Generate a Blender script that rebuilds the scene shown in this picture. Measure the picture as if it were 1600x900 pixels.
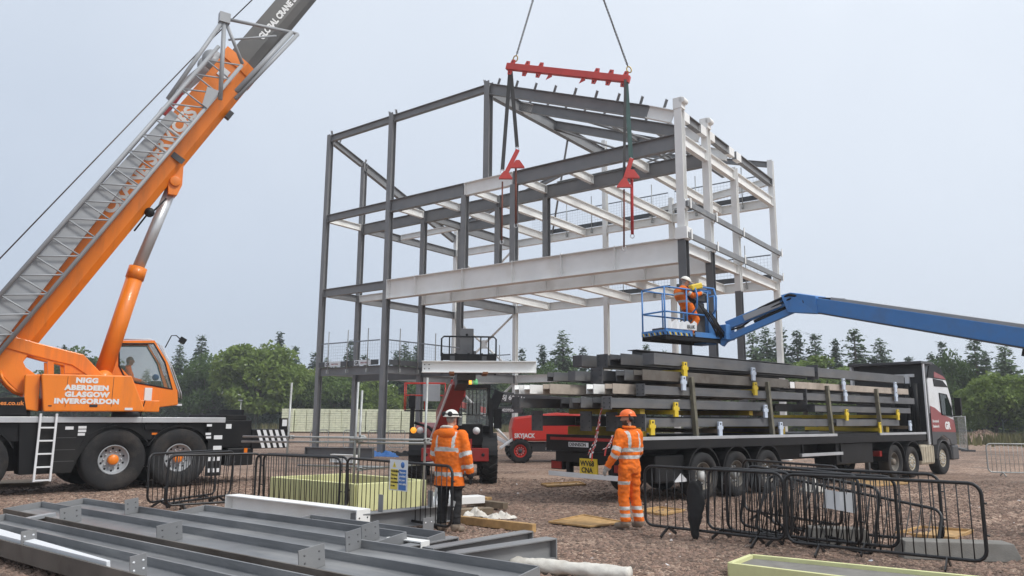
import bpy, bmesh, math, random
import numpy as np
from mathutils import Vector, Matrix
random.seed(7); rng = np.random.default_rng(7)
R = math.radians
for o in list(bpy.data.objects): bpy.data.objects.remove(o)
SC = bpy.context.scene
COL = SC.collection

# ---------------------------------------------------------------- camera
CAM_H, FPX, PITCH, ROLL = 1.8, 1180.24, 0.169, 0.007
cd = bpy.data.cameras.new('camera'); cam = bpy.data.objects.new('camera', cd); COL.objects.link(cam)
cd.sensor_width = 36; cd.lens = 36*FPX/1600; cd.clip_start = .1; cd.clip_end = 3000
cam.matrix_world = Matrix.Translation((0, 0, CAM_H)) @ Matrix.Rotation(math.pi/2+PITCH, 4, 'X') @ Matrix.Rotation(ROLL, 4, 'Z')
SC.camera = cam
# ---------------------------------------------------------------- sky, sun, exposure
SUN_EL, SUN_AZ = R(50), R(-28)           # overcast: soft light from the right, a little behind the camera
w = bpy.data.worlds.new('World'); SC.world = w; w.use_nodes = True
nt = w.node_tree; nt.nodes.clear()
wo = nt.nodes.new('ShaderNodeOutputWorld')
sky = nt.nodes.new('ShaderNodeTexSky'); sky.sky_type = 'NISHITA'; sky.sun_disc = False
sky.sun_elevation = SUN_EL; sky.sun_rotation = math.pi/2 - SUN_AZ
b1 = nt.nodes.new('ShaderNodeBackground'); b1.inputs[1].default_value = .06; nt.links.new(sky.outputs[0], b1.inputs[0])
tc = nt.nodes.new('ShaderNodeTexCoord')
sep = nt.nodes.new('ShaderNodeSeparateXYZ'); nt.links.new(tc.outputs['Generated'], sep.inputs[0])
nz = nt.nodes.new('ShaderNodeTexNoise'); nz.inputs['Scale'].default_value = 2.3; nz.inputs['Detail'].default_value = 5; nz.inputs['Roughness'].default_value = .5
nt.links.new(tc.outputs['Generated'], nz.inputs[0])
# cloud layer: even grey-blue deck, brighter with height and towards the hidden sun on the right
def wm(op, a, b):
    n = nt.nodes.new('ShaderNodeMath'); n.operation = op
    for i, v in enumerate((a, b)):
        if isinstance(v, (int, float)): n.inputs[i].default_value = v
        else: nt.links.new(v, n.inputs[i])
    return n.outputs[0]
hgt = wm('MULTIPLY', sep.outputs[2], .80)
side = wm('MULTIPLY', sep.outputs[0], .34)
nn = wm('MULTIPLY', wm('SUBTRACT', nz.outputs[0], .5), .35)
facv = wm('ADD', wm('ADD', hgt, side), wm('ADD', nn, .22))
rp = nt.nodes.new('ShaderNodeValToRGB'); nt.links.new(facv, rp.inputs[0])
rp.color_ramp.elements[0].position = 0; rp.color_ramp.elements[0].color = (.335, .395, .49, 1)
rp.color_ramp.elements[1].position = .72; rp.color_ramp.elements[1].color = (.575, .62, .685, 1)
e_ = rp.color_ramp.elements.new(1.0); e_.color = (.86, .89, .94, 1)
b2 = nt.nodes.new('ShaderNodeBackground'); nt.links.new(rp.outputs[0], b2.inputs[0]); b2.inputs[1].default_value = 1.0
mx = nt.nodes.new('ShaderNodeMixShader'); mx.inputs[0].default_value = .93
nt.links.new(b1.outputs[0], mx.inputs[1]); nt.links.new(b2.outputs[0], mx.inputs[2]); nt.links.new(mx.outputs[0], wo.inputs[0])
sd = bpy.data.lights.new('sun', 'SUN'); sd.energy = 1.5; sd.angle = R(14); sd.color = (1, .98, .94)
sun = bpy.data.objects.new('sun', sd); COL.objects.link(sun)
sv = Vector((math.cos(SUN_EL)*math.cos(SUN_AZ), math.cos(SUN_EL)*math.sin(SUN_AZ), math.sin(SUN_EL)))
sun.rotation_euler = sv.to_track_quat('Z', 'Y').to_euler(); sun.location = sv*60
SC.view_settings.view_transform = 'Standard'; SC.view_settings.look = 'None'
SC.view_settings.gamma = 1; SC.view_settings.use_curve_mapping = False
SC.view_settings.exposure = 0.60

# ---------------------------------------------------------------- pixel helpers (directions only; distance from what a thing touches)
def ray(px, py):
    X0, Y0 = px-800, py-450
    cr, sr = math.cos(ROLL), math.sin(ROLL)
    X = X0*cr+Y0*sr; Y = -X0*sr+Y0*cr; u = -Y/FPX
    c, s = math.cos(PITCH), math.sin(PITCH)
    return Vector((X/FPX, c-u*s, s+u*c))
def at_z(px, py, z=0.):
    r = ray(px, py); t = (z-CAM_H)/r.z; return Vector((r.x*t, r.y*t, z))
def at_y(px, py, Y):
    r = ray(px, py); t = Y/r.y; return Vector((r.x*t, Y, CAM_H+r.z*t))

# ---------------------------------------------------------------- materials
MATS = {}
def nodes_of(m): m.use_nodes = True; return m.node_tree
def mat(name, col, rough=.55, metal=0., var=.12, scale=3., bump=0., bscale=60., spec=.5, dirt=None, dirt_amt=.5, dirt_scale=1.2, streak=False, stretch=None, coat=0., alpha=None, trans=0.):
    if name in MATS: return MATS[name]
    m = bpy.data.materials.new(name); nt = nodes_of(m); N, L = nt.nodes, nt.links
    p = N['Principled BSDF']; p.inputs['Roughness'].default_value = rough; p.inputs['Metallic'].default_value = metal
    p.inputs['Specular IOR Level'].default_value = spec
    if coat: p.inputs['Coat Weight'].default_value = coat; p.inputs['Coat Roughness'].default_value = .08
    if trans: p.inputs['Transmission Weight'].default_value = trans
    tc = N.new('ShaderNodeTexCoord')
    nz = N.new('ShaderNodeTexNoise'); nz.inputs['Scale'].default_value = scale; nz.inputs['Detail'].default_value = 5
    L.new(tc.outputs['Object'], nz.inputs['Vector'])
    r = N.new('ShaderNodeValToRGB'); L.new(nz.outputs[0], r.inputs[0])
    a = [max(0, c*(1-var)) for c in col]; b = [min(1, c*(1+var)) for c in col]
    r.color_ramp.elements[0].position = .3; r.color_ramp.elements[0].color = (*a, 1)
    r.color_ramp.elements[1].position = .7; r.color_ramp.elements[1].color = (*b, 1)
    out = r.outputs[0]
    if dirt:
        mp = N.new('ShaderNodeMapping'); L.new(tc.outputs['Object'], mp.inputs[0])
        if stretch: mp.inputs['Scale'].default_value = stretch
        if streak: mp.inputs['Scale'].default_value = (3, 3, .35)
        n2 = N.new('ShaderNodeTexNoise'); n2.inputs['Scale'].default_value = dirt_scale; n2.inputs['Detail'].default_value = 8; n2.inputs['Roughness'].default_value = .65
        L.new(mp.outputs[0], n2.inputs['Vector'])
        r2 = N.new('ShaderNodeValToRGB'); L.new(n2.outputs[0], r2.inputs[0])
        r2.color_ramp.elements[0].position = .48; r2.color_ramp.elements[0].color = (0, 0, 0, 1)
        r2.color_ramp.elements[1].position = .72; r2.color_ramp.elements[1].color = (dirt_amt,)*3+(1,)
        mix = N.new('ShaderNodeMix'); mix.data_type = 'RGBA'
        L.new(r2.outputs[0], mix.inputs[0]); L.new(out, mix.inputs[6]); mix.inputs[7].default_value = (*dirt, 1); out = mix.outputs[2]
        rr = N.new('ShaderNodeMapRange'); L.new(r2.outputs[0], rr.inputs[0]); rr.inputs[3].default_value = rough; rr.inputs[4].default_value = min(1, rough+.3)
        L.new(rr.outputs[0], p.inputs['Roughness'])
    L.new(out, p.inputs['Base Color'])
    if bump:
        n3 = N.new('ShaderNodeTexNoise'); n3.inputs['Scale'].default_value = bscale; n3.inputs['Detail'].default_value = 4
        L.new(tc.outputs['Object'], n3.inputs['Vector'])
        bp = N.new('ShaderNodeBump'); bp.inputs['Strength'].default_value = bump; bp.inputs['Distance'].default_value = .01
        L.new(n3.outputs[0], bp.inputs['Height']); L.new(bp.outputs[0], p.inputs['Normal'])
    MATS[name] = m; return m
def emat(name, col, strength):
    m = bpy.data.materials.new(name); nt = nodes_of(m); p = nt.nodes['Principled BSDF']
    p.inputs['Base Color'].default_value = (*col, 1); p.inputs['Emission Color'].default_value = (*col, 1); p.inputs['Emission Strength'].default_value = strength
    MATS[name] = m; return m
def glass(name, col, alpha):
    m = bpy.data.materials.new(name); nt = nodes_of(m); N, L = nt.nodes, nt.links; p = N['Principled BSDF']
    p.inputs['Base Color'].default_value = (*col, 1); p.inputs['Roughness'].default_value = .04; p.inputs['Alpha'].default_value = alpha
    p.inputs['Specular IOR Level'].default_value = .6
    MATS[name] = m; return m
DUST = (.30, .24, .19)
STEEL = mat('grey_primer_steel', (.200, .203, .208), .5, var=.10, scale=1.5, dirt=(.26, .255, .245), dirt_amt=.55, dirt_scale=1.1)
STEEL2 = mat('grey_primer_steel_dark', (.125, .127, .132), .48, var=.12, scale=2, dirt=(.13, .12, .11), dirt_amt=.5)
STEELW = mat('grey_steel_streaked', (.170, .174, .180), .40, var=.16, scale=2.2, dirt=(.36, .355, .345), dirt_amt=.75, dirt_scale=2.2, spec=.4, stretch=(.22, 2.4, 2.4))  # pale streaks stretched along the beam are put into the colour
STEELB = mat('grey_steel_muddy', (.120, .108, .094), .62, var=.3, scale=1.6, dirt=(.070, .052, .036), dirt_amt=.9, dirt_scale=1.4)
WHITE = mat('white_coated_steel', (.82, .82, .80), .5, var=.06, scale=1.2, bump=.06, bscale=30, dirt=(.66, .61, .53), dirt_amt=.40, dirt_scale=.8)
TAN = mat('muddy_white_steel', (.42, .36, .30), .6, var=.2, scale=2, dirt=(.2, .16, .12), dirt_amt=.7)
ORANGE = mat('crane_orange_paint', (.84, .215, .008), .40, var=.07, scale=.8, coat=.2, dirt=(.44, .13, .03), dirt_amt=.55, dirt_scale=1.3, streak=True)
BLACKP = mat('black_paint', (.007, .007, .008), .48, spec=.3, var=.2, scale=2, dirt=(.026, .023, .020), dirt_amt=.5)
BLACKR = mat('black_tube', (.010, .010, .011), .40, var=.2, scale=4, dirt=(.035, .03, .028), dirt_amt=.4)
RUBBER = mat('tyre_rubber', (.010, .010, .011), .82, var=.2, scale=6, bump=.5, bscale=40, dirt=(.070, .057, .047), dirt_amt=.65, dirt_scale=2.2)
ALU = mat('aluminium', (.55, .56, .57), .42, metal=.55, var=.08, scale=3)
GALV = mat('galvanised_tube', (.40, .41, .40), .5, metal=.55, var=.15, scale=9, dirt=(.2, .17, .14), dirt_amt=.4)
GREYP = mat('grey_jib_paint', (.33, .345, .36), .45, var=.06, scale=2, dirt=(.27, .27, .27), dirt_amt=.4)
DARKG = mat('dark_grey_paint', (.060, .062, .066), .42, var=.1, scale=2, dirt=(.11, .10, .09), dirt_amt=.4)
RED = mat('red_paint', (.30, .016, .015), .40, var=.08, scale=1.5, coat=.2, dirt=(.14, .035, .03), dirt_amt=.6)
REDB = mat('bright_red_paint', (.60, .032, .020), .38, var=.06, scale=1.5, coat=.2)
REDL = mat('lifting_red_paint', (.55, .055, .045), .5, var=.1, scale=2)
BLUE = mat('blue_lift_paint', (.060, .215, .52), .42, var=.08, scale=1.5, dirt=(.10, .13, .18), dirt_amt=.45, dirt_scale=1.5)
YEL = mat('yellow_paint', (.72, .52, .03), .5, var=.1, scale=3, dirt=(.3, .22, .08), dirt_amt=.4)
WHITEP = mat('white_paint', (.72, .73, .74), .4, var=.04, scale=2, dirt=(.5, .47, .43), dirt_amt=.3)
LBLUE = mat('pale_blue_plastic', (.55, .62, .72), .5, var=.06, scale=4)
WOOD = mat('new_timber', (.44, .27, .11), .7, var=.25, scale=7, bump=.2, bscale=30, dirt=(.22, .15, .08), dirt_amt=.5)
WOODO = mat('old_timber', (.20, .15, .10), .8, var=.3, scale=6, bump=.3, bscale=30, dirt=(.09, .07, .05), dirt_amt=.6)
WOODG = mat('weathered_post_timber', (.16, .15, .11), .8, var=.3, scale=6, dirt=(.08, .075, .06), dirt_amt=.6)
CONC = mat('concrete', (.20, .19, .172), .85, var=.15, scale=5, bump=.4, bscale=50, dirt=(.15, .135, .115), dirt_amt=.6, dirt_scale=3)
FOAM = mat('pale_yellow_foam', (.66, .66, .34), .75, var=.06, scale=4, dirt=(.5, .47, .26), dirt_amt=.4, dirt_scale=3)
FOAMP = mat('wrapped_foam_packs', (.72, .745, .55), .55, var=.10, scale=2.5, dirt=(.42, .45, .33), dirt_amt=.5, dirt_scale=3)
CLOTH = mat('crumpled_white_sheet', (.62, .59, .53), .7, var=.12, scale=8, bump=.6, bscale=25, dirt=(.42, .36, .29), dirt_amt=.5, dirt_scale=5)
CHROME = mat('chrome_rod', (.58, .59, .60), .32, metal=.45, var=.03)
BRASS = mat('gold_chain', (.42, .30, .10), .4, metal=.7, var=.15, scale=20)
CHAINM = mat('dark_chain', (.10, .09, .085), .5, metal=.6, var=.2, scale=20)
HIVIS = mat('hi_vis_orange', (.82, .175, .020), .8, var=.14, scale=6, bump=1.0, bscale=11, spec=.15, dirt=(.42, .115, .035), dirt_amt=.65, dirt_scale=5)
REFL = mat('reflective_tape', (.52, .52, .50), .45, var=.10, scale=12, bump=.2, bscale=20)
TROUS = mat('black_trousers', (.012, .012, .013), .85, var=.25, scale=9, bump=.5, bscale=15, dirt=(.03, .027, .024), dirt_amt=.4, dirt_scale=4)
SKIN = mat('skin', (.48, .27, .19), .55, var=.08, scale=15)
BEARD = mat('dark_beard', (.07, .045, .03), .8, var=.3, scale=40, bump=.5, bscale=120)
HAIRG = mat('grey_hair', (.28, .26, .24), .8, var=.3, scale=50, bump=.5, bscale=120)
BOOT = mat('dusty_boots', (.24, .19, .145), .8, var=.2, scale=12, bump=.3)
HELW = mat('white_helmet', (.74, .72, .66), .35, var=.04)
HELO = mat('orange_helmet', (.82, .15, .02), .35, var=.04)
GLOVEB = mat('black_glove', (.02, .02, .022), .8, var=.2, scale=20)
GLOVEG = mat('grey_glove', (.38, .37, .35), .8, var=.15, scale=20)
SIGNW = mat('white_sign', (.70, .72, .74), .45, var=.03)
SIGNY = mat('yellow_sign', (.75, .60, .10), .5, var=.04)
SIGNB = mat('blue_sign', (.05, .17, .45), .5, var=.04)
TEXTW = mat('white_lettering', (.74, .74, .73), .5, var=.02)
TEXTO = mat('orange_lettering', (.75, .24, .05), .5, var=.02)
TEXTK = mat('black_lettering', (.015, .015, .015), .6, var=.02)
LAMPO = mat('orange_lens', (.75, .18, .01), .3, var=.05)
LAMPR = mat('red_lens', (.25, .015, .012), .3, var=.1, scale=10)
RUST = mat('rusty_steel', (.24, .10, .045), .8, var=.3, scale=6)
STRAPG = mat('green_strap', (.07, .13, .12), .8, var=.1)
STRAPR = mat('red_strap', (.50, .04, .04), .75, var=.15, scale=9)
STRAPK = mat('dark_strap', (.06, .06, .06), .8, var=.15)
BROWNM = mat('brown_strap', (.17, .055, .035), .75, var=.2, scale=9)
DUSTYW = mat('dusty_wheel', (.16, .145, .125), .6, metal=.2, var=.25, scale=8, dirt=(.30, .24, .18), dirt_amt=.7, dirt_scale=4)
CREAM = mat('cream_dusty_metal', (.46, .40, .30), .55, metal=.1, var=.15, scale=6)
MAROON = mat('maroon_paint', (.25, .022, .018), .35, var=.05, coat=.3)
INTERIOR = mat('dark_interior', (.03, .03, .032), .8, var=.2)
GLASS = glass('cab_glass', (.10, .15, .12), .42)
GLASSD = glass('dark_glass', (.02, .03, .025), .82)
GLASSL = glass('clear_windscreen', (.55, .60, .58), .28)

# ---------------------------------------------------------------- object helpers
def tag(o, label=None, cat=None, group=None, kind=None):
    if label: o['label'] = label
    if cat: o['category'] = cat
    if group: o['group'] = group
    if kind: o['kind'] = kind
    return o
def empty(name, loc=(0, 0, 0), az=0., label=None, cat=None, group=None):
    KT = 'beam' in name
    o = bpy.data.objects.new(name, None); COL.objects.link(o); o.location = loc; o.rotation_euler = (0, 0, az)
    o.empty_display_size = .2
    return tag(o, label, cat, group, 'thing' if KT else None)
def copy_tree(o, parent=None):
    c = o.copy(); COL.objects.link(c); c.parent = parent
    for ch in o.children: copy_tree(ch, c)
    return c
def fr_mat(loc, az): return Matrix.Translation(Vector(loc)) @ Matrix.Rotation(az, 4, 'Z')

class MB:
    """collects shapes, builds ONE mesh object"""
    def __init__(s, xf=None): s.v = []; s.f = []; s.mi = []; s.mats = []; s.xf = xf; s.sm = []
    def _m(s, m):
        if m not in s.mats: s.mats.append(m)
        return s.mats.index(m)
    def add(s, vs, fs, m, smooth=False):
        b = len(s.v); i = s._m(m)
        for q in vs:
            q = Vector(q); s.v.append(s.xf @ q if s.xf else q)
        for f in fs: s.f.append([b+k for k in f]); s.mi.append(i); s.sm.append(smooth)
        return s
    def box(s, c, d, m, rot=None):
        x, y, z = d[0]/2, d[1]/2, d[2]/2; c = Vector(c)
        vs = [Vector((a*x, b*y, e*z)) for e in (-1, 1) for a, b in ((-1, -1), (1, -1), (1, 1), (-1, 1))]
        if rot is not None: vs = [rot @ q for q in vs]
        return s.add([c+q for q in vs], [(3, 2, 1, 0), (4, 5, 6, 7), (0, 1, 5, 4), (1, 2, 6, 5), (2, 3, 7, 6), (3, 0, 4, 7)], m)
    def box2(s, a, b, m):
        return s.box([(a[i]+b[i])/2 for i in range(3)], [abs(b[i]-a[i]) for i in range(3)], m)
    def sweep(s, prof, p0, p1, m, up=(0, 0, 1), smooth=False, caps=True, scale1=1.):
        p0, p1 = Vector(p0), Vector(p1); d = (p1-p0).normalized(); up = Vector(up)
        if abs(d.dot(up)) > .98: up = Vector((1, 0, 0)) if abs(d.x) < .9 else Vector((0, 1, 0))
        x = d.cross(up).normalized(); y = x.cross(d).normalized(); n = len(prof)
        vs = [p0+x*a+y*b for a, b in prof]+[p1+x*a*scale1+y*b*scale1 for a, b in prof]
        fs = [(i, (i+1) % n, n+(i+1) % n, n+i) for i in range(n)]
        if caps: fs += [tuple(range(n))[::-1], tuple(range(n, 2*n))]
        return s.add(vs, fs, m, smooth)
    def bar(s, p0, p1, w, h, m, up=(0, 0, 1)):
        return s.sweep([(-w/2, -h/2), (w/2, -h/2), (w/2, h/2), (-w/2, h/2)], p0, p1, m, up)
    def tube(s, p0, p1, r, m, n=8, r1=None):
        pr = [(r*math.cos(2*math.pi*i/n), r*math.sin(2*math.pi*i/n)) for i in range(n)]
        return s.sweep(pr, p0, p1, m, smooth=True, scale1=(1 if r1 is None else r1/r))
    def path(s, pts, r, m, n=8, closed=False):
        """tube along a polyline with shared rings"""
        pts = [Vector(p) for p in pts]; k = len(pts); vs = []; pu = None
        for i, p in enumerate(pts):
            a = pts[(i-1) % k] if (i > 0 or closed) else p; b = pts[(i+1) % k] if (i < k-1 or closed) else p
            d = (b-a).normalized()
            if pu is None:
                pu = Vector((0, 0, 1)) if abs(d.z) < .9 else Vector((1, 0, 0))
            x = d.cross(pu).normalized(); y = x.cross(d).normalized(); pu = y
            vs += [p+x*r*math.cos(2*math.pi*j/n)+y*r*math.sin(2*math.pi*j/n) for j in range(n)]
        fs = []
        for i in range(k if closed else k-1):
            for j in range(n):
                a = i*n+j; b = i*n+(j+1) % n; c = ((i+1) % k)*n
                fs.append((a, b, c+(j+1) % n, c+j))
        if not closed: fs += [tuple(range(n))[::-1], tuple((k-1)*n+j for j in range(n))]
        return s.add(vs, fs, m, True)
    def ibeam(s, p0, p1, h, w, m, up=(0, 0, 1), tf=.022, tw=.014):
        """I section hung below the line p0-p1 (top flange on the line)"""
        a, b = w/2, tw/2
        pr = [(-a, -h), (a, -h), (a, -h+tf), (b, -h+tf), (b, -tf), (a, -tf), (a, 0), (-a, 0), (-a, -tf), (-b, -tf), (-b, -h+tf), (-a, -h+tf)]
        return s.sweep(pr, p0, p1, m, up)
    def hcol(s, p0, p1, d, w, m, up, tf=.02, tw=.014):
        """H section centred on the line"""
        a, b, h = w/2, tw/2, d/2
        pr = [(-a, -h), (a, -h), (a, -h+tf), (b, -h+tf), (b, h-tf), (a, h-tf), (a, h), (-a, h), (-a, h-tf), (-b, h-tf), (-b, -h+tf), (-a, -h+tf)]
        return s.sweep(pr, p0, p1, m, up)
    def prism(s, poly, axis, a, b, m):
        """polygon given in the two other axes, extruded along axis from a to b"""
        n = len(poly)
        def mk(q, t):
            if axis == 0: return (t, q[0], q[1])
            if axis == 1: return (q[0], t, q[1])
            return (q[0], q[1], t)
        vs = [mk(q, a) for q in poly]+[mk(q, b) for q in poly]
        return s.add(vs, [tuple(range(n))[::-1], tuple(range(n, 2*n))]+[(i, (i+1) % n, n+(i+1) % n, n+i) for i in range(n)], m)
    def lathe(s, prof, o, ax, m, n=24, caps=True):
        """prof = (radius, along); revolved about axis ax through o"""
        o = Vector(o); ax = Vector(ax).normalized(); t = Vector((0, 0, 1)) if abs(ax.z) < .9 else Vector((1, 0, 0))
        x = ax.cross(t).normalized(); y = ax.cross(x).normalized(); k = len(prof); vs = []
        for r, h in prof:
            vs += [o+ax*h+x*r*math.cos(2*math.pi*j/n)+y*r*math.sin(2*math.pi*j/n) for j in range(n)]
        fs = [(i*n+j, i*n+(j+1) % n, (i+1)*n+(j+1) % n, (i+1)*n+j) for i in range(k-1) for j in range(n)]
        if caps and prof[0][0] > 1e-4: fs.append(tuple(range(n))[::-1])
        if caps and prof[-1][0] > 1e-4: fs.append(tuple((k-1)*n+j for j in range(n)))
        return s.add(vs, fs, m, True)
    def ball(s, c, r, m, n=12, k=8, half=False):
        c = Vector(c); rx, ry, rz = (r, r, r) if isinstance(r, (int, float)) else r
        vs = []; t0 = 0 if half else -math.pi/2
        for i in range(k+1):
            t = t0+(math.pi/2-t0)*i/k
            for j in range(n):
                vs.append(c+Vector((rx*math.cos(t)*math.cos(2*math.pi*j/n), ry*math.cos(t)*math.sin(2*math.pi*j/n), rz*math.sin(t))))
        fs = [(i*n+j, i*n+(j+1) % n, (i+1)*n+(j+1) % n, (i+1)*n+j) for i in range(k) for j in range(n)]
        fs.append(tuple(range(n))[::-1])
        return s.add(vs, fs, m, True)
    def mesh(s, name, bevel=0., fixn=True):
        me = bpy.data.meshes.new(name); me.from_pydata([tuple(v) for v in s.v], [], s.f)
        for m in s.mats: me.materials.append(m)
        me.polygons.foreach_set('material_index', s.mi); me.polygons.foreach_set('use_smooth', s.sm); me.update()
        if fixn:
            bm = bmesh.new(); bm.from_mesh(me); bmesh.ops.recalc_face_normals(bm, faces=bm.faces)
            bm.to_mesh(me); bm.free()
        return me
    def build(s, name, parent=None, bevel=0., loc=None, az=0.):
        o = bpy.data.objects.new(name, s.mesh(name)); COL.objects.link(o)
        if parent: o.parent = parent
        if loc is not None: o.location = loc; o.rotation_euler = (0, 0, az)
        if bevel:
            b = o.modifiers.new('bevel', 'BEVEL'); b.width = bevel; b.segments = 2; b.limit_method = 'ANGLE'; b.angle_limit = R(40); b.harden_normals = False
        return o
def arr_obj(name, V, F, mats, mi=None, parent=None, smooth=False):
    """numpy mesh, all faces of one size"""
    me = bpy.data.meshes.new(name); k = F.shape[1]
    me.vertices.add(len(V)); me.vertices.foreach_set('co', V.astype(np.float32).ravel())
    me.loops.add(F.size); me.loops.foreach_set('vertex_index', F.astype(np.int32).ravel())
    me.polygons.add(len(F)); me.polygons.foreach_set('loop_start', np.arange(0, F.size, k, dtype=np.int32)); me.polygons.foreach_set('loop_total', np.full(len(F), k, dtype=np.int32))
    for m in mats: me.materials.append(m)
    if mi is not None: me.polygons.foreach_set('material_index', mi.astype(np.int32))
    me.polygons.foreach_set('use_smooth', np.full(len(F), smooth)); me.update(calc_edges=True); me.validate()
    o = bpy.data.objects.new(name, me); COL.objects.link(o)
    if parent: o.parent = parent
    return o
def text_obj(name, body, size, m, xf, parent=None, bold=.0, align='LEFT', thick=.004, spacing=1., squash=1.):
    """flat lettering as a mesh; xf places the text plane (x right, y up)"""
    cu = bpy.data.curves.new('txt', 'FONT'); cu.body = body; cu.size = size; cu.align_x = align; cu.offset = bold; cu.extrude = thick/2; cu.space_character = spacing; cu.resolution_u = 3
    t = bpy.data.objects.new('txt', cu); COL.objects.link(t)
    dg = bpy.context.evaluated_depsgraph_get(); me = bpy.data.meshes.new_from_object(t.evaluated_get(dg))
    bpy.data.objects.remove(t); bpy.data.curves.remove(cu)
    me.transform(xf @ Matrix.Diagonal((squash, 1, 1, 1))); me.materials.clear(); me.materials.append(m); me.name = name
    o = bpy.data.objects.new(name, me); COL.objects.link(o)
    if parent: o.parent = parent
    return o
def plane_xf(o, x, y):
    """matrix with columns x (right), y (up) at o"""
    x = Vector(x).normalized(); y = Vector(y).normalized(); z = x.cross(y)
    return Matrix(((x.x, y.x, z.x, o[0]), (x.y, y.y, z.y, o[1]), (x.z, y.z, z.z, o[2]), (0, 0, 0, 1)))

# ================================================================ SETTING
def gravel_mat():
    m = bpy.data.materials.new('gravel_ground'); nt = nodes_of(m); N, L = nt.nodes, nt.links; p = N['Principled BSDF']
    tc = N.new('ShaderNodeTexCoord')
    def noise(sc, det=6, rough=.6):
        n = N.new('ShaderNodeTexNoise'); n.inputs['Scale'].default_value = sc; n.inputs['Detail'].default_value = det; n.inputs['Roughness'].default_value = rough
        L.new(tc.outputs['Object'], n.inputs['Vector']); return n
    vo = N.new('ShaderNodeTexVoronoi'); vo.inputs['Scale'].default_value = 17; L.new(tc.outputs['Object'], vo.inputs['Vector'])
    vs = N.new('ShaderNodeTexVoronoi'); vs.inputs['Scale'].default_value = 42; L.new(tc.outputs['Object'], vs.inputs['Vector'])
    sp = N.new('ShaderNodeSeparateColor'); L.new(vo.outputs['Color'], sp.inputs[0])
    r1 = N.new('ShaderNodeValToRGB'); L.new(sp.outputs[0], r1.inputs[0])
    E = r1.color_ramp.elements; E[0].position = 0; E[0].color = (0.155, 0.110, 0.087, 1); E[1].position = 1; E[1].color = (0.650, 0.533, 0.440, 1)
    for q, c in ((.3, (0.293, 0.204, 0.157, 1)), (.6, (0.402, 0.290, 0.227, 1)), (.85, (0.479, 0.384, 0.314, 1))):
        e = E.new(q); e.color = c
    fine = noise(55, 5)
    mx = N.new('ShaderNodeMix'); mx.data_type = 'RGBA'; mx.blend_type = 'MULTIPLY'; mx.inputs[0].default_value = .75
    r2 = N.new('ShaderNodeValToRGB'); L.new(fine.outputs[0], r2.inputs[0]); r2.color_ramp.elements[0].position = .3; r2.color_ramp.elements[0].color = (.45, .43, .42, 1); r2.color_ramp.elements[1].position = .65; r2.color_ramp.elements[1].color = (1.25, 1.2, 1.15, 1)
    L.new(r1.outputs[0], mx.inputs[6]); L.new(r2.outputs[0], mx.inputs[7])
    big = noise(.16, 5); r3 = N.new('ShaderNodeValToRGB'); L.new(big.outputs[0], r3.inputs[0])
    r3.color_ramp.elements[0].position = .35; r3.color_ramp.elements[0].color = (.60, .57, .56, 1); r3.color_ramp.elements[1].position = .66; r3.color_ramp.elements[1].color = (1.25, 1.18, 1.13, 1)
    m2 = N.new('ShaderNodeMix'); m2.data_type = 'RGBA'; m2.blend_type = 'MULTIPLY'; m2.inputs[0].default_value = 1
    L.new(mx.outputs[2], m2.inputs[6]); L.new(r3.outputs[0], m2.inputs[7])
    # compacted lighter clay bands (tyre tracks run with the lorry)
    mp = N.new('ShaderNodeMapping'); L.new(tc.outputs['Object'], mp.inputs[0]); mp.inputs['Rotation'].default_value = (0, 0, R(-40)); mp.inputs['Scale'].default_value = (.06, .75, 1)
    tr = N.new('ShaderNodeTexNoise'); tr.inputs['Scale'].default_value = 1.; tr.inputs['Detail'].default_value = 5; L.new(mp.outputs[0], tr.inputs['Vector'])
    r4 = N.new('ShaderNodeValToRGB'); L.new(tr.outputs[0], r4.inputs[0]); r4.color_ramp.elements[0].position = .5; r4.color_ramp.elements[0].color = (0, 0, 0, 1); r4.color_ramp.elements[1].position = .66; r4.color_ramp.elements[1].color = (.72,)*3+(1,)
    m3 = N.new('ShaderNodeMix'); m3.data_type = 'RGBA'; L.new(r4.outputs[0], m3.inputs[0]); L.new(m2.outputs[2], m3.inputs[6]); m3.inputs[7].default_value = (0.420, 0.301, 0.231, 1)
    mud = noise(.42, 6, .62); r5 = N.new('ShaderNodeValToRGB'); L.new(mud.outputs[0], r5.inputs[0]); r5.color_ramp.elements[0].position = .54; r5.color_ramp.elements[0].color = (0, 0, 0, 1); r5.color_ramp.elements[1].position = .68; r5.color_ramp.elements[1].color = (.75,)*3+(1,)
    m4 = N.new('ShaderNodeMix'); m4.data_type = 'RGBA'; L.new(r5.outputs[0], m4.inputs[0]); L.new(m3.outputs[2], m4.inputs[6]); m4.inputs[7].default_value = (.135, .100, .078, 1)
    L.new(m4.outputs[2], p.inputs['Base Color'])
    rg = N.new('ShaderNodeMapRange'); L.new(r5.outputs[0], rg.inputs[0]); rg.inputs[3].default_value = .88; rg.inputs[4].default_value = .5; L.new(rg.outputs[0], p.inputs['Roughness']); p.inputs['Specular IOR Level'].default_value = .3
    ad = N.new('ShaderNodeMath'); ad.operation = 'MULTIPLY_ADD'; L.new(vo.outputs['Distance'], ad.inputs[0]); ad.inputs[1].default_value = -1.6; L.new(vs.outputs['Distance'], ad.inputs[2])
    bp = N.new('ShaderNodeBump'); bp.inputs['Strength'].default_value = .9; bp.inputs['Distance'].default_value = .03; L.new(ad.outputs[0], bp.inputs['Height']); L.new(bp.outputs[0], p.inputs['Normal'])
    return m
GRAVEL = gravel_mat()
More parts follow.
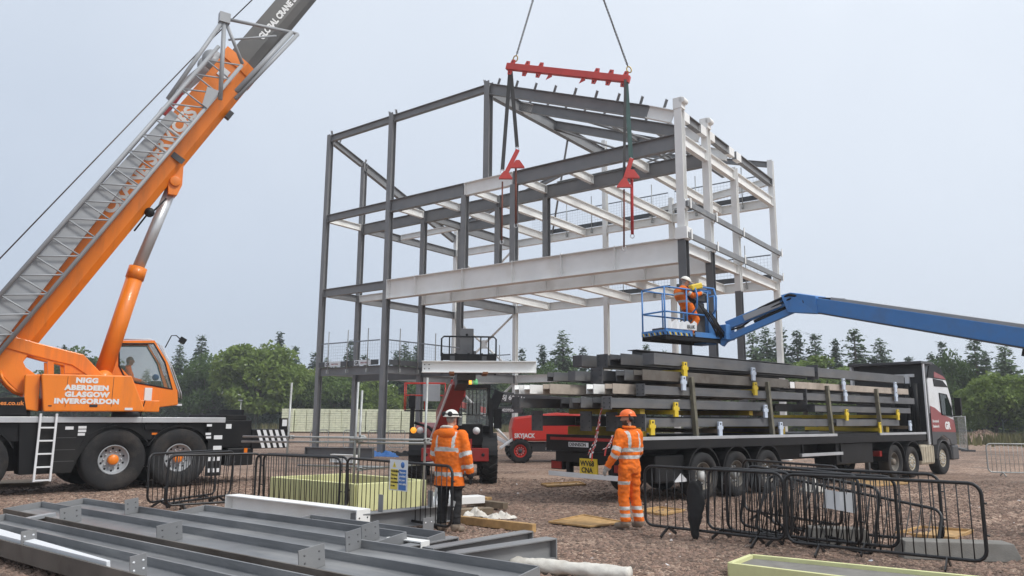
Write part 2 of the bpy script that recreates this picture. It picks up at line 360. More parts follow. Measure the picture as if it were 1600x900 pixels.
def gh(x, y):
    """small relief of the site surface: hummocks and wheel ruts running with the lorry"""
    h = np.zeros_like(x)
    for i, (kx, ky, a) in enumerate(((.55, .3, .007), (-.4, .8, .006), (1.3, .9, .005), (-1.1, 1.7, .004), (2.9, -1.3, .003), (2.2, 3.1, .003), (5.1, 2.0, .002), (-3.3, 5.7, .002))): h += a*np.sin(kx*x+ky*y+i*1.7)
    c = (x*math.sin(R(40))-y*math.cos(R(40)))          # distance across the direction of travel
    w = .25*np.sin(.11*(x*math.cos(R(40))+y*math.sin(R(40))))
    for q in (-6.1, -8.2, -3.4, -5.4, -17.5, -19.6, 2.2, 4.3, 7.0):
        d = c-q-w; h += -.022*np.exp(-(d/.20)**2)+.014*np.exp(-((np.abs(d)-.36)/.13)**2)
    f = np.clip((np.hypot(x, y)-5)/3, 0, 1)*np.clip((70-np.hypot(x, y))/20, 0, 1)
    return (h-.012)*f
S_ = 335
gx_ = np.concatenate([np.linspace(-S_, -40, 12)[:-1], np.linspace(-40, -14, 80)[:-1], np.linspace(-14, 20, 300)[:-1], np.linspace(20, 46, 80)[:-1], np.linspace(46, S_, 12)])
gy_ = np.concatenate([np.linspace(-S_, 5, 8)[:-1], np.linspace(5, 24, 210)[:-1], np.linspace(24, 50, 130)[:-1], np.linspace(50, 90, 50)[:-1], np.linspace(90, S_, 10)])
GX, GY = np.meshgrid(gx_, gy_, indexing='ij'); GZ = gh(GX, GY)
ii, jj = np.meshgrid(np.arange(len(gx_)-1), np.arange(len(gy_)-1), indexing='ij'); nn_ = len(gy_); q_ = (ii*nn_+jj).ravel()
ground = arr_obj('ground', np.stack([GX.ravel(), GY.ravel(), GZ.ravel()], 1), np.stack([q_, q_+nn_, q_+nn_+1, q_+1], 1), [GRAVEL], smooth=True); tag(ground, kind='structure')
def island_mat(name, cols, rough=.9, trans=0., amb=1.):
    m = bpy.data.materials.new(name); nt = nodes_of(m); N, L = nt.nodes, nt.links; p = N['Principled BSDF']
    ge = N.new('ShaderNodeNewGeometry'); r = N.new('ShaderNodeValToRGB'); L.new(ge.outputs['Random Per Island'], r.inputs[0])
    el = r.color_ramp.elements
    for i, c in enumerate(cols):
        q = i/(len(cols)-1)
        e = el[0] if i == 0 else (el[1] if i == len(cols)-1 else el.new(q)); e.position = q
        e.color = (*c, 1)
    p.inputs['Roughness'].default_value = rough; p.inputs['Specular IOR Level'].default_value = .25
    out = r.outputs[0]
    if trans:
        oi = N.new('ShaderNodeObjectInfo'); hs = N.new('ShaderNodeHueSaturation'); L.new(r.outputs[0], hs.inputs['Color'])
        mr = N.new('ShaderNodeMapRange'); L.new(oi.outputs['Random'], mr.inputs[0]); mr.inputs[3].default_value = .75; mr.inputs[4].default_value = 1.3; L.new(mr.outputs[0], hs.inputs['Value'])
        mh = N.new('ShaderNodeMapRange'); L.new(oi.outputs['Random'], mh.inputs[0]); mh.inputs[3].default_value = .515; mh.inputs[4].default_value = .485; L.new(mh.outputs[0], hs.inputs['Hue'])
        out = hs.outputs[0]
        tb = N.new('ShaderNodeBsdfTranslucent'); L.new(out, tb.inputs[0]); ms = N.new('ShaderNodeMixShader'); ms.inputs[0].default_value = trans
        L.new(p.outputs[0], ms.inputs[1]); L.new(tb.outputs[0], ms.inputs[2]); L.new(ms.outputs[0], N['Material Output'].inputs[0])
    L.new(out, p.inputs['Base Color']); return m
STONES = island_mat('gravel_stones', [(0.133, 0.100, 0.080), (0.250, 0.175, 0.139), (0.442, 0.366, 0.308), (0.325, 0.237, 0.193), (0.545, 0.472, 0.416), (0.295, 0.198, 0.153)], .85)
def stone_field(name, n, gen, smin, smax):
    t = np.array([[1, 0, 0], [-1, 0, 0], [0, 1, 0], [0, -1, 0], [0, 0, 1], [0, 0, -.6]], float)
    F0 = np.array([[0, 2, 4], [2, 1, 4], [1, 3, 4], [3, 0, 4], [2, 0, 5], [1, 2, 5], [3, 1, 5], [0, 3, 5]])
    P = gen(n); n = len(P)
    s = smin+(smax-smin)*rng.random(n)**2.5
    a = rng.random(n)*6.283; V = np.repeat(t[None], n, 0)*(.65+.7*rng.random((n, 6, 1)))
    V[:, :, 2] *= .65
    ca, sa = np.cos(a)[:, None], np.sin(a)[:, None]
    X = V[:, :, 0]*ca-V[:, :, 1]*sa; Y = V[:, :, 0]*sa+V[:, :, 1]*ca
    V = np.stack([X*1.15, Y*.85, V[:, :, 2]], 2)*s[:, None, None]
    P[:, 2] += gh(P[:, 0], P[:, 1])
    V[:, :, 0] += P[:, 0, None]; V[:, :, 1] += P[:, 1, None]; V[:, :, 2] += P[:, 2, None]+(s*.12)[:, None]
    F = (F0[None]+np.arange(n)[:, None, None]*6).reshape(-1, 3)
    return arr_obj(name, V.reshape(-1, 3), F, [STONES])
def near_gen(n):
    y = 7.2+16*rng.random(n)**1.7; x = (rng.random(n)*2-1)*(y*.74+.5)
    return np.stack([x, y, np.zeros(n)], 1)
tag(stone_field('gravel', 85000, near_gen, .011, .046), kind='stuff')

# ---------------------------------------------------------------- trees
LEAF1 = island_mat('leaf_mid_green', [(0.084, 0.140, 0.036), (0.179, 0.260, 0.067), (0.286, 0.373, 0.102), (0.131, 0.192, 0.050)], .6, .38)
LEAF2 = island_mat('leaf_bright_green', [(0.131, 0.192, 0.041), (0.248, 0.328, 0.077), (0.380, 0.452, 0.125), (0.190, 0.260, 0.059)], .6, .38)
NEEDLE = island_mat('spruce_needles', [(0.044, 0.085, 0.043), (0.084, 0.141, 0.070), (0.149, 0.213, 0.106), (0.070, 0.114, 0.057)], .7, .25)
NEEDLE2 = island_mat('pine_needles', [(0.074, 0.122, 0.057), (0.136, 0.200, 0.094), (0.210, 0.278, 0.136), (0.099, 0.151, 0.070)], .7, .25)
BARK = mat('bark', (.10, .078, .058), .9, var=.3, scale=4, bump=.5, bscale=12)
def quads(C, D, U, s):
    """leaf quads at centres C, long axis D, cross axis U"""
    a = C-D*s[:, None]*.5-U*s[:, None]*.32; b = C-D*s[:, None]*.5+U*s[:, None]*.32
    c = C+D*s[:, None]*.5+U*s[:, None]*.20; d = C+D*s[:, None]*.5-U*s[:, None]*.20
    V = np.stack([a, b, c, d], 1).reshape(-1, 3); return V, np.arange(len(V)).reshape(-1, 4)
def unit(v): return v/np.maximum(1e-6, np.linalg.norm(v, axis=1, keepdims=True))
def make_conifer(H, Rr, m, dens, droop, seed, bare=.06, power=.85):
    r = np.random.default_rng(seed); C = []; D = []
    nb = int(26*H*dens)
    hs = bare+(1-bare)*r.random(nb)**1.12
    for h in hs:
        L_ = Rr*((1-h)**power)*(.62+.5*r.random())+.08
        a = r.random()*6.283; k = max(3, int(L_*7)); t = np.linspace(.12, 1, k)+r.normal(0, .03, k)
        z = h*H+L_*(.10*t-droop*t*t)+r.normal(0, .05, k)
        off = r.normal(0, .16*(1.1-t)[:, None]+.05, (k, 3))*np.array([1, 1, .45])
        P = np.stack([np.cos(a)*L_*t, np.sin(a)*L_*t, z], 1)+off
        dd = np.stack([np.full(k, np.cos(a)), np.full(k, np.sin(a)), np.full(k, -.15-droop)], 1)+r.normal(0, .45, (k, 3))
        C.append(P); D.append(dd)
    C = np.concatenate(C); D = unit(np.concatenate(D)); U = unit(np.cross(D, r.normal(0, .5, D.shape)+np.array([0, 0, 1])))
    s = .26+.34*r.random(len(C)); s *= .42+.80*(1-C[:, 2]/H)
    V, F = quads(C, D, U, s)
    root = empty('conifer_tree')
    t = MB(); t.tube((0, 0, 0), (0, 0, H*.97), .035*H*.5+.03, BARK, 7, r1=.015); tr = t.build('trunk', root)
    arr_obj('crown', V, F, [m], parent=root); return root
def make_broadleaf(H, Rr, m, seed, nl=60, per=170, base=.12):
    r = np.random.default_rng(seed); C = []; D = []; B = MB(); cen = []
    for i in range(nl):
        th = r.random()*6.283; ph = np.arccos(1-1.75*r.random()); rr = (.55+.45*r.random()**.5)
        c = np.array([Rr*rr*np.sin(ph)*np.cos(th)*.82, Rr*rr*np.sin(ph)*np.sin(th)*.82, H*base+(H*(1-base))*(.47+.45*rr*np.cos(ph))])
        cen.append(c); lr = Rr*(.19+.17*r.random())
        n = int(per*(.6+.8*r.random())); v = unit(r.normal(0, 1, (n, 3))); q = lr*(.55+.5*r.random(n))[:, None]
        P = c+v*q*np.array([1, 1, .78]); C.append(P); D.append(v*.5+r.normal(0, .6, (n, 3))+np.array([0, 0, -.25]))
    C = np.concatenate(C); k = C[:, 2] > .25; C = C[k]; D = unit(np.concatenate(D)[k]); U = unit(np.cross(D, r.normal(0, 1, D.shape)))
    s = .20+.24*r.random(len(C)); V, F = quads(C, D, U, s)
    root = empty('broadleaf_tree'); B.tube((0, 0, 0), (0, 0, H*.45), .022*H, BARK, 8, r1=.014*H)
    for c in cen[::5]: B.tube((0, 0, H*(.18+.2*r.random())), c, .009*H, BARK, 5, r1=.02)
    B.build('trunk', root); arr_obj('crown', V, F, [m], parent=root); return root
PROTO_C = [make_conifer(10, 1.9, NEEDLE, 1.9, .22, 1), make_conifer(10, 1.55, NEEDLE, 1.8, .16, 2), make_conifer(10, 2.3, NEEDLE2, 1.8, .12, 3, power=.82), make_conifer(10, 1.9, NEEDLE2, 1.15, .05, 4, .1, .78)]
PROTO_B = [make_broadleaf(9, 4.2, LEAF2, 11, 75, 190), make_broadleaf(9, 4.6, LEAF1, 12, 85, 170), make_broadleaf(8, 3.6, LEAF2, 13, 55, 170, .02), make_broadleaf(7, 4.3, LEAF1, 14, 75, 150, 0.)]
USED = set()
def tree(proto, px, top, dist, label, group=None, wide=1., zoff=0.):
    base = at_y(px, 660, dist); hz = at_y(px, top, dist).z; src = proto
    H0 = {id(q): h for q, h in zip(PROTO_C+PROTO_B, (10, 10, 10, 10, 9, 9, 8, 7))}[id(proto)]
    if id(src) in USED: t = copy_tree(src)
    else: t = src; USED.add(id(src))
    k = (hz-zoff)/H0; t.location = (base.x, dist, zoff); t.scale = (k*wide, k*wide, k); t.rotation_euler = (0, 0, random.random()*6.28)
    tag(t, label, 'tree', group); return t
C_, B_ = PROTO_C, PROTO_B
def tl(px):   # distance of the tree line for a photo column: it swings closer on the right
    return 104 if px < 900 else 104-(px-900)*.042
TREES = [  # proto, px, top, extra distance, width, label
 (B_[1], 118, 548, 2, 1.0, 'dark rounded broadleaf tree seen through the orange crane frame'),
 (C_[1], 88, 540, 6, 1.0, 'slim conifer top left of the rounded tree behind the crane frame'),
 (C_[2], 164, 522, 9, .8, 'thin conifer top rising behind the orange lifting cylinder'),
 (C_[0], 306, 524, 4, 1.05, 'dark conical spruce right of the crane cab mirror'),
 (C_[2], 272, 536, 7, .9, 'dark spruce close behind the crane cab mirror'),
 (B_[1], 318, 558, 0, 1.0, 'dark green broadleaf tree right behind the crane cab'),
 (B_[0], 400, 532, -8, 1.15, 'large bright green broadleaf tree left of the steel frame'),
 (C_[1], 430, 520, 6, .9, 'spruce tip poking above the large bright green tree'),
 (C_[1], 362, 540, 6, .9, 'thin spruce tip left of the large bright green tree'),
 (C_[0], 456, 541, 3, .9, 'small conical spruce right of the large bright green tree'),
 (B_[2], 478, 566, 2, 1.2, 'light green broadleaf tree behind the leftmost grey column'),
 (C_[0], 543, 531, 2, .95, 'spruce behind the mesh barrier between the two left columns'),
 (C_[2], 629, 536, 3, 1.1, 'spruce behind the mesh barrier right of the second tall column'),
 (C_[1], 648, 541, 5, 1., 'narrow spruce beside the third grey column'),
 (C_[2], 506, 560, 5, 1., 'dark conifer low behind the leftmost grey column'),
 (B_[2], 590, 588, -6, 1.15, 'bright bushy tree above the right end of the insulation stacks'),
 (B_[3], 520, 584, -2, 1.1, 'dark bushy tree above the middle of the insulation stacks'),
 (B_[3], 672, 590, -2, 1.0, 'dark bushy tree behind the red basket'),
 (C_[0], 815, 544, 2, .95, 'spruce just right of the white braced column'),
 (C_[1], 848, 540, 0, 1.1, 'spruce left of the big spruce above the trailer tail'),
 (C_[2], 880, 518, -2, 1.15, 'tallest dense spruce above the tail of the trailer'),
 (C_[0], 912, 542, 1, 1., 'spruce right of the tallest spruce above the trailer tail'),
 (C_[1], 765, 552, 2, 1.1, 'spruce behind the white cross bracing'),
 (B_[1], 862, 572, -8, .9, 'mixed green tree below the big spruce above the trailer tail'),
 (C_[2], 940, 556, 0, 1., 'low spruce left of the slim white column behind the load'),
 (C_[3], 1012, 538, 0, .9, 'small spruce under the left corner of the blue basket'),
 (C_[2], 1040, 548, 3, 1., 'small dark spruce under the middle of the blue basket'),
 (C_[3], 1182, 518, 0, 1.1, 'spruce left of the white far corner column'),
 (C_[2], 1203, 512, 3, 1., 'tall spruce directly behind the white far corner column'),
 (C_[0], 1226, 512, 0, 1.15, 'tall spruce just right of the white far corner column'),
 (C_[1], 1252, 518, 1, 1.15, 'second tall spruce right of the white far corner column'),
 (C_[0], 1281, 522, 1, 1.15, 'spruce above the bright round tree behind the load'),
 (C_[1], 1312, 531, 2, 1., 'thin spruce with a gap of sky on its right'),
 (C_[3], 1344, 514, -3, 1.25, 'open spruce left of the lorry cab roof'),
 (C_[2], 1384, 530, -2, 1.15, 'dense dark conifer right above the lorry headboard'),
 (B_[2], 1292, 553, -12, 1.45, 'bright yellow-green round tree behind the load'),
 (B_[3], 1200, 566, -6, 1.2, 'dark bushy tree behind the white far corner column'),
 (B_[1], 1390, 580, 2, .8, 'dark broadleaf tree hidden behind the lorry headboard'),
 (C_[0], 1482, 534, -2, .9, 'narrow spruce tip just right of the lorry cab roof'),
 (C_[3], 1464, 552, 0, 1., 'short spruce tip touching the lorry cab roof'),
 (B_[1], 1488, 552, -6, .62, 'dark broadleaf tree right behind the lorry mirror'),
 (C_[3], 1534, 529, -4, 1.2, 'tall open pine below the blue boom'),
 (C_[3], 1581, 539, -4, 1.2, 'open pine at the right edge below the blue boom'),
 (B_[0], 1556, 580, -14, 1.1, 'large bright green broadleaf tree at the right edge'),
 (B_[3], 1460, 600, -6, 1.0, 'low bushy tree behind the lorry windscreen'),
 (B_[2], 1620, 572, -12, 1.3, 'bright broadleaf tree cut by the right edge'),
]
for pr, px, top, ex, wd, lb in TREES: tree(pr, px, top, tl(px)+ex, lb, 'trees along the edge of the site', wd*(1.3 if pr in C_ else 1.))
k = 0
for px in range(-30, 1660, 26):   # mixed back row that closes the wood
    d = tl(px)+9+random.uniform(-2, 5); con = k % 3 != 0
    top = (556 if con else 580)+random.uniform(-9, 12)
    if 150 < px < 480: top += 12
    tree(C_[k % 4] if con else B_[3 if k % 2 else 1], px+random.uniform(-9, 9), top, d, 'dark spruce in the back row of the wood' if con else 'dark low broadleaf in the back row of the wood', 'back row spruces of the wood' if con else 'back row broadleaf trees of the wood', 1.55 if con else 1.15); k += 1
# ---------------------------------------------------------------- boundary fence in front of the wood
FENCEG = mat('green_fence_paint', (.03, .055, .04), .6)
def far_fence(px0, px1, dist, label, h=1.9):
    a = at_y(px0, 660, dist); b = at_y(px1, 660, tl(px1)-18 if px1 > 900 else dist); a.z = b.z = 0
    root = empty('boundary_fence', a, 0, label, 'fence'); n = int((b-a).length/2.6); d = (b-a)
    for i in range(n+1):
        q = d*(i/n); MB().box((q.x, q.y, h/2), (.07, .07, h), FENCEG).build('post', root)
    m = MB()
    for j in range(10):
        z = .1+j*(h-.2)/9; m.bar((0, 0, z), (d.x, d.y, z), .012, .012, FENCEG)
    nn = int(d.length/.25)
    for i in range(nn): q = d*(i/nn); m.bar((q.x, q.y, .1), (q.x, q.y, h-.1), .010, .010, FENCEG)
    tag(m.build('wire_mesh', root), kind='stuff')
far_fence(-20, 470, 92, 'green wire fence behind the crane along the wood')
far_fence(1478, 1640, 68, 'green wire fence right of the lorry along the wood')
# rough grass along the foot of the wood
GRASS = island_mat('rough_grass', [(.16, .14, .06), (.22, .19, .08), (.27, .22, .11), (.12, .12, .05)], .8, .1)
def grass_strip(n):
    px = rng.random(n)*1700-50; V = []; d = np.where(px < 900, 96, 96-(px-900)*.042)+rng.normal(0, 2.2, n)-np.where(px > 1400, 8, 0)
    x = (px-800)/FPX*d*.985; s = .18+.3*rng.random(n); a = rng.random(n)*3.14
    dx, dy = np.cos(a)*s*.35, np.sin(a)*s*.35
    P = np.stack([np.stack([x-dx, d-dy, 0*x], 1), np.stack([x+dx, d+dy, 0*x], 1), np.stack([x+rng.normal(0, .1, n), d, s*2.0], 1)], 1).reshape(-1, 3)
    return arr_obj('rough_grass', P, np.arange(len(P)).reshape(-1, 3), [GRASS])
tag(grass_strip(26000), 'pale rough grass along the foot of the wood', 'grass', kind='stuff')
# spoil heap on the right
def heap(px, py, rx, ry, h, name, label):
    c = at_z(px, py); n, k = 40, 10; V = [(0, 0, h)]; 
    for i in range(1, k+1):
        t = i/k
        for j in range(n):
            a = 6.283*j/n; w_ = 1+.14*math.sin(3*a+1)+.1*math.sin(7*a)
            V.append((rx*t*w_*math.cos(a), ry*t*w_*math.sin(a), h*(1-t)**.9*(1+.22*random.uniform(-1, 1))-.02*(t > .97)))
    F = [(0, 1+j, 1+(j+1) % n) for j in range(n)]+[(1+(i-1)*n+j, 1+i*n+j, 1+i*n+(j+1) % n, 1+(i-1)*n+(j+1) % n) for i in range(1, k) for j in range(n)]
    m = MB(); m.add(V, F, GRAVEL); o = m.build(name, loc=c); return tag(o, label, 'heap')
heap(1536, 693, 3.6, 2.0, 1.0, 'spoil_heap', 'low grey-brown heap of spoil right of the lorry cab')
heap(1440, 690, 2.2, 1.6, .5, 'spoil_heap', 'small heap of spoil half hidden behind the lorry cab')
# far lamp posts and stakes
def far_post(px, py0, py1, dist, label, head=True):
    b = at_y(px, py1, dist); h = at_y(px, py0, dist).z
    r = empty('lamp_post' if head else 'marker_post', (b.x, dist, 0), 0, label, 'lamp post' if head else 'post')
    MB().tube((0, 0, 0), (0, 0, h), .06, GALV, 8, r1=.045).build('pole', r)
    if head: MB().box((0, -.25, h+.03), (.24, .75, .12), GREYP).build('lamp_head', r)
far_post(374, 626, 668, 88, 'small pale lamp post right of the crane cab')

# ================================================================ STEEL BUILDING FRAME (grid u along the front, v to the back)
YAW = -.6455; FA = Vector((-9.6035, 37.865, 0))
def FW(u, v, z=0.): return FA+Vector((u*math.cos(YAW)-v*math.sin(YAW), u*math.sin(YAW)+v*math.cos(YAW), z))
UC, UE, UP, UF, UB, UL = 4.64, 9.4, 10.65, 12.1, 14.5, 19.6
V1, V2, VW = 2.40, 5.29, 10.15
Z1, Z2, Z3, ZR, ZL = 4.126, 8.0965, 11.979, 16.3, 12.88
frame = empty('steel_building', FA, YAW, 'three storey bolted frame of grey and white steel under construction', 'steel frame')
def part(name, m, bevel=0., parent=None): return m.build(name, parent or frame, bevel)
def column(u, v, z0, z1, m, s=.25, mtop=None, zsplit=None, up=(0, 1, 0)):
    b = MB()
    if mtop: b.hcol((u, v, z0), (u, v, zsplit), s, s, m, up); b.hcol((u, v, zsplit), (u, v, z1), s, s, mtop, up)
    else: b.hcol((u, v, z0), (u, v, z1), s, s, m, up)
    if z0 < .1: b.box((u, v, .015), (.45, .45, .03), m)
    return part('column', b)
def beam(p0, p1, h, w, m, ends=True, name='beam', tw=.016):
    b = MB(); b.ibeam(p0, p1, h, w, m, tw=tw)
    if ends:
        d = (Vector(p1)-Vector(p0)).normalized(); x = d.cross(Vector((0, 0, 1))).normalized()
        for q, s in ((Vector(p0), 1), (Vector(p1), -1)):
            c = q+d*s*.016; y = x.cross(d)
            vs = [c+x*a*w*.46+y*e+d*f for f in (-.012, .012) for a, e in ((-1, -h*.98), (1, -h*.98), (1, -.004), (-1, -.004))]
            b.add(vs, [(3, 2, 1, 0), (4, 5, 6, 7), (0, 1, 5, 4), (1, 2, 6, 5), (2, 3, 7, 6), (3, 0, 4, 7)], m)
    return part(name, b)
def hb(u0, v0, u1, v1, z, h, w, m, **k): return beam((u0, v0, z), (u1, v1, z), h, w, m, **k)
c = .13
# columns
column(0, 0, 0, ZR+.05, STEEL); column(UC, 0, 0, ZR+.12, STEEL, .27)
column(UL, 0, 0, ZL+.15, STEEL2, .29, WHITE, Z2-.05)
column(0, V1, 0, ZR-.236*3.42, STEEL); column(UC, V1, 0, Z3, STEEL); column(UL, V1, 0, ZL+.1, STEEL2, .27, WHITE, Z2-.08)
column(UC, V2, 0, Z3, STEEL, .27); column(UL, V2, 0, Z3+.15, STEEL2, .25, WHITE, Z2-1.2)
for u, zt in ((0, ZL+.9), (UC, Z3), (UP, ZR+.5), (UB, Z3+.2), (UL, ZL+.95)): column(u, VW, 0, zt, WHITE, .24)
# posts standing on the girders
for u in (UE, UF):
    for v in (0, V1):
        column(u, v, Z2, Z3-.56, STEEL, .26)
column(UP, 0, Z3, ZR+.12, STEEL, .29)
column(UB, VW, Z3, ZL, WHITE, .2)
# front girders
G1 = beam((UC+c, 0, Z2), (UL-.15, 0, Z2), .90, .36, WHITE, name='girder', tw=.03); G2 = beam((UC+c, V1, Z2), (UL-.14, V1, Z2), .90, .36, WHITE, name='girder', tw=.03)
for G, v in ((G1, 0), (G2, V1)):
    for u in (6.6, UE, UF, 14.5, 16.9):
        m = MB(); m.box((u, v-.09, Z2-.45), (.02, .15, .85), WHITE); m.build('stiffener', G)
        m = MB(); m.box((u+.01, v, Z2+.02), (.05, .3, .04), WHITE); m.build('top_plate', G)
    m = MB()
    for i in range(7): m.tube((UC+.25, v-.03, Z2-.1-i*.11), (UC+.25, v-.0165, Z2-.1-i*.11), .016, DARKG, 6)
    m.build('bolt_row', G)
# floor 3 front and v1 lines
hb(c, 0, UC-c, 0, Z3, .36, .2, STEEL); hb(c, V1, UC-c, V1, Z3, .55, .2, STEEL)
for v in (0, V1):
    hb(UC+c, v, UE-.02, v, Z3, .58, .24, STEEL)
    hb(UE+.02, v, UF-.02, v, Z3, .58, .24, WHITE if v == 0 else STEEL)
    hb(UF+.02, v, UL-.15, v, Z3, .58, .24, STEEL)
hb(UC+c, V2, UE, V2, Z3, .5, .2, STEEL); hb(c, V2-.0, UC-c, V2, Z3, .30, .18, WHITE)
# floors 2 and 1, left bays
hb(c, 0, UC-c, 0, Z2, .40, .2, STEEL); hb(c, V1, UC-c, V1, Z2, .36, .2, WHITE)
hb(c, 0, UC-c, 0, Z1, .40, .2, STEEL); hb(c, V1, UC-c, V1, Z1, .55, .22, STEEL2); hb(UC+c, V1, UE, V1, Z1, .45, .2, STEEL2)
for z, mm in ((Z3, STEEL), (Z2, STEEL), (Z1, STEEL)):
    hb(0, c, 0, V1-c, z, .34, .2, WHITE if z == Z3 else mm); hb(0, V1+c, 0, VW-c, z, .40, .2, mm)
    hb(UC, c, UC, V1-c, z, .36, .18, WHITE if z != Z1 else STEEL)
    hb(UC, V1+c, UC, V2-c, z, .36, .18, STEEL if z != Z2 else WHITE); hb(UC, V2+c, UC, VW-c, z, .48, .2, STEEL)
# back line beams
for z in (Z1, Z2, Z3):
    for a, b in ((0, UC), (UC, UP), (UP, UB), (UB, UL)): hb(a+c, VW, b-c, VW, z, .42, .22, WHITE)
# right side beams
for a, b in ((0, V1), (V1, V2), (V2, VW)):
    hb(UL, a+c, UL, b-c, Z3, .42, .2, WHITE); hb(UL-.02, a+c, UL-.02, b-c, Z2-.12, .40, .2, WHITE)
    hb(UL, a+c, UL, b-c, ZL, .34, .2, STEEL); 
hb(UL, V2+c, UL, VW-c, Z1, .4, .2, WHITE)
# secondary floor beams running to the back
for z in (Z2, Z3):
    for u in (7.0, UE, UF, UB, 17.1):
        hb(u, V1+c*.6, u, VW-c, z-.004, .40, .20, WHITE)
    for u in (7.0, UE, UF, UB, 17.1):
        hb(u, .04, u, V1-.04, z-.006, .36, .18, WHITE)
# roof
hb(c, 0, UC-c, 0, ZR, .34, .2, STEEL); hb(UC+c, 0, UP-c, 0, ZR, .34, .2, STEEL)
beam((0, c, ZR-.06), (0, V1-c, ZR-.236*3.42+.03), .32, .2, STEEL); beam((0, V1+c, ZR-.236*3.42-.04), (0, VW-c, ZL), .46, .22, STEEL)
hb(UP, c, UP, VW-c, ZR, .55, .24, STEEL)                       # ridge beam
def rz(u): return ZR-(u-UP)/(UL-UP)*(ZR-ZL)
for v, hh in ((0, .47), (V1, .45), (V2, .40)):
    e = UL-1.15
    beam((UP+.12, v, ZR), (e, v, rz(e)), hh, .24, STEEL, ends=False); beam((e, v, rz(e)), (UL-.14, v, rz(UL)), hh, .24, WHITE, ends=False)
beam((UP+.12, V1, ZR-.01), (UP+.75, V1, rz(UP+.75)-.01), .455, .245, WHITE, ends=False)
beam((UP+.1, VW, ZR), (UL-.1, VW, ZL+.9), .26, .16, STEEL, ends=False); beam((.1, VW, ZL+.7), (UP-.1, VW, ZR), .26, .16, STEEL, ends=False)
beam((UP+2.6, VW-.0, Z3+.4), (UL-.2, VW, ZL+.1), .34, .18, WHITE, ends=False)
for u in (15.2, 17.3): beam((u, V1, rz(u)-.1), (u, VW, rz(u)-.1), .24, .14, STEEL, ends=False, name='purlin')
for p, q in (((13.2, V1, rz(13.2)-.3), (17.3, V2, rz(17.3)-.3)), ((17.3, V2, rz(17.3)-.3), (13.2, VW, rz(13.2)-.3)), ((UP, V2, ZR-.4), (15.2, VW, rz(15.2)-.3)), ((7.2, VW, Z3), (UP, V2+1.2, ZR-.4))):
    m = MB(); m.tube(p, q, .055, STEEL, 8); part('roof_brace', m)
# white end caps on the right eaves
for v in (0, V1, V2):
    for a in (c, -c-.55):
        if v == 0 and a < 0: continue
        m = MB(); m.box((UL, v+a+.28, ZL-.17), (.206, .55, .346), WHITE); part('painted_joint', m)
for v in (0, V1):
    m = MB(); m.box((UL, v, ZL+.22), (.34, .34, .42), WHITE); m.tube((UL+.18, v-.17, ZL+.3), (UL+.18, v+.17, ZL+.3), .12, WHITE, 10); part('column_head_plate', m, .01)
# purlin cleats
def cleat(p, lean=(0, 0, 1), h=.34):
    m = MB(); p = Vector(p); l = Vector(lean).normalized(); m.bar(p-l*.02, p+l*h, .10, .012, STEEL, up=(1, 0, 0)); m.bar(p+Vector((.05, 0, 0)), p+l*h*.9+Vector((.05, 0, 0)), .012, .08, STEEL, up=(1, 0, 0)); part('purlin_cleat', m)
nrm = Vector(((ZR-ZL), 0, (UL-UP))).normalized()
for v in (0, V1):
    for i in range(9):
        u = UP+.5+i*.98; cleat((u, v, rz(u)), nrm)
for t in (.06, .24, .42, .60, .78, .93):
    cleat((0, VW*t, ZR-t*(ZR-ZL)), (0, .35, 1), .26)
for u in (.12, UC-.2, UC+.25, UP-.2): cleat((u, .0, ZR), (-.25, 0, 1), .30)
# cross bracing on the back face and white gusset
for za, zb in ((0, Z1), (Z1, Z2), (Z2, Z3)):
    mid = Vector((UC/2, VW, (za+zb)/2-.1)); g_ = MB(); g_.box(mid, (.5, .03, .5), WHITE); part('gusset_plate', g_)
    for p in ((.15, VW, za+.25), (.15, VW, zb-.5), (UC-.15, VW, za+.25), (UC-.15, VW, zb-.5)):
        m = MB(); p = Vector(p); m.tube(p, mid+(p-mid).normalized()*.2, .07, WHITE, 8); part('cross_brace', m)
# grey side rails outside the right face, with white brackets
for z in (9.30, 8.16):
    for a, b in ((-.15, V1), (V1, V2), (V2, VW+.1)):
        m = MB(); m.bar((UL+.22, a+.02, z), (UL+.22, b-.02, z), .10, .20, STEEL if z < 9 else STEELW); part('side_rail', m)
    for v in (0, V1, V2, VW):
        m = MB(); m.box((UL+.15, v, z), (.06, .30, .34), WHITE); m.box((UL+.285, v+.1, z+.05), (.03, .1, .36), WHITE); part('rail_bracket', m)
m = MB(); m.box((UL+.02, -.02, Z2+.14), (.45, .42, .42), WHITE); part('girder_seat', m)
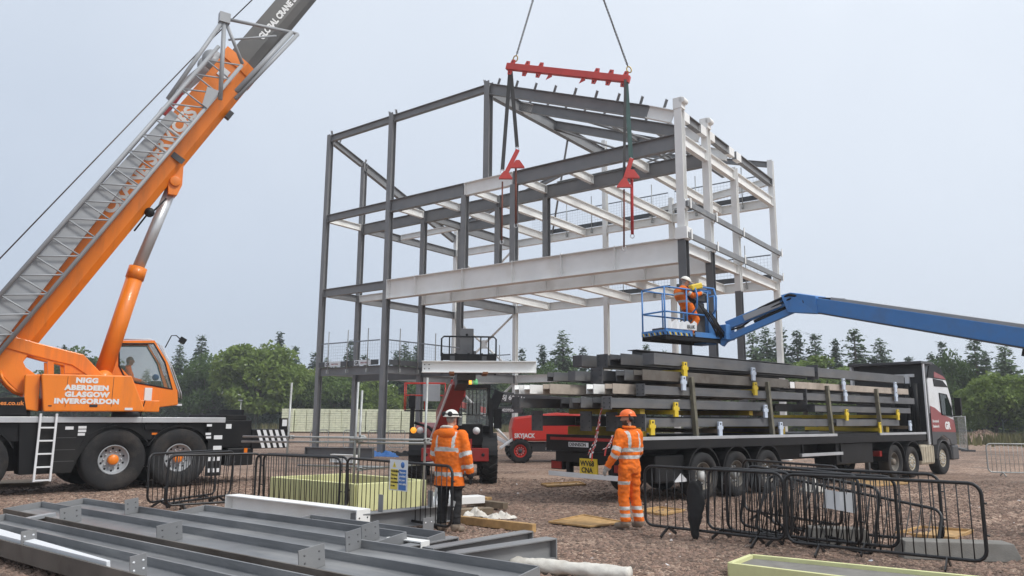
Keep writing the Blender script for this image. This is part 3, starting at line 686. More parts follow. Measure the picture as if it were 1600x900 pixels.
# ---------------------------------------------------------------- edge barriers on the floors
MESHM = mat('grey_mesh_wire', (.22, .24, .27), .6, metal=.3)
def edge_barrier(u0, v0, u1, v1, z, label, n_post=None, banner=0, toe=DARKG):
    a, b = FW(u0, v0, z), FW(u1, v1, z); L_ = (b-a).length; az = math.atan2(b.y-a.y, b.x-a.x)
    r = empty('edge_barrier', a, az, label, 'barrier', 'edge barriers on the steel frame')
    m = MB(); h0, h1 = .12, 1.15
    n = int(L_/.16)
    for i in range(n+1): x = L_*i/n; m.bar((x, 0, h0), (x, 0, h1), .0055, .0055, MESHM)
    for j in range(8): zz = h0+(h1-h0)*j/7; m.bar((0, 0, zz), (L_, 0, zz), .0055, .0055, MESHM)
    m.bar((0, 0, h1+.03), (L_, 0, h1+.03), .02, .05, MESHM); tag(m.build('wire_mesh', r), kind='stuff')
    MB().box((L_/2, -.06, .14), (L_, .03, .24), toe).build('toe_board', r)
    n_post = n_post or max(2, int(L_/2.3)+1)
    for i in range(n_post):
        x = L_*(i+.5)/n_post; q = MB(); q.tube((x, -.10, -.30), (x, -.10, 1.75), .024, GALV, 8); q.box((x, -.10, -.22), (.09, .12, .16), GALV); q.build('post', r)
    for i in range(banner):
        x = L_*(.25+.5*i) if banner > 1 else L_*.45
        q = MB(); q.box((x, -.085, .15), (1.15, .012, .24), SIGNW); o = q.build('banner', r)
        text_obj('lettering', 'GR', .22, TEXTK, plane_xf((x-.53, -.094, .07), (1, 0, 0), (0, 0, 1)), o, bold=.008)
        text_obj('lettering', 'STRUCTURAL', .085, MAROON, plane_xf((x-.12, -.094, .11), (1, 0, 0), (0, 0, 1)), o, bold=.002)
    return r
edge_barrier(.2, -.12, UC-.2, -.12, Z1, 'mesh edge barrier with two banners on the lowest floor between the two left columns', 3, 2)
edge_barrier(UC+.12, .15, UC+.12, VW*.62, Z1, 'mesh edge barrier with one banner receding behind the second tall column', 5, 1)
edge_barrier(.2, VW-.2, UC-.2, VW-.2, Z1, 'mesh edge barrier at the back of the lowest floor', 3)
edge_barrier(UC+1.2, VW+.0, UP, VW, Z3+.02, 'mesh edge barrier at the back of the top floor left of the slim white column', 3)
edge_barrier(UP+.2, VW, UB-.15, VW, Z3+.02, 'mesh edge barrier at the back of the top floor right of the slim white column', 2)
edge_barrier(UB+.2, VW, UL-.2, VW, Z3+.02, 'mesh edge barrier at the top right back corner', 2)
edge_barrier(UP+.2, VW, UB-.15, VW, Z2+.02, 'mesh edge barrier at the back of the middle floor above the blue basket', 2)
edge_barrier(UB+.2, VW, UL-.2, VW, Z2+.02, 'mesh edge barrier at the right back corner of the middle floor', 2)
# bundles of floor decking lying on the beams
def deck_bundle(u, v, z, L_, w_, along_u, label):
    r = empty('decking_bundle', FW(u, v, z), YAW+(0 if along_u else math.pi/2), label, 'decking', 'bundles of floor decking')
    for k in range(5):
        n = 12; vs = []; t = .03
        for i in range(n+1):
            x = -w_/2+w_*i/n; zz = k*.028+(.05 if i % 2 else 0)
            vs += [(0, x, zz), (L_, x, zz)]
        m = MB(); m.add(vs, [(2*i, 2*i+1, 2*i+3, 2*i+2) for i in range(n)], GALV); o = m.build('deck_sheet', r)
        s = o.modifiers.new('solid', 'SOLIDIFY'); s.thickness = .004
deck_bundle(UF+.5, V1+.5, Z3, 4.4, .9, True, 'stack of corrugated decking on the top floor behind the second grey beam')
deck_bundle(UB+.2, V2+1.4, Z2, 4.2, 1.0, True, 'stack of corrugated decking on the middle floor behind the right side columns')
deck_bundle(UF+.6, V1+.6, Z2, 4.0, .9, True, 'stack of corrugated decking on the middle floor behind the white girders')

# ================================================================ helpers for machines
def on_plane(M, px, py, off):
    """photo pixel -> local point of frame M on its vertical plane y = -off (off > 0 is the side facing the camera)"""
    Mi = M.inverted(); o = Mi @ Vector((0, 0, CAM_H)); d = Mi.to_3x3() @ ray(px, py); t = (-off-o.y)/d.y
    return o+d*t
def wheel(parent, c, r, w, rim, hub, side=-1, xf=None, lugs=0, nut=ALU, dish=.06, name='wheel', rr=.56):
    """rim mesh (part) with tyre and hub as sub-parts; axle along local y, outer face towards side"""
    y0 = c[1]; s = side; ax = (0, s, 0); o = Vector(c)
    m = MB(xf); R_ = r*rr
    m.lathe([(R_, -w*.3), (R_*1.0, w*.36), (R_*.93, w*.40), (R_*.90, w*.30), (R_*.80, w*.30-dish), (R_*.30, w*.30-dish*.8), (0, w*.30-dish*.8)], o, ax, rim, 28)
    for i in range(10):
        a = 6.283*i/10; q = o+Vector((math.cos(a)*R_*.55, s*(w*.30-dish*.85), math.sin(a)*R_*.55)); m.tube(q, q+Vector((0, s*.035, 0)), .022, nut, 6)
    for i in range(10):
        a = 6.283*(i+.5)/10; q = o+Vector((math.cos(a)*R_*.73, s*(w*.30-dish*.97), math.sin(a)*R_*.73)); m.tube(q, q+Vector((0, s*.006, 0)), R_*.075, BLACKP, 8)
    p = m.build(name, parent)
    t = MB(xf); h = w/2
    t.lathe([(R_*.98, -h*.8), (r*.90, -h), (r*.985, -h*.86), (r, -h*.5), (r, h*.5), (r*.985, h*.86), (r*.93, h*.98), (r*.78, h*1.03), (r*.66, h*.97), (R_*1.02, h*.82), (R_*.98, h*.7)], o, ax, RUBBER, 40, caps=False)
    if lugs:
        for i in range(lugs):
            for sg in (-1, 1):
                a = 6.283*(i+(.25 if sg > 0 else -.25))/lugs; rot = Matrix.Rotation(-a, 3, 'Y') @ Matrix.Rotation(sg*.5, 3, 'X')
                q = o+Vector((math.sin(a)*0+math.cos(a)*(r*1.0), sg*w*.25, math.sin(a)*(r*1.0)))
                t.box(q, (.07*r/.5, w*.52, .055*r/.5), RUBBER, rot)
    else:
        for k in (-.5, 0, .5): pass
    t.build('tyre', p)
    u = MB(xf); u.lathe([(R_*.34, w*.30-dish), (R_*.34, w*.34), (R_*.28, w*.40), (0, w*.41)], o, ax, hub, 16); u.build('hub', p)
    return p

# ================================================================ MOBILE CRANE
CH = fr_mat((-10.37, 19.54, 0), R(44)); SU = fr_mat((-12.17, 17.80, 0), R(35.32)); SL = CH.inverted() @ SU
crane = empty('mobile_crane', (-10.37, 19.54, 0), R(44), 'orange and black mobile crane with raised boom on big wheels at the left', 'crane')
def cpart(name, m, bevel=.012, parent=None): return m.build(name, parent or crane, bevel)
m = MB(); m.box2((-9.2, -1.32, 1.18), (2.5, 1.32, 1.60), BLACKP); m.box2((-9.2, -.6, .5), (3.0, .6, 1.18), BLACKP); cpart('chassis', m)
m = MB(); m.box2((-9.2, -1.42, 1.60), (.45, -1.28, 1.73), ALU); cpart('deck_edge', m, .006)
m = MB(); m.box2((.456, -1.42, 1.60), (2.55, -1.28, 1.73), ALU); cpart('deck_edge', m, .006)
m = MB(); m.box2((-9.2, -1.27, 1.60), (2.5, 1.3, 1.70), DARKG); cpart('deck', m)
# side panel with ladder, between the second and third wheels
m = MB(); m.prism([(-2.12, 1.6), (-2.02, .46), (-.98, .46), (-.86, .80), (-.66, 1.18), (-.40, 1.42), (-.2, 1.6)], 1, -1.38, -.9, BLACKP); pn = cpart('side_panel', m)
for z in (1.25, .98, .72): m = MB(); m.box2((-1.38, -1.388, z), (-.95, -1.381, z+.012), DARKG); m.build('panel_seam', pn)
m = MB(); m.box2((.55, -1.36, 1.42), (.95, -1.3, 1.60), BLACKP); cpart('fender_bridge', m)
# mudguards over the wheels
def guard(hx, r0=.80):
    m = MB(); n = 14; vs = []
    for i in range(n+1):
        a = R(22+136*i/n); x, z = hx+r0*math.cos(a), .76+r0*math.sin(a)*.92; vs += [(x, -1.40, z), (x, -.85, z)]
    m.add(vs, [(2*i, 2*i+1, 2*i+3, 2*i+2) for i in range(n)], BLACKP); o = cpart('mudguard', m, 0)
    s = o.modifiers.new('solid', 'SOLIDIFY'); s.thickness = .03
for hx in (-5.95, -4.45, -2.95, -.09, 1.43):
    guard(hx, .84); wheel(crane, (hx, -1.20, .725), .725, .42, GREYP, ORANGE, -1, dish=.10, rr=.49); wheel(crane, (hx, 1.20, .725), .725, .42, GREYP, ORANGE, 1, dish=.10, rr=.49)
    m = MB(); m.tube((hx, -1.1, .725), (hx, 1.1, .725), .11, BLACKP, 10); cpart('axle', m, 0)
# rear end: mudflap, outrigger housing and striped outrigger ends
m = MB(); m.box2((2.13, -1.41, .24), (2.52, -1.37, 1.60), BLACKP); mf = cpart('mudflap', m, .004)
for z, w_ in ((1.17, .22), (.90, .22), (.62, .22), (.33, .22)):
    m = MB(); m.box2((2.27, -1.422, z), (2.27+w_, -1.412, z+.10), WHITEP); m.build('reflector', mf)
    if z < .7: m = MB(); m.box2((2.16, -1.422, z), (2.22, -1.412, z+.10), WHITEP); m.build('reflector', mf)
m = MB(); m.box2((2.56, -1.30, .95), (3.34, 1.30, 1.66), BLACKP); m.box2((2.6, -1.25, 1.66), (3.2, 1.2, 1.80), BLACKP); cpart('outrigger_housing', m)
m = MB(); m.box2((2.7, -1.33, .47), (3.42, 1.2, .93), BLACKP); lo = cpart('rear_box', m, .03)
m = MB(); m.box2((3.15, -1.345, .76), (3.24, -1.33, .92), LAMPO); m.build('marker_lamp', lo)
m = MB(); m.box2((3.343, -1.36, .90), (4.42, -.92, 1.42), BLACKP); ob = cpart('outrigger_box', m, .01)
for i in range(5):
    x = 3.46+i*.175; m = MB(); m.add([(x, -1.368, 1.40), (x+.095, -1.368, 1.40), (x+.27, -1.368, .92), (x+.175, -1.368, .92)], [(0, 1, 2, 3)], WHITEP); m.build('white_stripe', ob)
m = MB(); m.box2((4.18, -1.3, 1.42), (4.40, -1.22, 1.72), BLACKP); q = m.build('end_plate', ob); m = MB(); m.box2((4.23, -1.312, 1.50), (4.37, -1.302, 1.68), WHITEP); m.build('reflector', ob)
m = MB(); m.box2((3.36, -.6, 1.45), (3.42, .9, 1.95), BLACKP); vv = cpart('rear_panel', m, .004)
for i in range(4): m = MB(); m.add([(3.424, -.5+i*.16, 1.46), (3.424, -.42+i*.16, 1.46), (3.424, -.34+i*.16, 1.94), (3.424, -.42+i*.16, 1.94)], [(0, 1, 2, 3)], WHITEP); m.build('white_stripe', vv)
# white ladder
m = MB()
for x in (-1.74, -1.42): m.box2((x-.022, -1.50, .30), (x+.022, -1.455, 1.80), WHITEP)
for i in range(5): m.box2((-1.74, -1.495, .31+i*.29), (-1.42, -1.46, .345+i*.29), WHITEP)
for x in (-1.74, -1.42): m.box2((x-.015, -1.5, 1.74), (x+.015, -1.40, 1.79), WHITEP)
cpart('ladder', m, .004)
# small labels and lamps on the black side
def plate(x, z, w_, h_, mt=WHITEP, y=-1.392, name='info_plate'): m = MB(); m.box2((x, y-.006, z), (x+w_, y, z+h_), mt); cpart(name, m, 0)
for x, z, w_, h_ in ((-1.20, 1.44, .17, .07), (-.93, 1.46, .17, .06), (-.93, 1.38, .17, .06), (-.93, 1.30, .15, .06)): plate(x, z, w_, h_)
for x, z, w_, h_ in ((2.06, 1.50, .13, .06), (2.04, 1.28, .14, .06), (2.06, 1.19, .13, .06)): plate(x, z, w_, h_, y=-1.425)
plate(2.62, 1.44, .15, .12, y=-1.305)
for x in (-.74, .74): plate(x, 1.30, .13, .05, LAMPO, -1.33, 'marker_lamp')
# ---- superstructure (slewed a little to the chassis)
def sm(): return MB(SL)
SB = 1.35
bx = [on_plane(SU, *q, SB) for q in ((65, 584), (206, 587), (226, 640), (224, 643), (68, 643))]
pl = [(q.x, q.z) for q in bx]
m = sm(); m.prism(pl, 1, -SB, -.62, ORANGE); pod = cpart('side_pod', m, .03)
m = sm(); x0 = pl[0][0]; m.prism([(x0-.30, pl[0][1]-.02), (x0-.004, pl[0][1]), (x0+.03, pl[4][1]), (x0-.26, pl[4][1]+.05)], 1, -SB+.22, -.60, ORANGE); cpart('pod_end', m, .02)
tx = plane_xf((0, 0, 0), (1, 0, 0), (0, 0, 1))
for k, (s_, yy) in enumerate((('NIGG', 598), ('ABERDEEN', 609.5), ('GLASGOW', 620), ('INVERGORDON', 630.5))):
    c0 = on_plane(SU, 136, yy, SB+.008)
    text_obj('lettering', s_, .155, TEXTW, SL @ Matrix.Translation((c0.x, -SB-.005, c0.z)) @ tx, pod, bold=.010, align='CENTER', spacing=1.08, squash=1.12)
for px_ in (104, 176):
    c0 = on_plane(SU, px_, 612, SB); m = sm(); m.box((c0.x, -SB-.002, c0.z), (.008, .006, .70), INTERIOR); m.build('panel_seam', pod)
c0 = on_plane(SU, 146, 634, SB); m = sm(); m.box((c0.x, -SB-.004, c0.z), (.17, .02, .06), INTERIOR); m.build('handle_recess', pod, .01)
c0 = on_plane(SU, 78, 634, SB); m = sm(); m.box((c0.x, -SB-.004, c0.z), (.07, .014, .025), INTERIOR); m.build('vent', pod)
c0 = on_plane(SU, 201, 639, SB); m = sm(); m.box((c0.x, -SB-.004, c0.z), (.17, .012, .055), WHITEP); m.build('info_plate', pod)
# side frames with the long orange arm and oval opening
OFF = .50
def poly(pts, off): return [(lambda q: (q.x, q.z))(on_plane(SU, a, b, off)) for a, b in pts]
for off, nm in ((OFF, 'side_frame'), (-.50, 'side_frame')):
    arm = poly([(-45, 512), (0, 520), (66, 538), (130, 554), (166, 592), (150, 596), (112, 571), (70, 561), (8, 544), (-45, 536)], off)
    if off < 0: arm = poly([(-45, 512), (0, 520), (66, 538), (130, 554), (166, 592), (150, 596), (112, 571), (70, 561), (8, 544), (-45, 536)], OFF)
    m = sm(); m.prism(arm, 1, -off-.08, -off+.08, ORANGE); a_ = cpart('frame_arm', m, .02)
    web = poly([(-45, 536), (8, 544), (44, 553), (36, 566), (40, 574), (54, 584), (54, 622), (44, 620), (26, 610), (8, 592), (-10, 566), (-45, 560)], OFF)
    m = sm(); m.prism(web, 1, -off-.05, -off+.05, ORANGE); m.build('web_plate', a_, .008)
    web = poly([(74, 563), (84, 565), (84, 586), (74, 586)], OFF); m = sm(); m.prism(web, 1, -off-.05, -off+.05, ORANGE); m.build('strut', a_, .006)
    web = poly([(100, 568), (118, 573), (134, 584), (101, 584)], OFF); m = sm(); m.prism(web, 1, -off-.05, -off+.05, ORANGE); m.build('web_plate', a_, .006)
    for i in range(1):
        pts = [on_plane(SU, *q, OFF) for q in ((0, 580), (4, 592), (12, 602), (24, 612), (42, 618))]; pts = [Vector((q.x, -off-.09, q.z)) for q in pts]
        m = sm(); m.path(pts, .035, ORANGE, 8); m.build('edge_tube', a_)
m = sm(); m.box2((-1.5, -.48, 1.86), (3.6, .48, 2.15), ORANGE); cpart('slew_platform', m, .02)
m = sm(); m.tube((.0, 0, 1.68), (.0, 0, 1.88), .85, DARKG, 32); cpart('slew_ring', m, 0)
m = sm(); m.tube((2.9, -.2, 1.72), (2.9, -.2, 1.9), .35, DARKG, 20); cpart('hose_drum', m, 0)
cw = poly([(-40, 622), (38, 620), (43, 650), (-40, 650)], 1.15); m = sm(); m.prism(cw, 1, -1.15, 1.15, BLACKP); cwt = cpart('counterweight', m, .02)
c0 = on_plane(SU, 37, 633, 1.16); text_obj('lettering', 'globalcranes.co.uk', .135, TEXTO, SL @ Matrix.Translation((c0.x, -1.156, c0.z)) @ tx, cwt, bold=.003, align='RIGHT')
m = sm(); m.box2((-2.6, -1.15, 1.80), (-.6, 1.15, 3.0), DARKG); cpart('rear_counterweight', m, .03)
# ---- boom
EL = R(59.9); bd = Vector((math.cos(EL), 0, math.sin(EL))); bn = Vector((-math.sin(EL), 0, math.cos(EL)))
B0 = Vector((.32, 0, 2.50))
def boom_box(m, t0, t1, lo, dep, wid, mt, curve=True):
    a = B0+bd*t0+bn*lo; b = B0+bd*t1+bn*lo; vs = []
    # rounded belly, flat top (profile in y / bn)
    pr = [(-wid/2, dep), (-wid/2, dep*.42), (-wid*.42, dep*.18), (-wid*.24, dep*.03), (wid*.24, dep*.03), (wid*.42, dep*.18), (wid/2, dep*.42), (wid/2, dep)]
    n = len(pr)
    for o in (a, b): vs += [o+Vector((0, y, 0))+bn*h for y, h in pr]
    m.add(vs, [(i, (i+1) % n, n+(i+1) % n, n+i) for i in range(n)]+[tuple(range(n))[::-1], tuple(range(n, 2*n))], mt)
m = sm(); boom_box(m, 0, 10.5, 0, 1.10, .90, ORANGE); main = cpart('main_boom', m, .015)
DARKB = mat('dark_boom_grey', (.085, .083, .080), .38, var=.1, scale=1.2, dirt=(.13, .12, .105), dirt_amt=.6, dirt_scale=.9)
for t0, t1, lo, dep, wd in ((9.8, 20.5, .10, .90, .76), (20.3, 27.6, .15, .80, .66), (27.4, 33.0, .20, .70, .56)):
    m = sm(); boom_box(m, t0, t1, lo, dep, wd, DARKB); tb = cpart('telescopic_boom', m, .012)
    if t0 < 10:
        P = B0+bd*11.45+bn*.56+Vector((0, -wd/2-.012, 0))
        text_obj('lettering', 'GLOBAL CRANE SERVICES', .24, TEXTW, SL @ plane_xf(P, bd, bn), tb, bold=.012, squash=.95)
m = sm(); boom_box(m, 10.15, 10.5, -.03, 1.18, .98, ORANGE); m.build('boom_collar', main, .01)
P = B0+bd*4.6+bn*.62+Vector((0, -.458, 0)); text_obj('lettering', 'CRANE SERVICES', .46, TEXTW, SL @ plane_xf(P, bd, bn), main, bold=.02, squash=1.05)
c0 = B0+bd*9.9+bn*1.2; m = sm(); m.tube(c0+Vector((0, -.42, 0)), c0+Vector((0, -.36, 0)), .30, GREYP, 20); m.tube(c0+Vector((0, .1, 0)), c0+Vector((0, .16, 0)), .30, GREYP, 20); m.bar(c0-bd*1.2+bn*.15, c0, .08, .30, GREYP); m.build('sheave_bracket', main)
m = sm(); m.bar(B0+bd*7.9+bn*1.22, B0+bd*9.3+bn*1.3, .08, .10, RED); m.bar(B0+bd*7.9+bn*1.05, B0+bd*7.9+bn*1.4, .1, .12, RED); m.build('guide_rail', main)
c0 = B0+bd*9.75+bn*.78; m = sm(); m.box(c0+Vector((0, -.47, 0)), (.30, .02, .26), WHITEP, Matrix.Rotation(-EL, 3, 'Y')); m.build('info_plate', main)
m = sm(); m.box(B0+bd*6.9+bn*.28+Vector((0, -.452, 0)), (.16, .02, .34), DARKG, Matrix.Rotation(-EL, 3, 'Y')); m.build('boom_pad', main)
for t in (8.9,):
    m = sm(); m.box(B0+bd*t-bn*.03+Vector((0, -.3, 0)), (.26, .14, .14), DARKG, Matrix.Rotation(-EL, 3, 'Y')); m.build('jib_bracket', main, .01)
tip = B0+bd*33.3
m = sm()
for y in (-.2, 0, .2): m.tube(tip+Vector((0, y-.04, 0))-bn*.1, tip+Vector((0, y+.04, 0))-bn*.1, .30, DARKG, 16)
m.bar(tip-bd*.8+bn*.3, tip-bn*.1, .5, .5, ORANGE); m.build('boom_head', main)
# hoist rope above the boom
m = sm(); a = B0+bd*-.5+bn*1.95; m.tube(a, B0+bd*10.3+bn*1.62, .018, CHAINM, 6); m.tube(B0+bd*10.3+bn*1.62, tip+bn*.25, .018, CHAINM, 6); m.build('hoist_rope', main)
# lifting cylinder
cb = on_plane(SU, 158, 592, 0); ct = on_plane(SU, 270, 290, 0); cj = on_plane(SU, 216, 418, 0)
cb.y = ct.y = cj.y = 0
m = sm(); m.tube(cb, cj, .205, ORANGE, 24); m.tube(cj-(cj-cb).normalized()*.32, cj, .225, ORANGE, 24); cyl = cpart('lift_cylinder', m, 0)
m = sm(); m.tube(cj, ct, .145, CHROME, 24); m.build('piston_rod', cyl)
m = sm(); m.prism(poly([(262, 268), (287, 250), (284, 290), (276, 306), (262, 304)], .2), 1, -.26, .26, ORANGE); m.tube((ct.x, -.32, ct.z+.05), (ct.x, .32, ct.z+.05), .14, ORANGE, 16); m.build('boom_bracket', main, .01)
m = sm(); m.tube((cb.x, -.5, cb.z), (cb.x, .5, cb.z), .2, ORANGE, 16); m.build('base_pin', cyl)
m = sm(); h0 = on_plane(SU, 260, 310, .25)
m.path([h0, h0+Vector((-.25, 0, -.35)), h0+Vector((-.45, 0, -.55)), h0+Vector((-.7, 0, -1.0))], .025, BLACKP, 6); m.ball(h0+Vector((-.38, 0, -.45)), .13, BLACKP); m.build('hose_reel', cyl)
# ---- stowed lattice jib on the near side of the boom
JW, JD = .62, .82
def jp(t, lo, y): return B0+bd*t+bn*lo+Vector((0, y, 0))
m = sm(); T0, T1 = .35, 9.9; YA, YB = -.62, -.62-JW
def lo_at(t): return (.56, 1.34) if t > 1 else (.62, 1.30)
nodes = []
nbay = 17
for i in range(nbay+1):
    t = T0+(T1-T0)*i/nbay; f_ = 1.0 if i < 14 else 1.0
    nodes.append([jp(t, .54, YB), jp(t, 1.28, YB), jp(t, 1.28, YA), jp(t, .54, YA)])
for k in range(4): m.tube(nodes[0][k], nodes[-1][k], .050 if k < 2 else .040, GREYP, 8)
jib = cpart('lattice_jib', m, 0)
m = sm()
for i in range(nbay):
    a, b = nodes[i], nodes[i+1]
    m.tube(a[0], a[1], .021, GREYP, 6)
    m.tube(*((a[1], b[0]) if i % 1 == 0 else (a[0], b[1])), .021, GREYP, 6)
    m.tube(*((a[2], b[1]) if i % 2 else (a[1], b[2])), .024, GREYP, 6); m.tube(*((a[3], b[0]) if i % 2 else (a[0], b[3])), .024, GREYP, 6)
m.build('lacing', jib)
m = sm(); boom_in = [jp(T0, .60, YB+.09), jp(7.2, .66, YB+.09)]
vs = []
for t, w0, w1 in ((.5, .62, 1.24), (4.6, .80, 1.22), (7.6, .92, 1.14)):
    vs += [jp(t, w0, YB+.10), jp(t, w1, YB+.10), jp(t, w1, YA-.04), jp(t, w0, YA-.04)]
m.add(vs, [(0, 1, 2, 3)]+[(4*i+j, 4*i+(j+1) % 4, 4*i+4+(j+1) % 4, 4*i+4+j) for i in range(2) for j in range(4)]+[(8, 11, 10, 9)], GREYP); m.build('inner_jib_section', jib, .01)
m = sm()   # jib head frame at the top end
a = jp(9.95, .38, YB-.05); b = jp(10.65, 1.62, YB-.05); c_ = jp(11.75, .10, YB-.05); d_ = jp(9.35, .30, YB-.05)
for p, q, r_ in ((jp(8.65, .40, YB-.05), b, .06), (b, c_, .05), (jp(9.15, .22, YB-.05), c_, .07), (jp(8.95, .12, YB-.05), jp(11.85, -.06, YB-.05), .055), (jp(7.75, 1.36, YB), b, .055), (b, jp(9.95, .55, YB), .05), (b, b+Vector((0, .7, 0)), .06), (c_, c_+Vector((0, .7, 0)), .06), (c_, jp(11.85, -.06, YB-.05), .045), (jp(10.25, 1.2, YB), jp(11.35, .35, YB), .03)): m.tube(p, q, r_, GREYP, 8)
m.box(b, (.28, .2, .28), GREYP); m.build('jib_head', jib)
m = sm(); m.prism([(0, 0), (.62, .05), (.50, .34), (0, .16)], 1, 0, .03, GREYP)
o = m.build('gusset_plate', jib)
for v in o.data.vertices: v.co = (SL @ (jp(8.2, .50, YB-.08)+bd*((SL.inverted() @ v.co).x)+bn*((SL.inverted() @ v.co).z)+Vector((0, (SL.inverted() @ v.co).y, 0))))
# ---- cab (on the far side, forward)
CO = -.42
def cp(q, off=CO): return [(lambda p: (p.x, p.z))(on_plane(SU, a, b, off)) for a, b in q]
body = cp([(172, 533), (242, 533), (262, 566), (276, 609), (277, 632), (212, 640), (172, 640)])
win = cp([(186, 537), (240, 537), (257, 566), (269, 608), (212, 598), (193, 586), (186, 572)])
YN, YF = -CO, -CO+1.0      # near and far cab sides (local y)
m = sm(); floor_z = body[4][1]
# frame of the near side = body polygon with window hole (built as a ring of quads)
ring_o = [body[0], body[1], body[2], body[3], body[4], body[5], body[6]]; ring_i = [win[0], win[1], win[2], win[3], win[3], win[4], win[6]]
for yy in (YN, YF):
    vs = [(x, yy, z) for x, z in ring_o]+[(x, yy, z) for x, z in ring_i]; n = 7
    m.add(vs, [(i, (i+1) % n, n+(i+1) % n, n+i) for i in range(n) if i != 3]+[(3, 4, 10)], ORANGE)
# roof, back, floor, lower front
def strip(a, b, mt=ORANGE): m.add([(a[0], YN, a[1]), (b[0], YN, b[1]), (b[0], YF, b[1]), (a[0], YF, a[1])], [(0, 1, 2, 3)], mt)
strip(body[0], body[1]); strip(body[6], body[0]); strip(body[5], body[6]); strip(body[4], body[5]); strip(body[3], body[4])
cab = m.build('cab', crane); s = cab.modifiers.new('solid', 'SOLIDIFY'); s.thickness = .035; s.offset = 0
for yy, nm in ((YN-.0, 'side_window'), (YF, 'side_window')):
    m = sm(); m.add([(x, yy, z) for x, z in win], [tuple(range(7))], GLASS if yy == YN else GLASSL); w_ = m.build(nm, cab)
    m = sm(); pts = [Vector((x, yy-.02, z)) for x, z in win]
    m.path(pts, .022, BLACKP, 6, closed=True); m.build('window_seal', w_)
m = sm(); m.add([(body[1][0], YN, body[1][1]), (body[2][0], YN, body[2][1]), (body[3][0], YN, body[3][1]), (body[3][0], YF, body[3][1]), (body[2][0], YF, body[2][1]), (body[1][0], YF, body[1][1])], [(0, 1, 4, 5), (1, 2, 3, 4)], GLASSL); m.build('windscreen', cab)
q0 = cp([(178, 530), (236, 530), (249, 538), (266, 572), (280, 612), (281, 622)])
for yy in (YN+.05, YF-.05):
    m = sm(); m.path([(x, yy, z) for x, z in q0], .016, ALU, 6); m.build('guard_rail', cab)
    m = sm(); m.path([(x+.06, yy, z-.02) for x, z in q0[2:]], .014, ALU, 6); m.build('guard_rail', cab)
m = sm(); p = Vector((q0[2][0]+.15, YN, q0[2][1]-.08)); e = on_plane(SU, 274, 527, CO); f_ = on_plane(SU, 284, 532, CO); m.path([p, Vector((e.x-.1, YN, e.z+.04)), Vector((e.x+.02, YN, e.z+.05)), Vector((f_.x, YN, f_.z))], .016, BLACKP, 6); m.box((f_.x+.02, YN, f_.z), (.17, .12, .15), BLACKP, Matrix.Rotation(.5, 3, 'Y')); m.build('work_lamp', cab, .01)
c0 = on_plane(SU, 231, 616, .9); m = sm(); m.box(c0, (.17, .10, .31), WHITEP); m.tube(c0+Vector((-.05, 0, -.15)), c0+Vector((-.12, .05, -.55)), .016, BLACKP, 6); m.build('mirror', cab, .05)
m = sm(); m.box2((body[4][0]-.02, YN+.1, body[4][1]-.03), (body[4][0]+.14, YF-.1, body[4][1]+.02), WHITEP); m.build('step', cab)
sx, sz = win[6][0]+.10, body[4][1]
m = sm(); m.box2((sx, YN+.28, sz+.10), (sx+.45, YN+.75, sz+.42), INTERIOR); m.box2((sx-.02, YN+.28, sz+.4), (sx+.1, YN+.75, sz+1.0), INTERIOR); m.box2((sx+.75, YN+.2, sz+.1), (sx+1.0, YN+.8, sz+.62), INTERIOR); m.box2((sx-.1, YN+.1, sz-.02), (sx+1.3, YF-.1, sz+.09), INTERIOR); m.build('seat', cab, .03)
m = sm(); m.ball((sx+.86, YN+.35, sz+.72), .09, SIGNB); m.box((sx+.62, YN+.2, sz+.46), (.12, .12, .16), SIGNB); m.build('controls', cab)
CRANE_SEAT = SU @ Vector((sx+.22, YN+.5, sz+.42))
# timber mat under the far left outrigger
m = MB()
p = at_z(28, 760); tm = empty('timber_mat', (p.x-.6, p.y+.3, 0), R(20), 'timber mat on the gravel under the crane beside its ladder', 'timber mat')
for i in range(4): MB().box((0, -.45+i*.3, .045), (1.9, .28, .09), WOODO).build('plank', tm, .006)
# ================================================================ LOAD LIFTING GEAR
SPL, SPR = at_y(792, 104, 28.5), at_y(984, 124.5, 26.7)
spd = (SPR-SPL); spl = spd.length; sxu = spd.normalized()
HOOK = (SPL+SPR)/2+Vector((0, 0, 7.3))
spread = empty('spreader_beam', (SPL+SPR)/2, 0, 'red spreader beam hanging level from two chains above the frame', 'spreader beam')
o = (SPL+SPR)/2
def rel(p): return p-o
m = MB(); m.bar(rel(SPL), rel(SPR), .20, .26, REDL); bm_ = m.build('bar', spread, .01)
upv = sxu.cross(Vector((0, 1, 0))).normalized(); upv = upv if upv.z > 0 else -upv
for t in (.04, .165, .28, .735, .845, .96):
    p = rel(SPL+spd*t); m = MB()
    for s in (1, -1):
        m.add([p+sxu*a+upv*(b*s)+Vector((0, y, 0)) for y in (-.015, .015) for a, b in ((-.12, .12), (.12, .12), (.08, .33), (-.08, .33))], [(3, 2, 1, 0), (4, 5, 6, 7), (0, 1, 5, 4), (1, 2, 6, 5), (2, 3, 7, 6), (3, 0, 4, 7)], REDL)
        m.tube(p+upv*(.24*s)+Vector((0, -.017, 0)), p+upv*(.24*s)+Vector((0, .017, 0)), .04, TEXTK, 8)
    m.build('lug', spread)
for t in (.37, .64):
    p = rel(SPL+spd*t); m = MB(); m.add([p-upv*.13+sxu*-.03+Vector((0, -.01, 0)), p-upv*.13+sxu*.10+Vector((0, -.01, 0)), p-upv*.40+sxu*-.08+Vector((0, -.01, 0)), p-upv*.22+sxu*.14+Vector((0, .02, 0))], [(0, 1, 3, 2)], REDL); oo = m.build('support_fin', spread); oo.modifiers.new('s', 'SOLIDIFY').thickness = .015
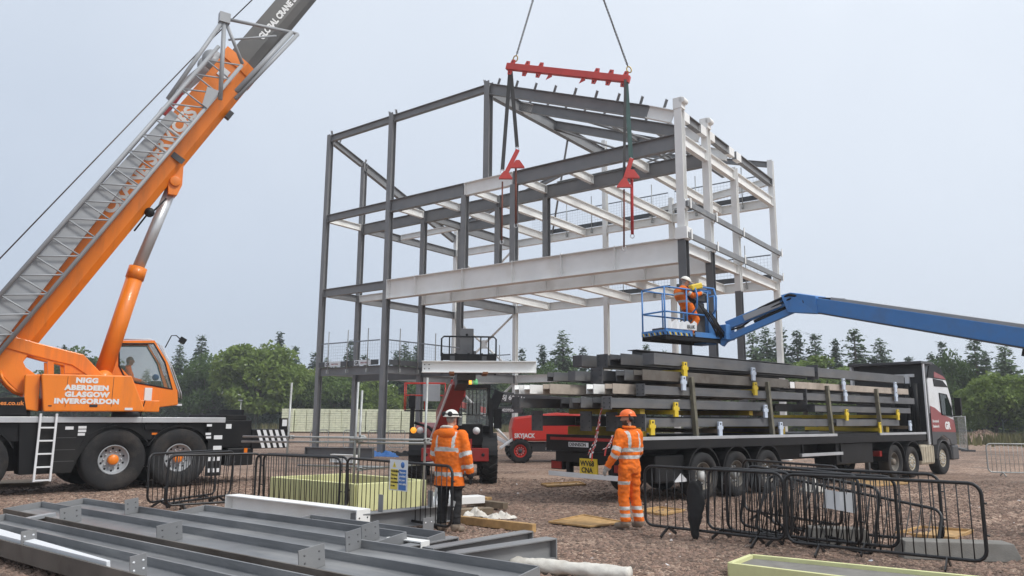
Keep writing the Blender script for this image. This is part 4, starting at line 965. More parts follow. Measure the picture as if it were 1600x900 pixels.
def chain(name, a, b, label, r=.016, link=.10, mt=CHAINM):
    a, b = Vector(a), Vector(b); d = b-a; n = int(d.length/(link*.72)); r_ = empty(name, a, 0, label, 'chain', 'lifting chains'); dn = d.normalized()
    x = dn.cross(Vector((0, 1, 0))).normalized(); y = dn.cross(x)
    m = MB()
    for i in range(n):
        c = d*((i+.5)/n); s_ = x if i % 2 else y; pts = []
        for k in range(10):
            t = 6.283*k/10; pts.append(c+dn*(math.cos(t)*link*.5)+s_*(math.sin(t)*link*.30))
        m.path(pts, r, mt, 5, closed=True)
    tag(m.build('chain_links', r_), kind='stuff')
    m = MB(); pts = [dn*(-.16)+dn*(.13*math.cos(6.283*k/12))+x*(.085*math.sin(6.283*k/12)) for k in range(12)]; m.path(pts, .026, BRASS, 6, closed=True); m.build('hook', r_)
    return r_
chain('lifting_chain', SPL+spd*.05+upv*.55, HOOK+Vector((-.15, 0, 0)), 'left chain from the crane hook down to the spreader beam')
chain('lifting_chain', SPL+spd*.955+upv*.55, HOOK+Vector((.15, 0, 0)), 'right chain from the crane hook down to the spreader beam')
hk = empty('hook_block', HOOK, 0, 'hook block above the picture that carries both chains', 'hook')
MB().box((0, 0, .75), (.5, .35, .9), ORANGE).build('block', hk, .05)
m = MB(); m.path([(0, 0, .3), (0, 0, .05), (.14, 0, -.05), (.12, 0, -.2), (0, 0, -.24), (-.12, 0, -.18)], .05, CHAINM, 8); m.build('hook', hk)
m = MB(); TW = SU @ tip; m.tube((0, 0, 1.1), TW-HOOK, .02, CHAINM, 6); m.build('hoist_rope', hk)
# slings below the spreader
def sling(name, pts, w_, mt, label, clampz=None):
    p0 = pts[0]; r = empty(name, p0, 0, label, 'sling', 'slings below the spreader beam'); m = MB()
    for a, b in zip(pts[:-1], pts[1:]): m.bar(a-p0, b-p0, w_, .02, mt, up=(0, 1, 0))
    m.build('strap', r); return r
yL, yR = SPL.y+.12, SPR.y
dk = lambda a, y: at_y(a[0], a[1], y)
def shackle(root, p, r_=.07, mt=ALU): 
    m = MB(); m.path([p+Vector((r_*math.sin(6.283*k/10), 0, r_*1.2*math.cos(6.283*k/10))) for k in range(10)], .018, mt, 6, closed=True); m.build('shackle', root)
def drop(root, a, b, mt, rr=.035):
    m = MB(); m.tube(a, b, rr, mt, 6); m.build('chain_leg', root); shackle(root, b-Vector((0, 0, .06)))
s1 = sling('lifting_sling', [dk((797, 109), yL), dk((785, 266), yL)], .15, STRAPK, 'dark sling at the left end of the spreader, hanging slightly left'); p0 = dk((797, 109), yL)
drop(s1, dk((785, 284), yL)-p0, dk((784, 376), yL)-p0, BROWNM); shackle(s1, dk((785, 268), yL)-p0)
s2 = sling('lifting_sling', [dk((798, 109), yL+.1), dk((808, 230), yL+.1)], .15, STRAPK, 'grey sling at the left end of the spreader with the left red clamp'); p0 = dk((798, 109), yL+.1)
drop(s2, dk((806, 252), yL+.1)-p0, dk((806, 350), yL+.1)-p0, BROWNM, .05); shackle(s2, dk((808, 233), yL+.1)-p0)
s3 = sling('lifting_sling', [dk((978, 124), yR), dk((986, 248), yR)], .16, STRAPG, 'green sling at the right end of the spreader with the right red clamp'); p0 = dk((978, 124), yR)
drop(s3, dk((987, 268), yR)-p0, dk((988, 366), yR)-p0, STRAPR, .06); shackle(s3, dk((986, 250), yR)-p0)
s4 = sling('lifting_sling', [dk((977, 124), yR-.12), dk((975, 284), yR-.12)], .10, STRAPK, 'black sling hanging straight at the right end of the spreader'); p0 = dk((977, 124), yR-.12)
drop(s4, dk((975, 296), yR-.12)-p0, dk((975, 386), yR-.12)-p0, BROWNM); shackle(s4, dk((975, 290), yR-.12)-p0)
def clamp(px0, px1, y, label):
    """two flared red feet joined by a slanting red bar"""
    p0 = at_y(*px1, y); r = empty('beam_clamp', p0, 0, label, 'lifting clamp', 'red lifting clamps'); a = at_y(*px0, y)-p0; u_ = Vector((0, 0, 1))
    m = MB(); m.bar(u_*.10, a+Vector((0, 0, .10)), .16, .10, REDL, up=(0, 1, 0)); m.build('arm', r, .005)
    for q in (Vector((0, 0, 0)), a-Vector((0, 0, .55))):
        m = MB(); m.add([q+Vector((x, yy, z)) for yy in (-.06, .06) for x, z in ((-.27, -.10), (.27, -.10), (.26, -.05), (.07, .22), (-.07, .22), (-.26, -.05))], [(5, 4, 3, 2, 1, 0), (6, 7, 8, 9, 10, 11)]+[(i, (i+1) % 6, 6+(i+1) % 6, 6+i) for i in range(6)], REDL); m.build('foot', r, .006)
clamp((809, 238), (790, 276), yL-.1, 'left red lifting clamp with two flared feet at the white beam')
clamp((987, 252), (975, 289), yR-.2, 'right red lifting clamp with two flared feet')

# ================================================================ ARTICULATED LORRY
TRO, TRA = (3.56, 18.36, 0), R(40); TR = fr_mat(TRO, TRA)
trailer = empty('flatbed_trailer', TRO, TRA, 'black flatbed trailer with three axles loaded with steel', 'trailer')
def tp(name, m, bevel=.008, parent=None): return m.build(name, parent or trailer, bevel)
m = MB(); m.box2((-2.5, -1.22, 1.16), (12.0, 1.22, 1.40), BLACKP); tp('bed', m)
for x0, x1 in ((-2.3, 6.12), (8.72, 12.02)):
    m = MB(); m.box2((x0, -1.262, 1.335), (x1, -1.224, 1.405), ALU); tp('side_strip', m, .004)
m = MB(); m.box2((-2.5, -1.25, 1.14), (12.0, -1.223, 1.32), BLACKP); tp('side_rave', m, .004)
m = MB()
for y in (-.55, .55): m.box2((-2.3, y-.07, .72), (11.6, y+.07, 1.15), BLACKP)
tp('chassis_rail', m)
m = MB(); m.box2((-2.54, -1.25, 1.06), (-2.50, 1.25, 1.42), BLACKP); rb = tp('rear_beam', m, .004)
m = MB(); m.box2((-2.556, -1.1, 1.30), (-2.542, 1.1, 1.36), mat('red_reflective', (.36, .02, .02), .4)); m.build('red_strip', rb)
m = MB(); m.box2((-2.56, -.10, 1.16), (-2.542, .50, 1.26), WHITEP); o = m.build('name_plate', rb)
text_obj('lettering', 'DENNISON', .10, TEXTK, plane_xf((-2.564, .47, 1.178), (0, -1, 0), (0, 0, 1)), o, bold=.002)
m = MB(); m.box2((-2.48, -1.0, .82), (-2.2, 1.0, 1.05), BLACKP); tp('rear_crossmember', m)
for y in (-1.0, .92):
    m = MB(); m.box2((-2.42, y-.10, .64), (-2.25, y+.30, .84), BLACKP); o = m.build('lamp_cluster', trailer, .01)
    m = MB(); m.box2((-2.45, y-.06, .66), (-2.42, y+.26, .82), LAMPR); m.build('lens', o)
m = MB(); m.box2((-2.52, -1.2, .50), (-2.44, 1.2, .60), WHITEP); m.box2((-2.44, -.7, .5), (-2.3, -.6, .9), BLACKP); m.box2((-2.44, .6, .5), (-2.3, .7, .9), BLACKP); tp('rear_bumper', m, .006)
m = MB(); m.box2((-2.50, -.30, .60), (-2.46, .22, .92), YEL); o = tp('number_plate', m, 0)
text_obj('lettering', 'WV68', .155, TEXTK, plane_xf((-2.504, .19, .765), (0, -1, 0), (0, 0, 1)), o, bold=.004)
text_obj('lettering', 'CNA', .155, TEXTK, plane_xf((-2.504, .16, .625), (0, -1, 0), (0, 0, 1)), o, bold=.004)
for i, hx in enumerate((0, 1.31, 2.62)):
    for s in (-1, 1): wheel(trailer, (hx, s*1.06, .52), .52, .37, DUSTYW, mat('wheel_hub_grey', (.5, .5, .48), .5), s, dish=.10, rr=.60)
    m = MB(); m.tube((hx, -1, .52), (hx, 1, .52), .07, BLACKP, 8); tp('axle', m, 0)
    for s in (-1, 1):
        m = MB(); n = 14; vs = []
        for k in range(n+1):
            a = R(4+172*k/n); x, z = hx+.62*math.cos(a), .56+.62*math.sin(a); vs += [(x, s*1.245, z), (x, s*.80, z)]
        m.add(vs, [(2*k, 2*k+1, 2*k+3, 2*k+2) for k in range(n)], BLACKP); o = tp('mudguard', m, 0); o.modifiers.new('s', 'SOLIDIFY').thickness = .03
m = MB(); m.box2((-1.55, -1.1, .42), (-.55, -.5, 1.0), BLACKP); tp('spare_wheel_box', m, .03)
m = MB(); m.prism([(-.95, .42), (-.70, .60), (-.45, .42)], 1, -1.13, -1.11, WHITEP); tp('side_marker', m, 0)
m = MB(); m.box2((4.3, -1.2, .82), (6.5, -1.12, .90), ALU); m.box2((4.35, -1.19, .9), (4.40, -1.13, 1.2), BLACKP); m.box2((6.4, -1.19, .62), (6.45, -1.13, 1.2), BLACKP); tp('side_guard', m, .004)
m = MB(); m.box2((6.2, -1.15, .55), (8.4, -.5, 1.13), BLACKP); tp('tool_locker', m, .02)
m = MB(); m.box2((8.5, -.95, .03), (8.62, -.83, 1.2), DARKG); m.box2((8.42, -1.05, .0), (8.70, -.73, .04), DARKG); tp('landing_leg', m)
for px in (1087, 1205, 1297, 1373):
    q = on_plane(TR, px, 605, 1.22); m = MB(); m.bar((q.x, -1.19, 1.405), (q.x-.10, -1.17, 2.72), .11, .10, WOODG, up=(1, 0, 0)); tp('stake', m, .008)
    m = MB(); m.bar((q.x, 1.19, 1.405), (q.x-.10, 1.17, 2.72), .11, .10, WOODG, up=(1, 0, 0)); tp('stake', m, .008)
# ---------------------------------------------------------------- load of beams
def lb(row, y, x0, x1, mt, kind, label, h=.25, w_=.20, plate=None, dz=0., z=None, slope=0.):
    z0 = {'A': 1.61, 'B': 2.00, 'C': 2.30, 'D': 2.60, 'E': 2.95, 'F': 3.22}[row] if z is None else z
    r = empty('steel_beam', TR @ Vector((x0, y, z0+dz)), TRA, label, 'beam', 'steel beams loaded on the trailer'); L_ = x1-x0
    m = MB()
    p0, p1 = Vector((0, 0, h)), Vector((L_, 0, h+slope))
    if kind == 'I': m.ibeam(p0, p1, h, w_, mt, tf=.018, tw=.012)
    elif kind == 'H':   # web flat, flanges upright
        m.hcol((0, 0, h/2), (L_, 0, h/2+slope), w_, h, mt, (0, 1, 0), tf=.018)
    else: m.bar((0, 0, h/2), (L_, 0, h/2+slope), w_, h, mt)
    m.build('web_and_flanges', r, .003)
    if plate:
        pw, ph = plate; m = MB(); m.box((-.012, 0, h/2), (.02, pw, ph), mt)
        m.build('end_plate', r)
        m = MB()
        for a in (-.32, .32):
            for b in (-.32, 0, .32): m.tube((-.03, a*pw, h/2+b*ph), (-.022, a*pw, h/2+b*ph), .014, TEXTK, 6)
        m.build('bolt_holes', r)
    return r
LG = mat('load_grey_steel', (.108, .111, .117), .5, var=.2, scale=2, dirt=(.18, .165, .145), dirt_amt=.6, dirt_scale=2.5, stretch=(.4, 2, 2))
LD = mat('load_dark_steel', (.060, .062, .067), .5, var=.25, scale=2, dirt=(.12, .105, .09), dirt_amt=.6, dirt_scale=2.5)  # dark steel; behind the near row its colour also stands in for shadowed gaps
S, S2, W_, T_, B_M = LG, LD, WHITE, TAN, STEELB
LOAD = [
 ('A', -1.03, -1.95, 6.15, S, 'H', 'grey beam lowest on the near side of the trailer bed, rear half', .25, .22, (.36, .36)),
 ('A', -.62, -2.35, 6.0, S2, 'H', 'dark beam in the lowest layer, second from the near side', .25, .26, (.32, .40)),
 ('A', -.10, -2.60, 6.1, S2, 'H', 'dark beam in the lowest layer behind the hanging tape', .27, .28, (.34, .42)),
 ('A', .42, -2.3, 6.0, S2, 'H', 'dark beam in the lowest layer right of the far end plate', .25, .26, None),
 ('A', .98, -3.05, 6.0, S2, 'H', 'dark beam in the lowest layer at the far rear corner with a tall end plate', .27, .26, (.36, .44)),
 ('B', -1.05, -2.95, 2.9, S, 'box', 'grey beam above the yellow bearers on the near side, with drilled end plate', .27, .20, (.24, .27)),
 ('B', -.70, -2.9, 3.2, S2, 'H', 'dark open ended beam beside the drilled end plate in the second layer', .26, .26, None),
 ('B', -.30, -3.1, 3.0, S, 'H', 'grey open ended beam in the second layer above the hanging tape', .26, .28, None),
 ('B', .25, -2.9, 3.0, S2, 'H', 'dark beam in the second layer left of the open ended grey one', .24, .28, None),
 ('B', .95, -3.7, 3.0, S2, 'box', 'dark beam overhanging farthest at the far side in the second layer', .25, .26, (.26, .27)),
 ('C', -1.05, -1.90, 4.6, S, 'box', 'grey beam in the third layer on the near side behind the first stake', .25, .20, (.24, .26)),
 ('C', -.72, -2.55, 4.2, T_, 'H', 'muddy white beam in the third layer with a clean white end near the middle', .26, .24, None),
 ('C', -.36, -2.75, 4.0, W_, 'H', 'white beam end in the third layer beside the muddy white one', .25, .22, None),
 ('C', .42, -3.30, 4.0, T_, 'H', 'long muddy beam in the third layer sticking out over the tail', .26, .24, None),
 ('C', .78, -3.55, 4.0, W_, 'H', 'white beam end in the third layer far out over the tail', .24, .22, None),
 ('C', 1.06, -3.6, 4.0, W_, 'H', 'narrow white beam end farthest left in the third layer', .24, .18, None),
 ('D', -1.02, -1.95, 3.9, B_M, 'H', 'brown muddy beam in the fourth layer on the near side', .30, .26, None),
 ('D', -.60, -2.05, 4.4, S, 'H', 'grey beam end in the fourth layer beside the brown muddy beam', .28, .26, None),
 ('D', -.10, -2.25, 4.4, S2, 'H', 'grey end plated beam in the fourth layer at the middle', .28, .24, (.36, .36)),
 ('D', .30, -2.65, 4.4, S, 'box', 'long grey beam in the fourth layer left of the end plated one', .26, .24, None),
 ('D', .72, -2.9, 4.4, S, 'H', 'grey beam end in the fourth layer far left', .24, .22, None),
 ('E', -.98, -1.55, 5.3, S, 'box', 'large grey hollow beam on top at the near side, rear half', .34, .32, None),
 ('E', -.42, -2.0, 6.4, S2, 'H', 'dark grey channel end on top next to the large hollow beam', .30, .34, None),
 ('E', .10, -1.85, 5.8, S2, 'H', 'dark grey drilled end plate on top in the middle of the load', .30, .32, (.34, .30)),
 ('E', .62, -2.15, 5.6, S2, 'box', 'plain dark beam end on top at the far left', .32, .30, None),
 ('F', .30, -.6, 6.5, S2, 'I', 'dark I beam lying highest on the load behind the top beams', .24, .30, None),
 ('F', .85, 1.0, 8.2, S2, 'I', 'long dark I beam highest on the far side under the blue basket', .28, .22, None),
 ('A', -1.03, 6.35, 10.35, S, 'H', 'grey beam lowest on the near side of the trailer bed, front half', .25, .22, None),
 ('B', -1.03, 5.2, 11.25, S, 'box', 'grey beam in the second layer at the front end of the trailer', .22, .22, None),
 ('C', -1.03, 4.75, 11.6, S, 'box', 'grey beam in the third layer with a dark plate at its rear, front half', .26, .22, (.30, .42)),
 ('D', -1.03, 4.25, 11.2, T_, 'H', 'muddy white beam near the front of the trailer below the grey top beam', .24, .22, None),
 ('D', -1.05, 3.98, 4.20, W_, 'H', 'short white beam stub between the third stake and the front beams', .22, .2, None),
 ('E', -1.0, 5.45, 10.95, S, 'box', 'large grey hollow beam on top at the near side, front half', .34, .28, (.34, .40)),
 ('A', -.4, 6.3, 11.0, S2, 'H', 'dark beam lowest in the middle, front half', .25, .3, None),
 ('B', -.4, 4.2, 11.2, S2, 'H', 'dark beam in the second layer in the middle, front half', .25, .3, None),
 ('C', -.4, 5.2, 11.5, S2, 'H', 'dark beam in the third layer in the middle, front half', .25, .3, None),
 ('D', -.4, 5.0, 10.9, S2, 'H', 'dark beam in the fourth layer in the middle, front half', .25, .3, None),
 ('C', .3, 5.0, 11.2, S2, 'H', 'dark beam in the third layer on the far side, front half', .25, .3, None),
 ('D', .4, 5.0, 10.8, S2, 'H', 'dark beam in the fourth layer on the far side, front half', .28, .3, None),
]
for row, y, x0, x1, mt, kd, lab, h, w_, pt in LOAD: lb(row, y, x0, x1, mt, kd, lab, h*(.74 if y < -.9 else .82), w_, pt)
# bearers with upright end brackets
def bearer(px, py, mt, label, zc=None, y1=1.1):
    q = on_plane(TR, px, py, 1.20); z = zc or q.z
    r = empty('load_bearer', TR @ Vector((q.x, 0, z-.10)), TRA, label, 'bearer', 'bearers between the layers of the load')
    m = MB(); m.box((0, 0, 0), (.09, 2.36, .10), mt if mt is YEL else WOODO); m.build('bar', r, .005)
    m = MB(); y = -1.215
    m.box((0, y, .06), (.13, .05, .32), mt); m.box((0, y-.006, .08), (.20, .04, .075), mt); m.tube((0, y-.03, .17), (0, y-.02, .17), .025, TEXTK, 8); m.build('end_bracket', r, .006)
for px, py, mt, lab in ((1055, 637, YEL, 'yellow bearer bracket between the lowest two layers left of the first stake'), (1018, 665, YEL, 'yellow bearer bracket on the bed right of the orange worker'),
    (1069, 574, YEL, 'yellow bracket high on the load below the blue basket'), (1067, 596, LBLUE, 'pale blue bracket just below the high yellow one at the rear'), (1179, 605, YEL, 'yellow bracket left of the second stake'),
    (1176, 582, LBLUE, 'pale blue bracket above the yellow one left of the second stake'), (1195, 640, LBLUE, 'pale blue bracket at mid height beside the second stake'), (1124, 667, LBLUE, 'pale blue bracket on the bed between first and second stakes'),
    (1219, 667, LBLUE, 'pale blue bracket on the bed just right of the second stake'), (1322, 646, YEL, 'yellow bracket at mid height right of the third stake'), (1402, 646, YEL, 'yellow bracket at mid height near the lorry cab'),
    (1374, 666, YEL, 'yellow bracket on the bed left of the fourth stake'), (1317, 598, LBLUE, 'upper pale blue bracket right of the third stake'), (1320, 616, LBLUE, 'lower pale blue bracket right of the third stake'),
    (1398, 603, LBLUE, 'upper pale blue bracket near the lorry cab'), (1399, 617, LBLUE, 'lower pale blue bracket near the lorry cab'), (1421, 663, LBLUE, 'pale blue bracket on the bed close to the lorry cab')):
    bearer(px, py, mt, lab)
for px, py in ((905, 674), (905, 636)):
    pass
YELD = mat('muddy_yellow_timber', (.34, .235, .02), .7, var=.25, scale=4, dirt=(.12, .09, .04), dirt_amt=.7)
# timber packs on the bed under the rear
for x, lab in ((-1.9, 'yellow timber bearer across the bed at the tail'), (3.6, 'yellow timber bearer across the bed behind the wheels'), (9.6, 'yellow timber bearer across the front of the bed')):
    r = empty('timber_bearer', TR @ Vector((x, 0, 1.402)), TRA, lab, 'timber', 'timber bearers on the trailer bed')
    MB().box((0, 0, .10), (.20, 2.2, .19), YELD).build('timber', r, .008)
for x, z, lab in ((-1.9, 1.875, 'yellow bearer under the second layer at the tail'), (2.2, 1.875, 'yellow bearer under the second layer in the middle')):
    r = empty('timber_bearer', TR @ Vector((x, 0, z)), TRA, lab, 'timber', 'timber bearers on the trailer bed'); MB().box((0, 0, .06), (.16, 2.16, .115), YELD).build('timber', r, .006)
for x in (.6, 3.2, 7.6):
    r = empty('timber_packer', TR @ Vector((x, .1, 3.262)), TRA, {.6: 'rusty packer under the top I beam at the rear', 3.2: 'rusty packer under the top I beam below the basket', 7.6: 'rusty packer at the front of the top layer'}[x], 'packer', 'rusty packers on the load')
    MB().box((0, 0, -.05), (.5, 1.6, .09), RUST).build('block', r, .006)
# ---------------------------------------------------------------- tractor unit
tractor = empty('lorry_tractor', TRO, TRA, 'white maroon and black lorry tractor unit at the front of the trailer', 'lorry')
def kp(name, m, bevel=.01, parent=None): return m.build(name, parent or tractor, bevel)
m = MB(); m.box2((8.9, -.5, .62), (14.3, .5, .98), BLACKP); kp('chassis', m)
m = MB(); m.box2((9.3, -.55, .98), (10.6, .55, 1.13), DARKG); kp('fifth_wheel', m)
for hx, r_, rim in ((9.78, .52, DUSTYW), (11.0, .48, CREAM), (13.42, .52, CREAM)):
    for s in (-1, 1): wheel(tractor, (hx, s*1.03, r_), r_, .34, rim, rim, s, dish=(.16 if hx < 10 else -.02), rr=.56)
    m = MB(); m.tube((hx, -1, r_), (hx, 1, r_), .08, BLACKP, 8); kp('axle', m, 0)
    for s in (-1, 1):
        m = MB(); n = 14; vs = []
        for k in range(n+1):
            a = R(-4+184*k/n); x, z = hx+.61*math.cos(a), .54+.60*math.sin(a); vs += [(x, s*1.24, z), (x, s*.78, z)]
        m.add(vs, [(2*k, 2*k+1, 2*k+3, 2*k+2) for k in range(n)], BLACKP if hx < 13 else DARKG); o = kp('mudguard', m, 0); o.modifiers.new('s', 'SOLIDIFY').thickness = .03
m = MB(); m.box2((8.95, -1.1, .70), (9.1, -.7, .86), LAMPR); kp('rear_lamp', m)
m = MB(); m.box2((11.66, -1.20, .36), (12.74, -.6, 1.0), CREAM)
tk = kp('fuel_tank', m, .08)
for i in range(5): m = MB(); m.box2((11.80+i*.19, -1.212, .42), (11.85+i*.19, -1.198, .95), CREAM); m.build('tank_rib', tk, .004)
# cab: side profile extruded across
side = [(12.52, .98), (12.52, 3.05), (12.75, 3.62), (13.05, 3.72), (13.7, 3.55), (14.15, 3.12), (14.42, 2.55), (14.56, 1.5), (14.56, .95), (14.05, .95), (13.95, 1.12), (13.42, 1.28), (12.9, 1.12), (12.82, .98)]
m = MB(); m.prism(side, 1, -1.235, 1.235, WHITEP); cabt = kp('cab', m, .06)
m = MB(); m.prism([(12.53, .99), (12.53, 2.02), (13.0, 1.92), (13.9, 1.58), (14.50, 1.52), (14.55, .97), (14.06, .97), (13.96, 1.14), (13.42, 1.30), (12.88, 1.14), (12.80, .99)], 1, -1.242, -1.20, DARKG); m.build('lower_panel', cabt, .004)
m = MB(); m.prism([(12.54, 1.42), (12.54, 2.26), (12.9, 2.20), (13.5, 1.98), (14.46, 1.80), (14.52, 1.38), (13.6, 1.40)], 1, -1.247, -1.243, MAROON); mp_ = m.build('maroon_panel', cabt)
text_obj('lettering', 'GR', .33, TEXTW, plane_xf((13.62, -1.2505, 1.50), (1, 0, 0), (0, 0, 1)), mp_, bold=.018)
text_obj('lettering', 'Structural', .125, TEXTW, plane_xf((12.62, -1.2505, 1.72), (1, 0, 0), (0, 0, 1)), mp_, bold=.003); text_obj('lettering', 'Steelwork', .125, TEXTW, plane_xf((12.62, -1.2505, 1.55), (1, 0, 0), (0, 0, 1)), mp_, bold=.003)
m = MB(); m.prism([(13.42, 1.98), (13.36, 2.70), (13.95, 2.66), (14.28, 2.20), (14.30, 1.92)], 1, -1.252, -1.238, GLASSD); wn = m.build('side_window', cabt)
m = MB(); m.path([(x, -1.252, z) for x, z in ((13.42, 1.98), (13.36, 2.70), (13.95, 2.66), (14.28, 2.20), (14.30, 1.92))], .022, BLACKP, 6, closed=True); m.build('window_seal', wn)
m = MB(); m.prism([(13.0, 2.92), (12.95, 3.18), (13.75, 3.14), (14.18, 2.92)], 1, -1.25, 1.25, BLACKP); m.build('sun_visor', cabt, .01)
m = MB(); m.prism([(12.54, 3.20), (12.74, 3.60), (13.05, 3.71), (13.7, 3.54), (14.10, 3.16)], 1, -1.2425, -1.20, BLACKP); m.build('roof_fairing', cabt, .004)
m = MB(); m.prism([(13.05, 3.22), (13.1, 3.42), (13.8, 3.30), (14.08, 3.18)], 1, -1.246, -1.2, MAROON); m.build('roof_panel', cabt, .004)
m = MB(); m.prism([(13.9, 1.95), (14.30, 2.75), (14.36, 2.72), (14.50, 1.9)], 1, -1.1, 1.1, GLASSD); m.build('windscreen', cabt)
m = MB(); m.box((14.5, -1.40, 2.26), (.12, .20, .60), BLACKP); m.tube((14.42, -1.22, 2.52), (14.6, -1.4, 2.55), .022, BLACKP, 6); m.tube((14.42, -1.22, 1.95), (14.6, -1.4, 1.97), .022, BLACKP, 6); m.build('mirror', cabt, .04)
# rear of the cab: dark wall, roof spoiler, pipes
m = MB(); m.box2((12.36, -1.20, 1.1), (12.515, 1.16, 3.64), INTERIOR); m.build('rear_wall', cabt)
m = MB(); m.box2((12.10, -1.245, 3.645), (13.0, 1.245, 3.735), DARKG); m.box2((12.20, 1.16, 2.9), (12.6, 1.24, 3.64), WHITEP); m.box2((12.30, -1.245, 1.05), (12.42, -1.20, 3.64), DARKG); m.box2((12.24, -1.255, 1.0), (12.30, -1.20, 3.64), WHITEP); m.build('wind_deflector', cabt, .006)
m = MB(); m.box2((12.3, -.9, 3.22), (12.36, 1.1, 3.32), WHITEP); m.box2((12.25, -.75, 2.9), (12.35, -.62, 3.3), WHITEP); m.build('cross_rail', cabt)
m = MB()
for y in (-.95, -.7, -.2): m.tube((12.2, y, 1.1), (12.2, y, 3.0), .09, BLACKP, 10)
m.build('exhaust_stack', cabt)
m = MB(); m.box2((14.1, -1.25, .45), (14.66, 1.25, .95), DARKG); m.build('front_bumper', cabt, .06)
# hazard tape tied to the load
def tape(pts, label):
    p0 = pts[0]; r = empty('hazard_tape', p0, 0, label, 'tape', 'strips of hazard tape'); random.seed(3)
    for j in range(3):
        off = Vector((.03*j-.03, -.01*j, 0)); mR = MB()
        q = [p+off*(i/len(pts))+Vector((random.uniform(-.02, .02), 0, 0)) for i, p in enumerate(pts)]
        n = len(q)*3; dense = []
        for a, b in zip(q[:-1], q[1:]):
            for k in range(4): dense.append(a.lerp(b, k/4))
        dense.append(q[-1]-Vector((0, 0, .06*j)))
        for k, (a, b) in enumerate(zip(dense[:-1], dense[1:])):
            x = Vector((.018*math.cos(k*.9+j), .018*math.sin(k*.9+j), 0))
            mR.add([a-p0-x, a-p0+x, b-p0+x, b-p0-x], [(0, 1, 2, 3)], REDL if (k+j) % 2 else WHITEP)
        mR.build('strip', r)
yt = 16.2
tape([at_y(*q, yt) for q in ((941, 634), (938, 648), (936, 662), (932, 674), (931, 688), (926, 700), (922, 711))], 'red and white hazard tape hanging from a beam end at the trailer tail')
tape([at_y(*q, yt-.3) for q in ((958, 680), (955, 690), (950, 698), (943, 703))], 'short piece of hazard tape beside the orange worker')

# ================================================================ BLUE BOOM LIFT
PB = at_y(1041, 525, 18.5); BA = R(33); BK = fr_mat(PB, BA)
BLN, BWD = 2.15, .86
lift = empty('boom_lift', PB, BA, 'blue boom lift reaching in from the right with a worker in its basket', 'boom lift')
def bp(name, m, bevel=.004, parent=None): return m.build(name, parent or lift, bevel)
m = MB(); m.box2((0, 0, 0), (BLN, BWD, .04), BLACKP)
for i in range(9): m.box2((.05+i*.24, .02, -.05), (.09+i*.24, BWD-.02, -.001), BLACKP)
m.box2((0, 0, -.07), (BLN, .05, -.001), BLACKP); m.box2((0, BWD-.05, -.07), (BLN, BWD, -.001), BLACKP); fl = bp('basket_floor', m)
m = MB(); m.box2((-.02, -.02, .041), (.9, .0, .20), BLUE); m.box2((-.02, .0, .041), (0, BWD, .17), BLUE); m.box2((1.0, -.02, .041), (BLN, .0, .17), BLUE); kb = bp('kick_board', m)
for k in range(9):
    x = .02+k*.095; m = MB(); m.add([(x, -.024, .045), (x+.05, -.024, .045), (x+.01, -.024, .115), (x-.04, -.024, .115)], [(0, 1, 2, 3)], YEL if k % 2 else BLACKP); m.build('hazard_stripe', kb)
for k in range(8):
    y = .03+k*.10; m = MB(); m.add([(-.024, y, .045), (-.024, y+.05, .045), (-.024, y+.09, .115), (-.024, y+.04, .115)], [(0, 1, 2, 3)], YEL if k % 2 else BLACKP); m.build('hazard_stripe', kb)
RH = 1.24
for z in (RH, .62):
    m = MB(); rr = .08; m.path([(BLN*.72, 0, z), (rr, 0, z), (0, rr, z), (0, BWD-rr, z), (rr, BWD, z), (BLN-rr, BWD, z), (BLN, BWD-rr, z), (BLN, .35, z)], .022, BLUE, 8); bp('rail', m, 0)
for x, y in ((0, 0.03), (0, BWD-.03), (.74, 0), (.74, BWD), (1.5, BWD), (BLN, BWD*.9), (BLN, .35), (1.5, 0)):
    m = MB(); m.tube((x, y, .04), (x, y, RH), .021, BLUE, 8); bp('post', m, 0)
# control box and its hood at the right end
m = MB(); m.box2((1.05, .04, .98), (1.62, .42, 1.18), DARKG); m.box2((1.03, .0, 1.19), (1.66, .44, 1.30), BLUE); bp('control_box', m, .02)
for x in (1.0, 1.7):
    m = MB(); m.path([(x, -.04, 1.34), (x, -.12, 1.1), (x, -.10, .78), (x, .05, .66), (x, .3, .62)], .024, BLUE, 8); bp('control_guard', m, 0)
m = MB(); m.path([(1.0, -.04, 1.34), (1.7, -.04, 1.34)], .024, BLUE, 8); bp('control_guard', m, 0)
m = MB(); m.box2((1.15, .1, .05), (1.50, .5, .95), DARKG); m.box2((1.52, .12, -.10), (1.92, .55, .70), BLUE); bp('basket_mount', m, .02)
random.seed(5); m = MB()
for k in range(9):
    a = Vector((1.2+.05*k, .02, .9-.02*k)); e = Vector((1.9+.02*k, .10, .02+.03*(k % 3)))
    pts = [a.lerp(e, t)+Vector((.10*math.sin(t*3.1), -.12*math.sin(t*3.14)-.02*k*t, -.22*math.sin(t*3.14)+random.uniform(-.02, .02))) for t in [i/8 for i in range(9)]]
    m.path(pts, .014, BLACKP, 6)
bp('hydraulic_hoses', m, 0)
m = MB(); m.box2((.10, .25, .042), (.42, .60, .24), DARKG); tb = m.build('tool_box', None, .01); tb.location = PB; tb.rotation_euler = (0, 0, BA); tag(tb, 'small grey tool box on the floor of the blue basket', 'tool box')
n = 14; vs = []
for i in range(n+1):
    x = .04+1.0*i/n; zz = .40+.03*math.sin(i*2.1)+.02*math.sin(i*5); vs += [(x, -.035-.012*math.sin(i*1.7), .20), (x, -.03-.015*math.sin(i*2.3), zz)]
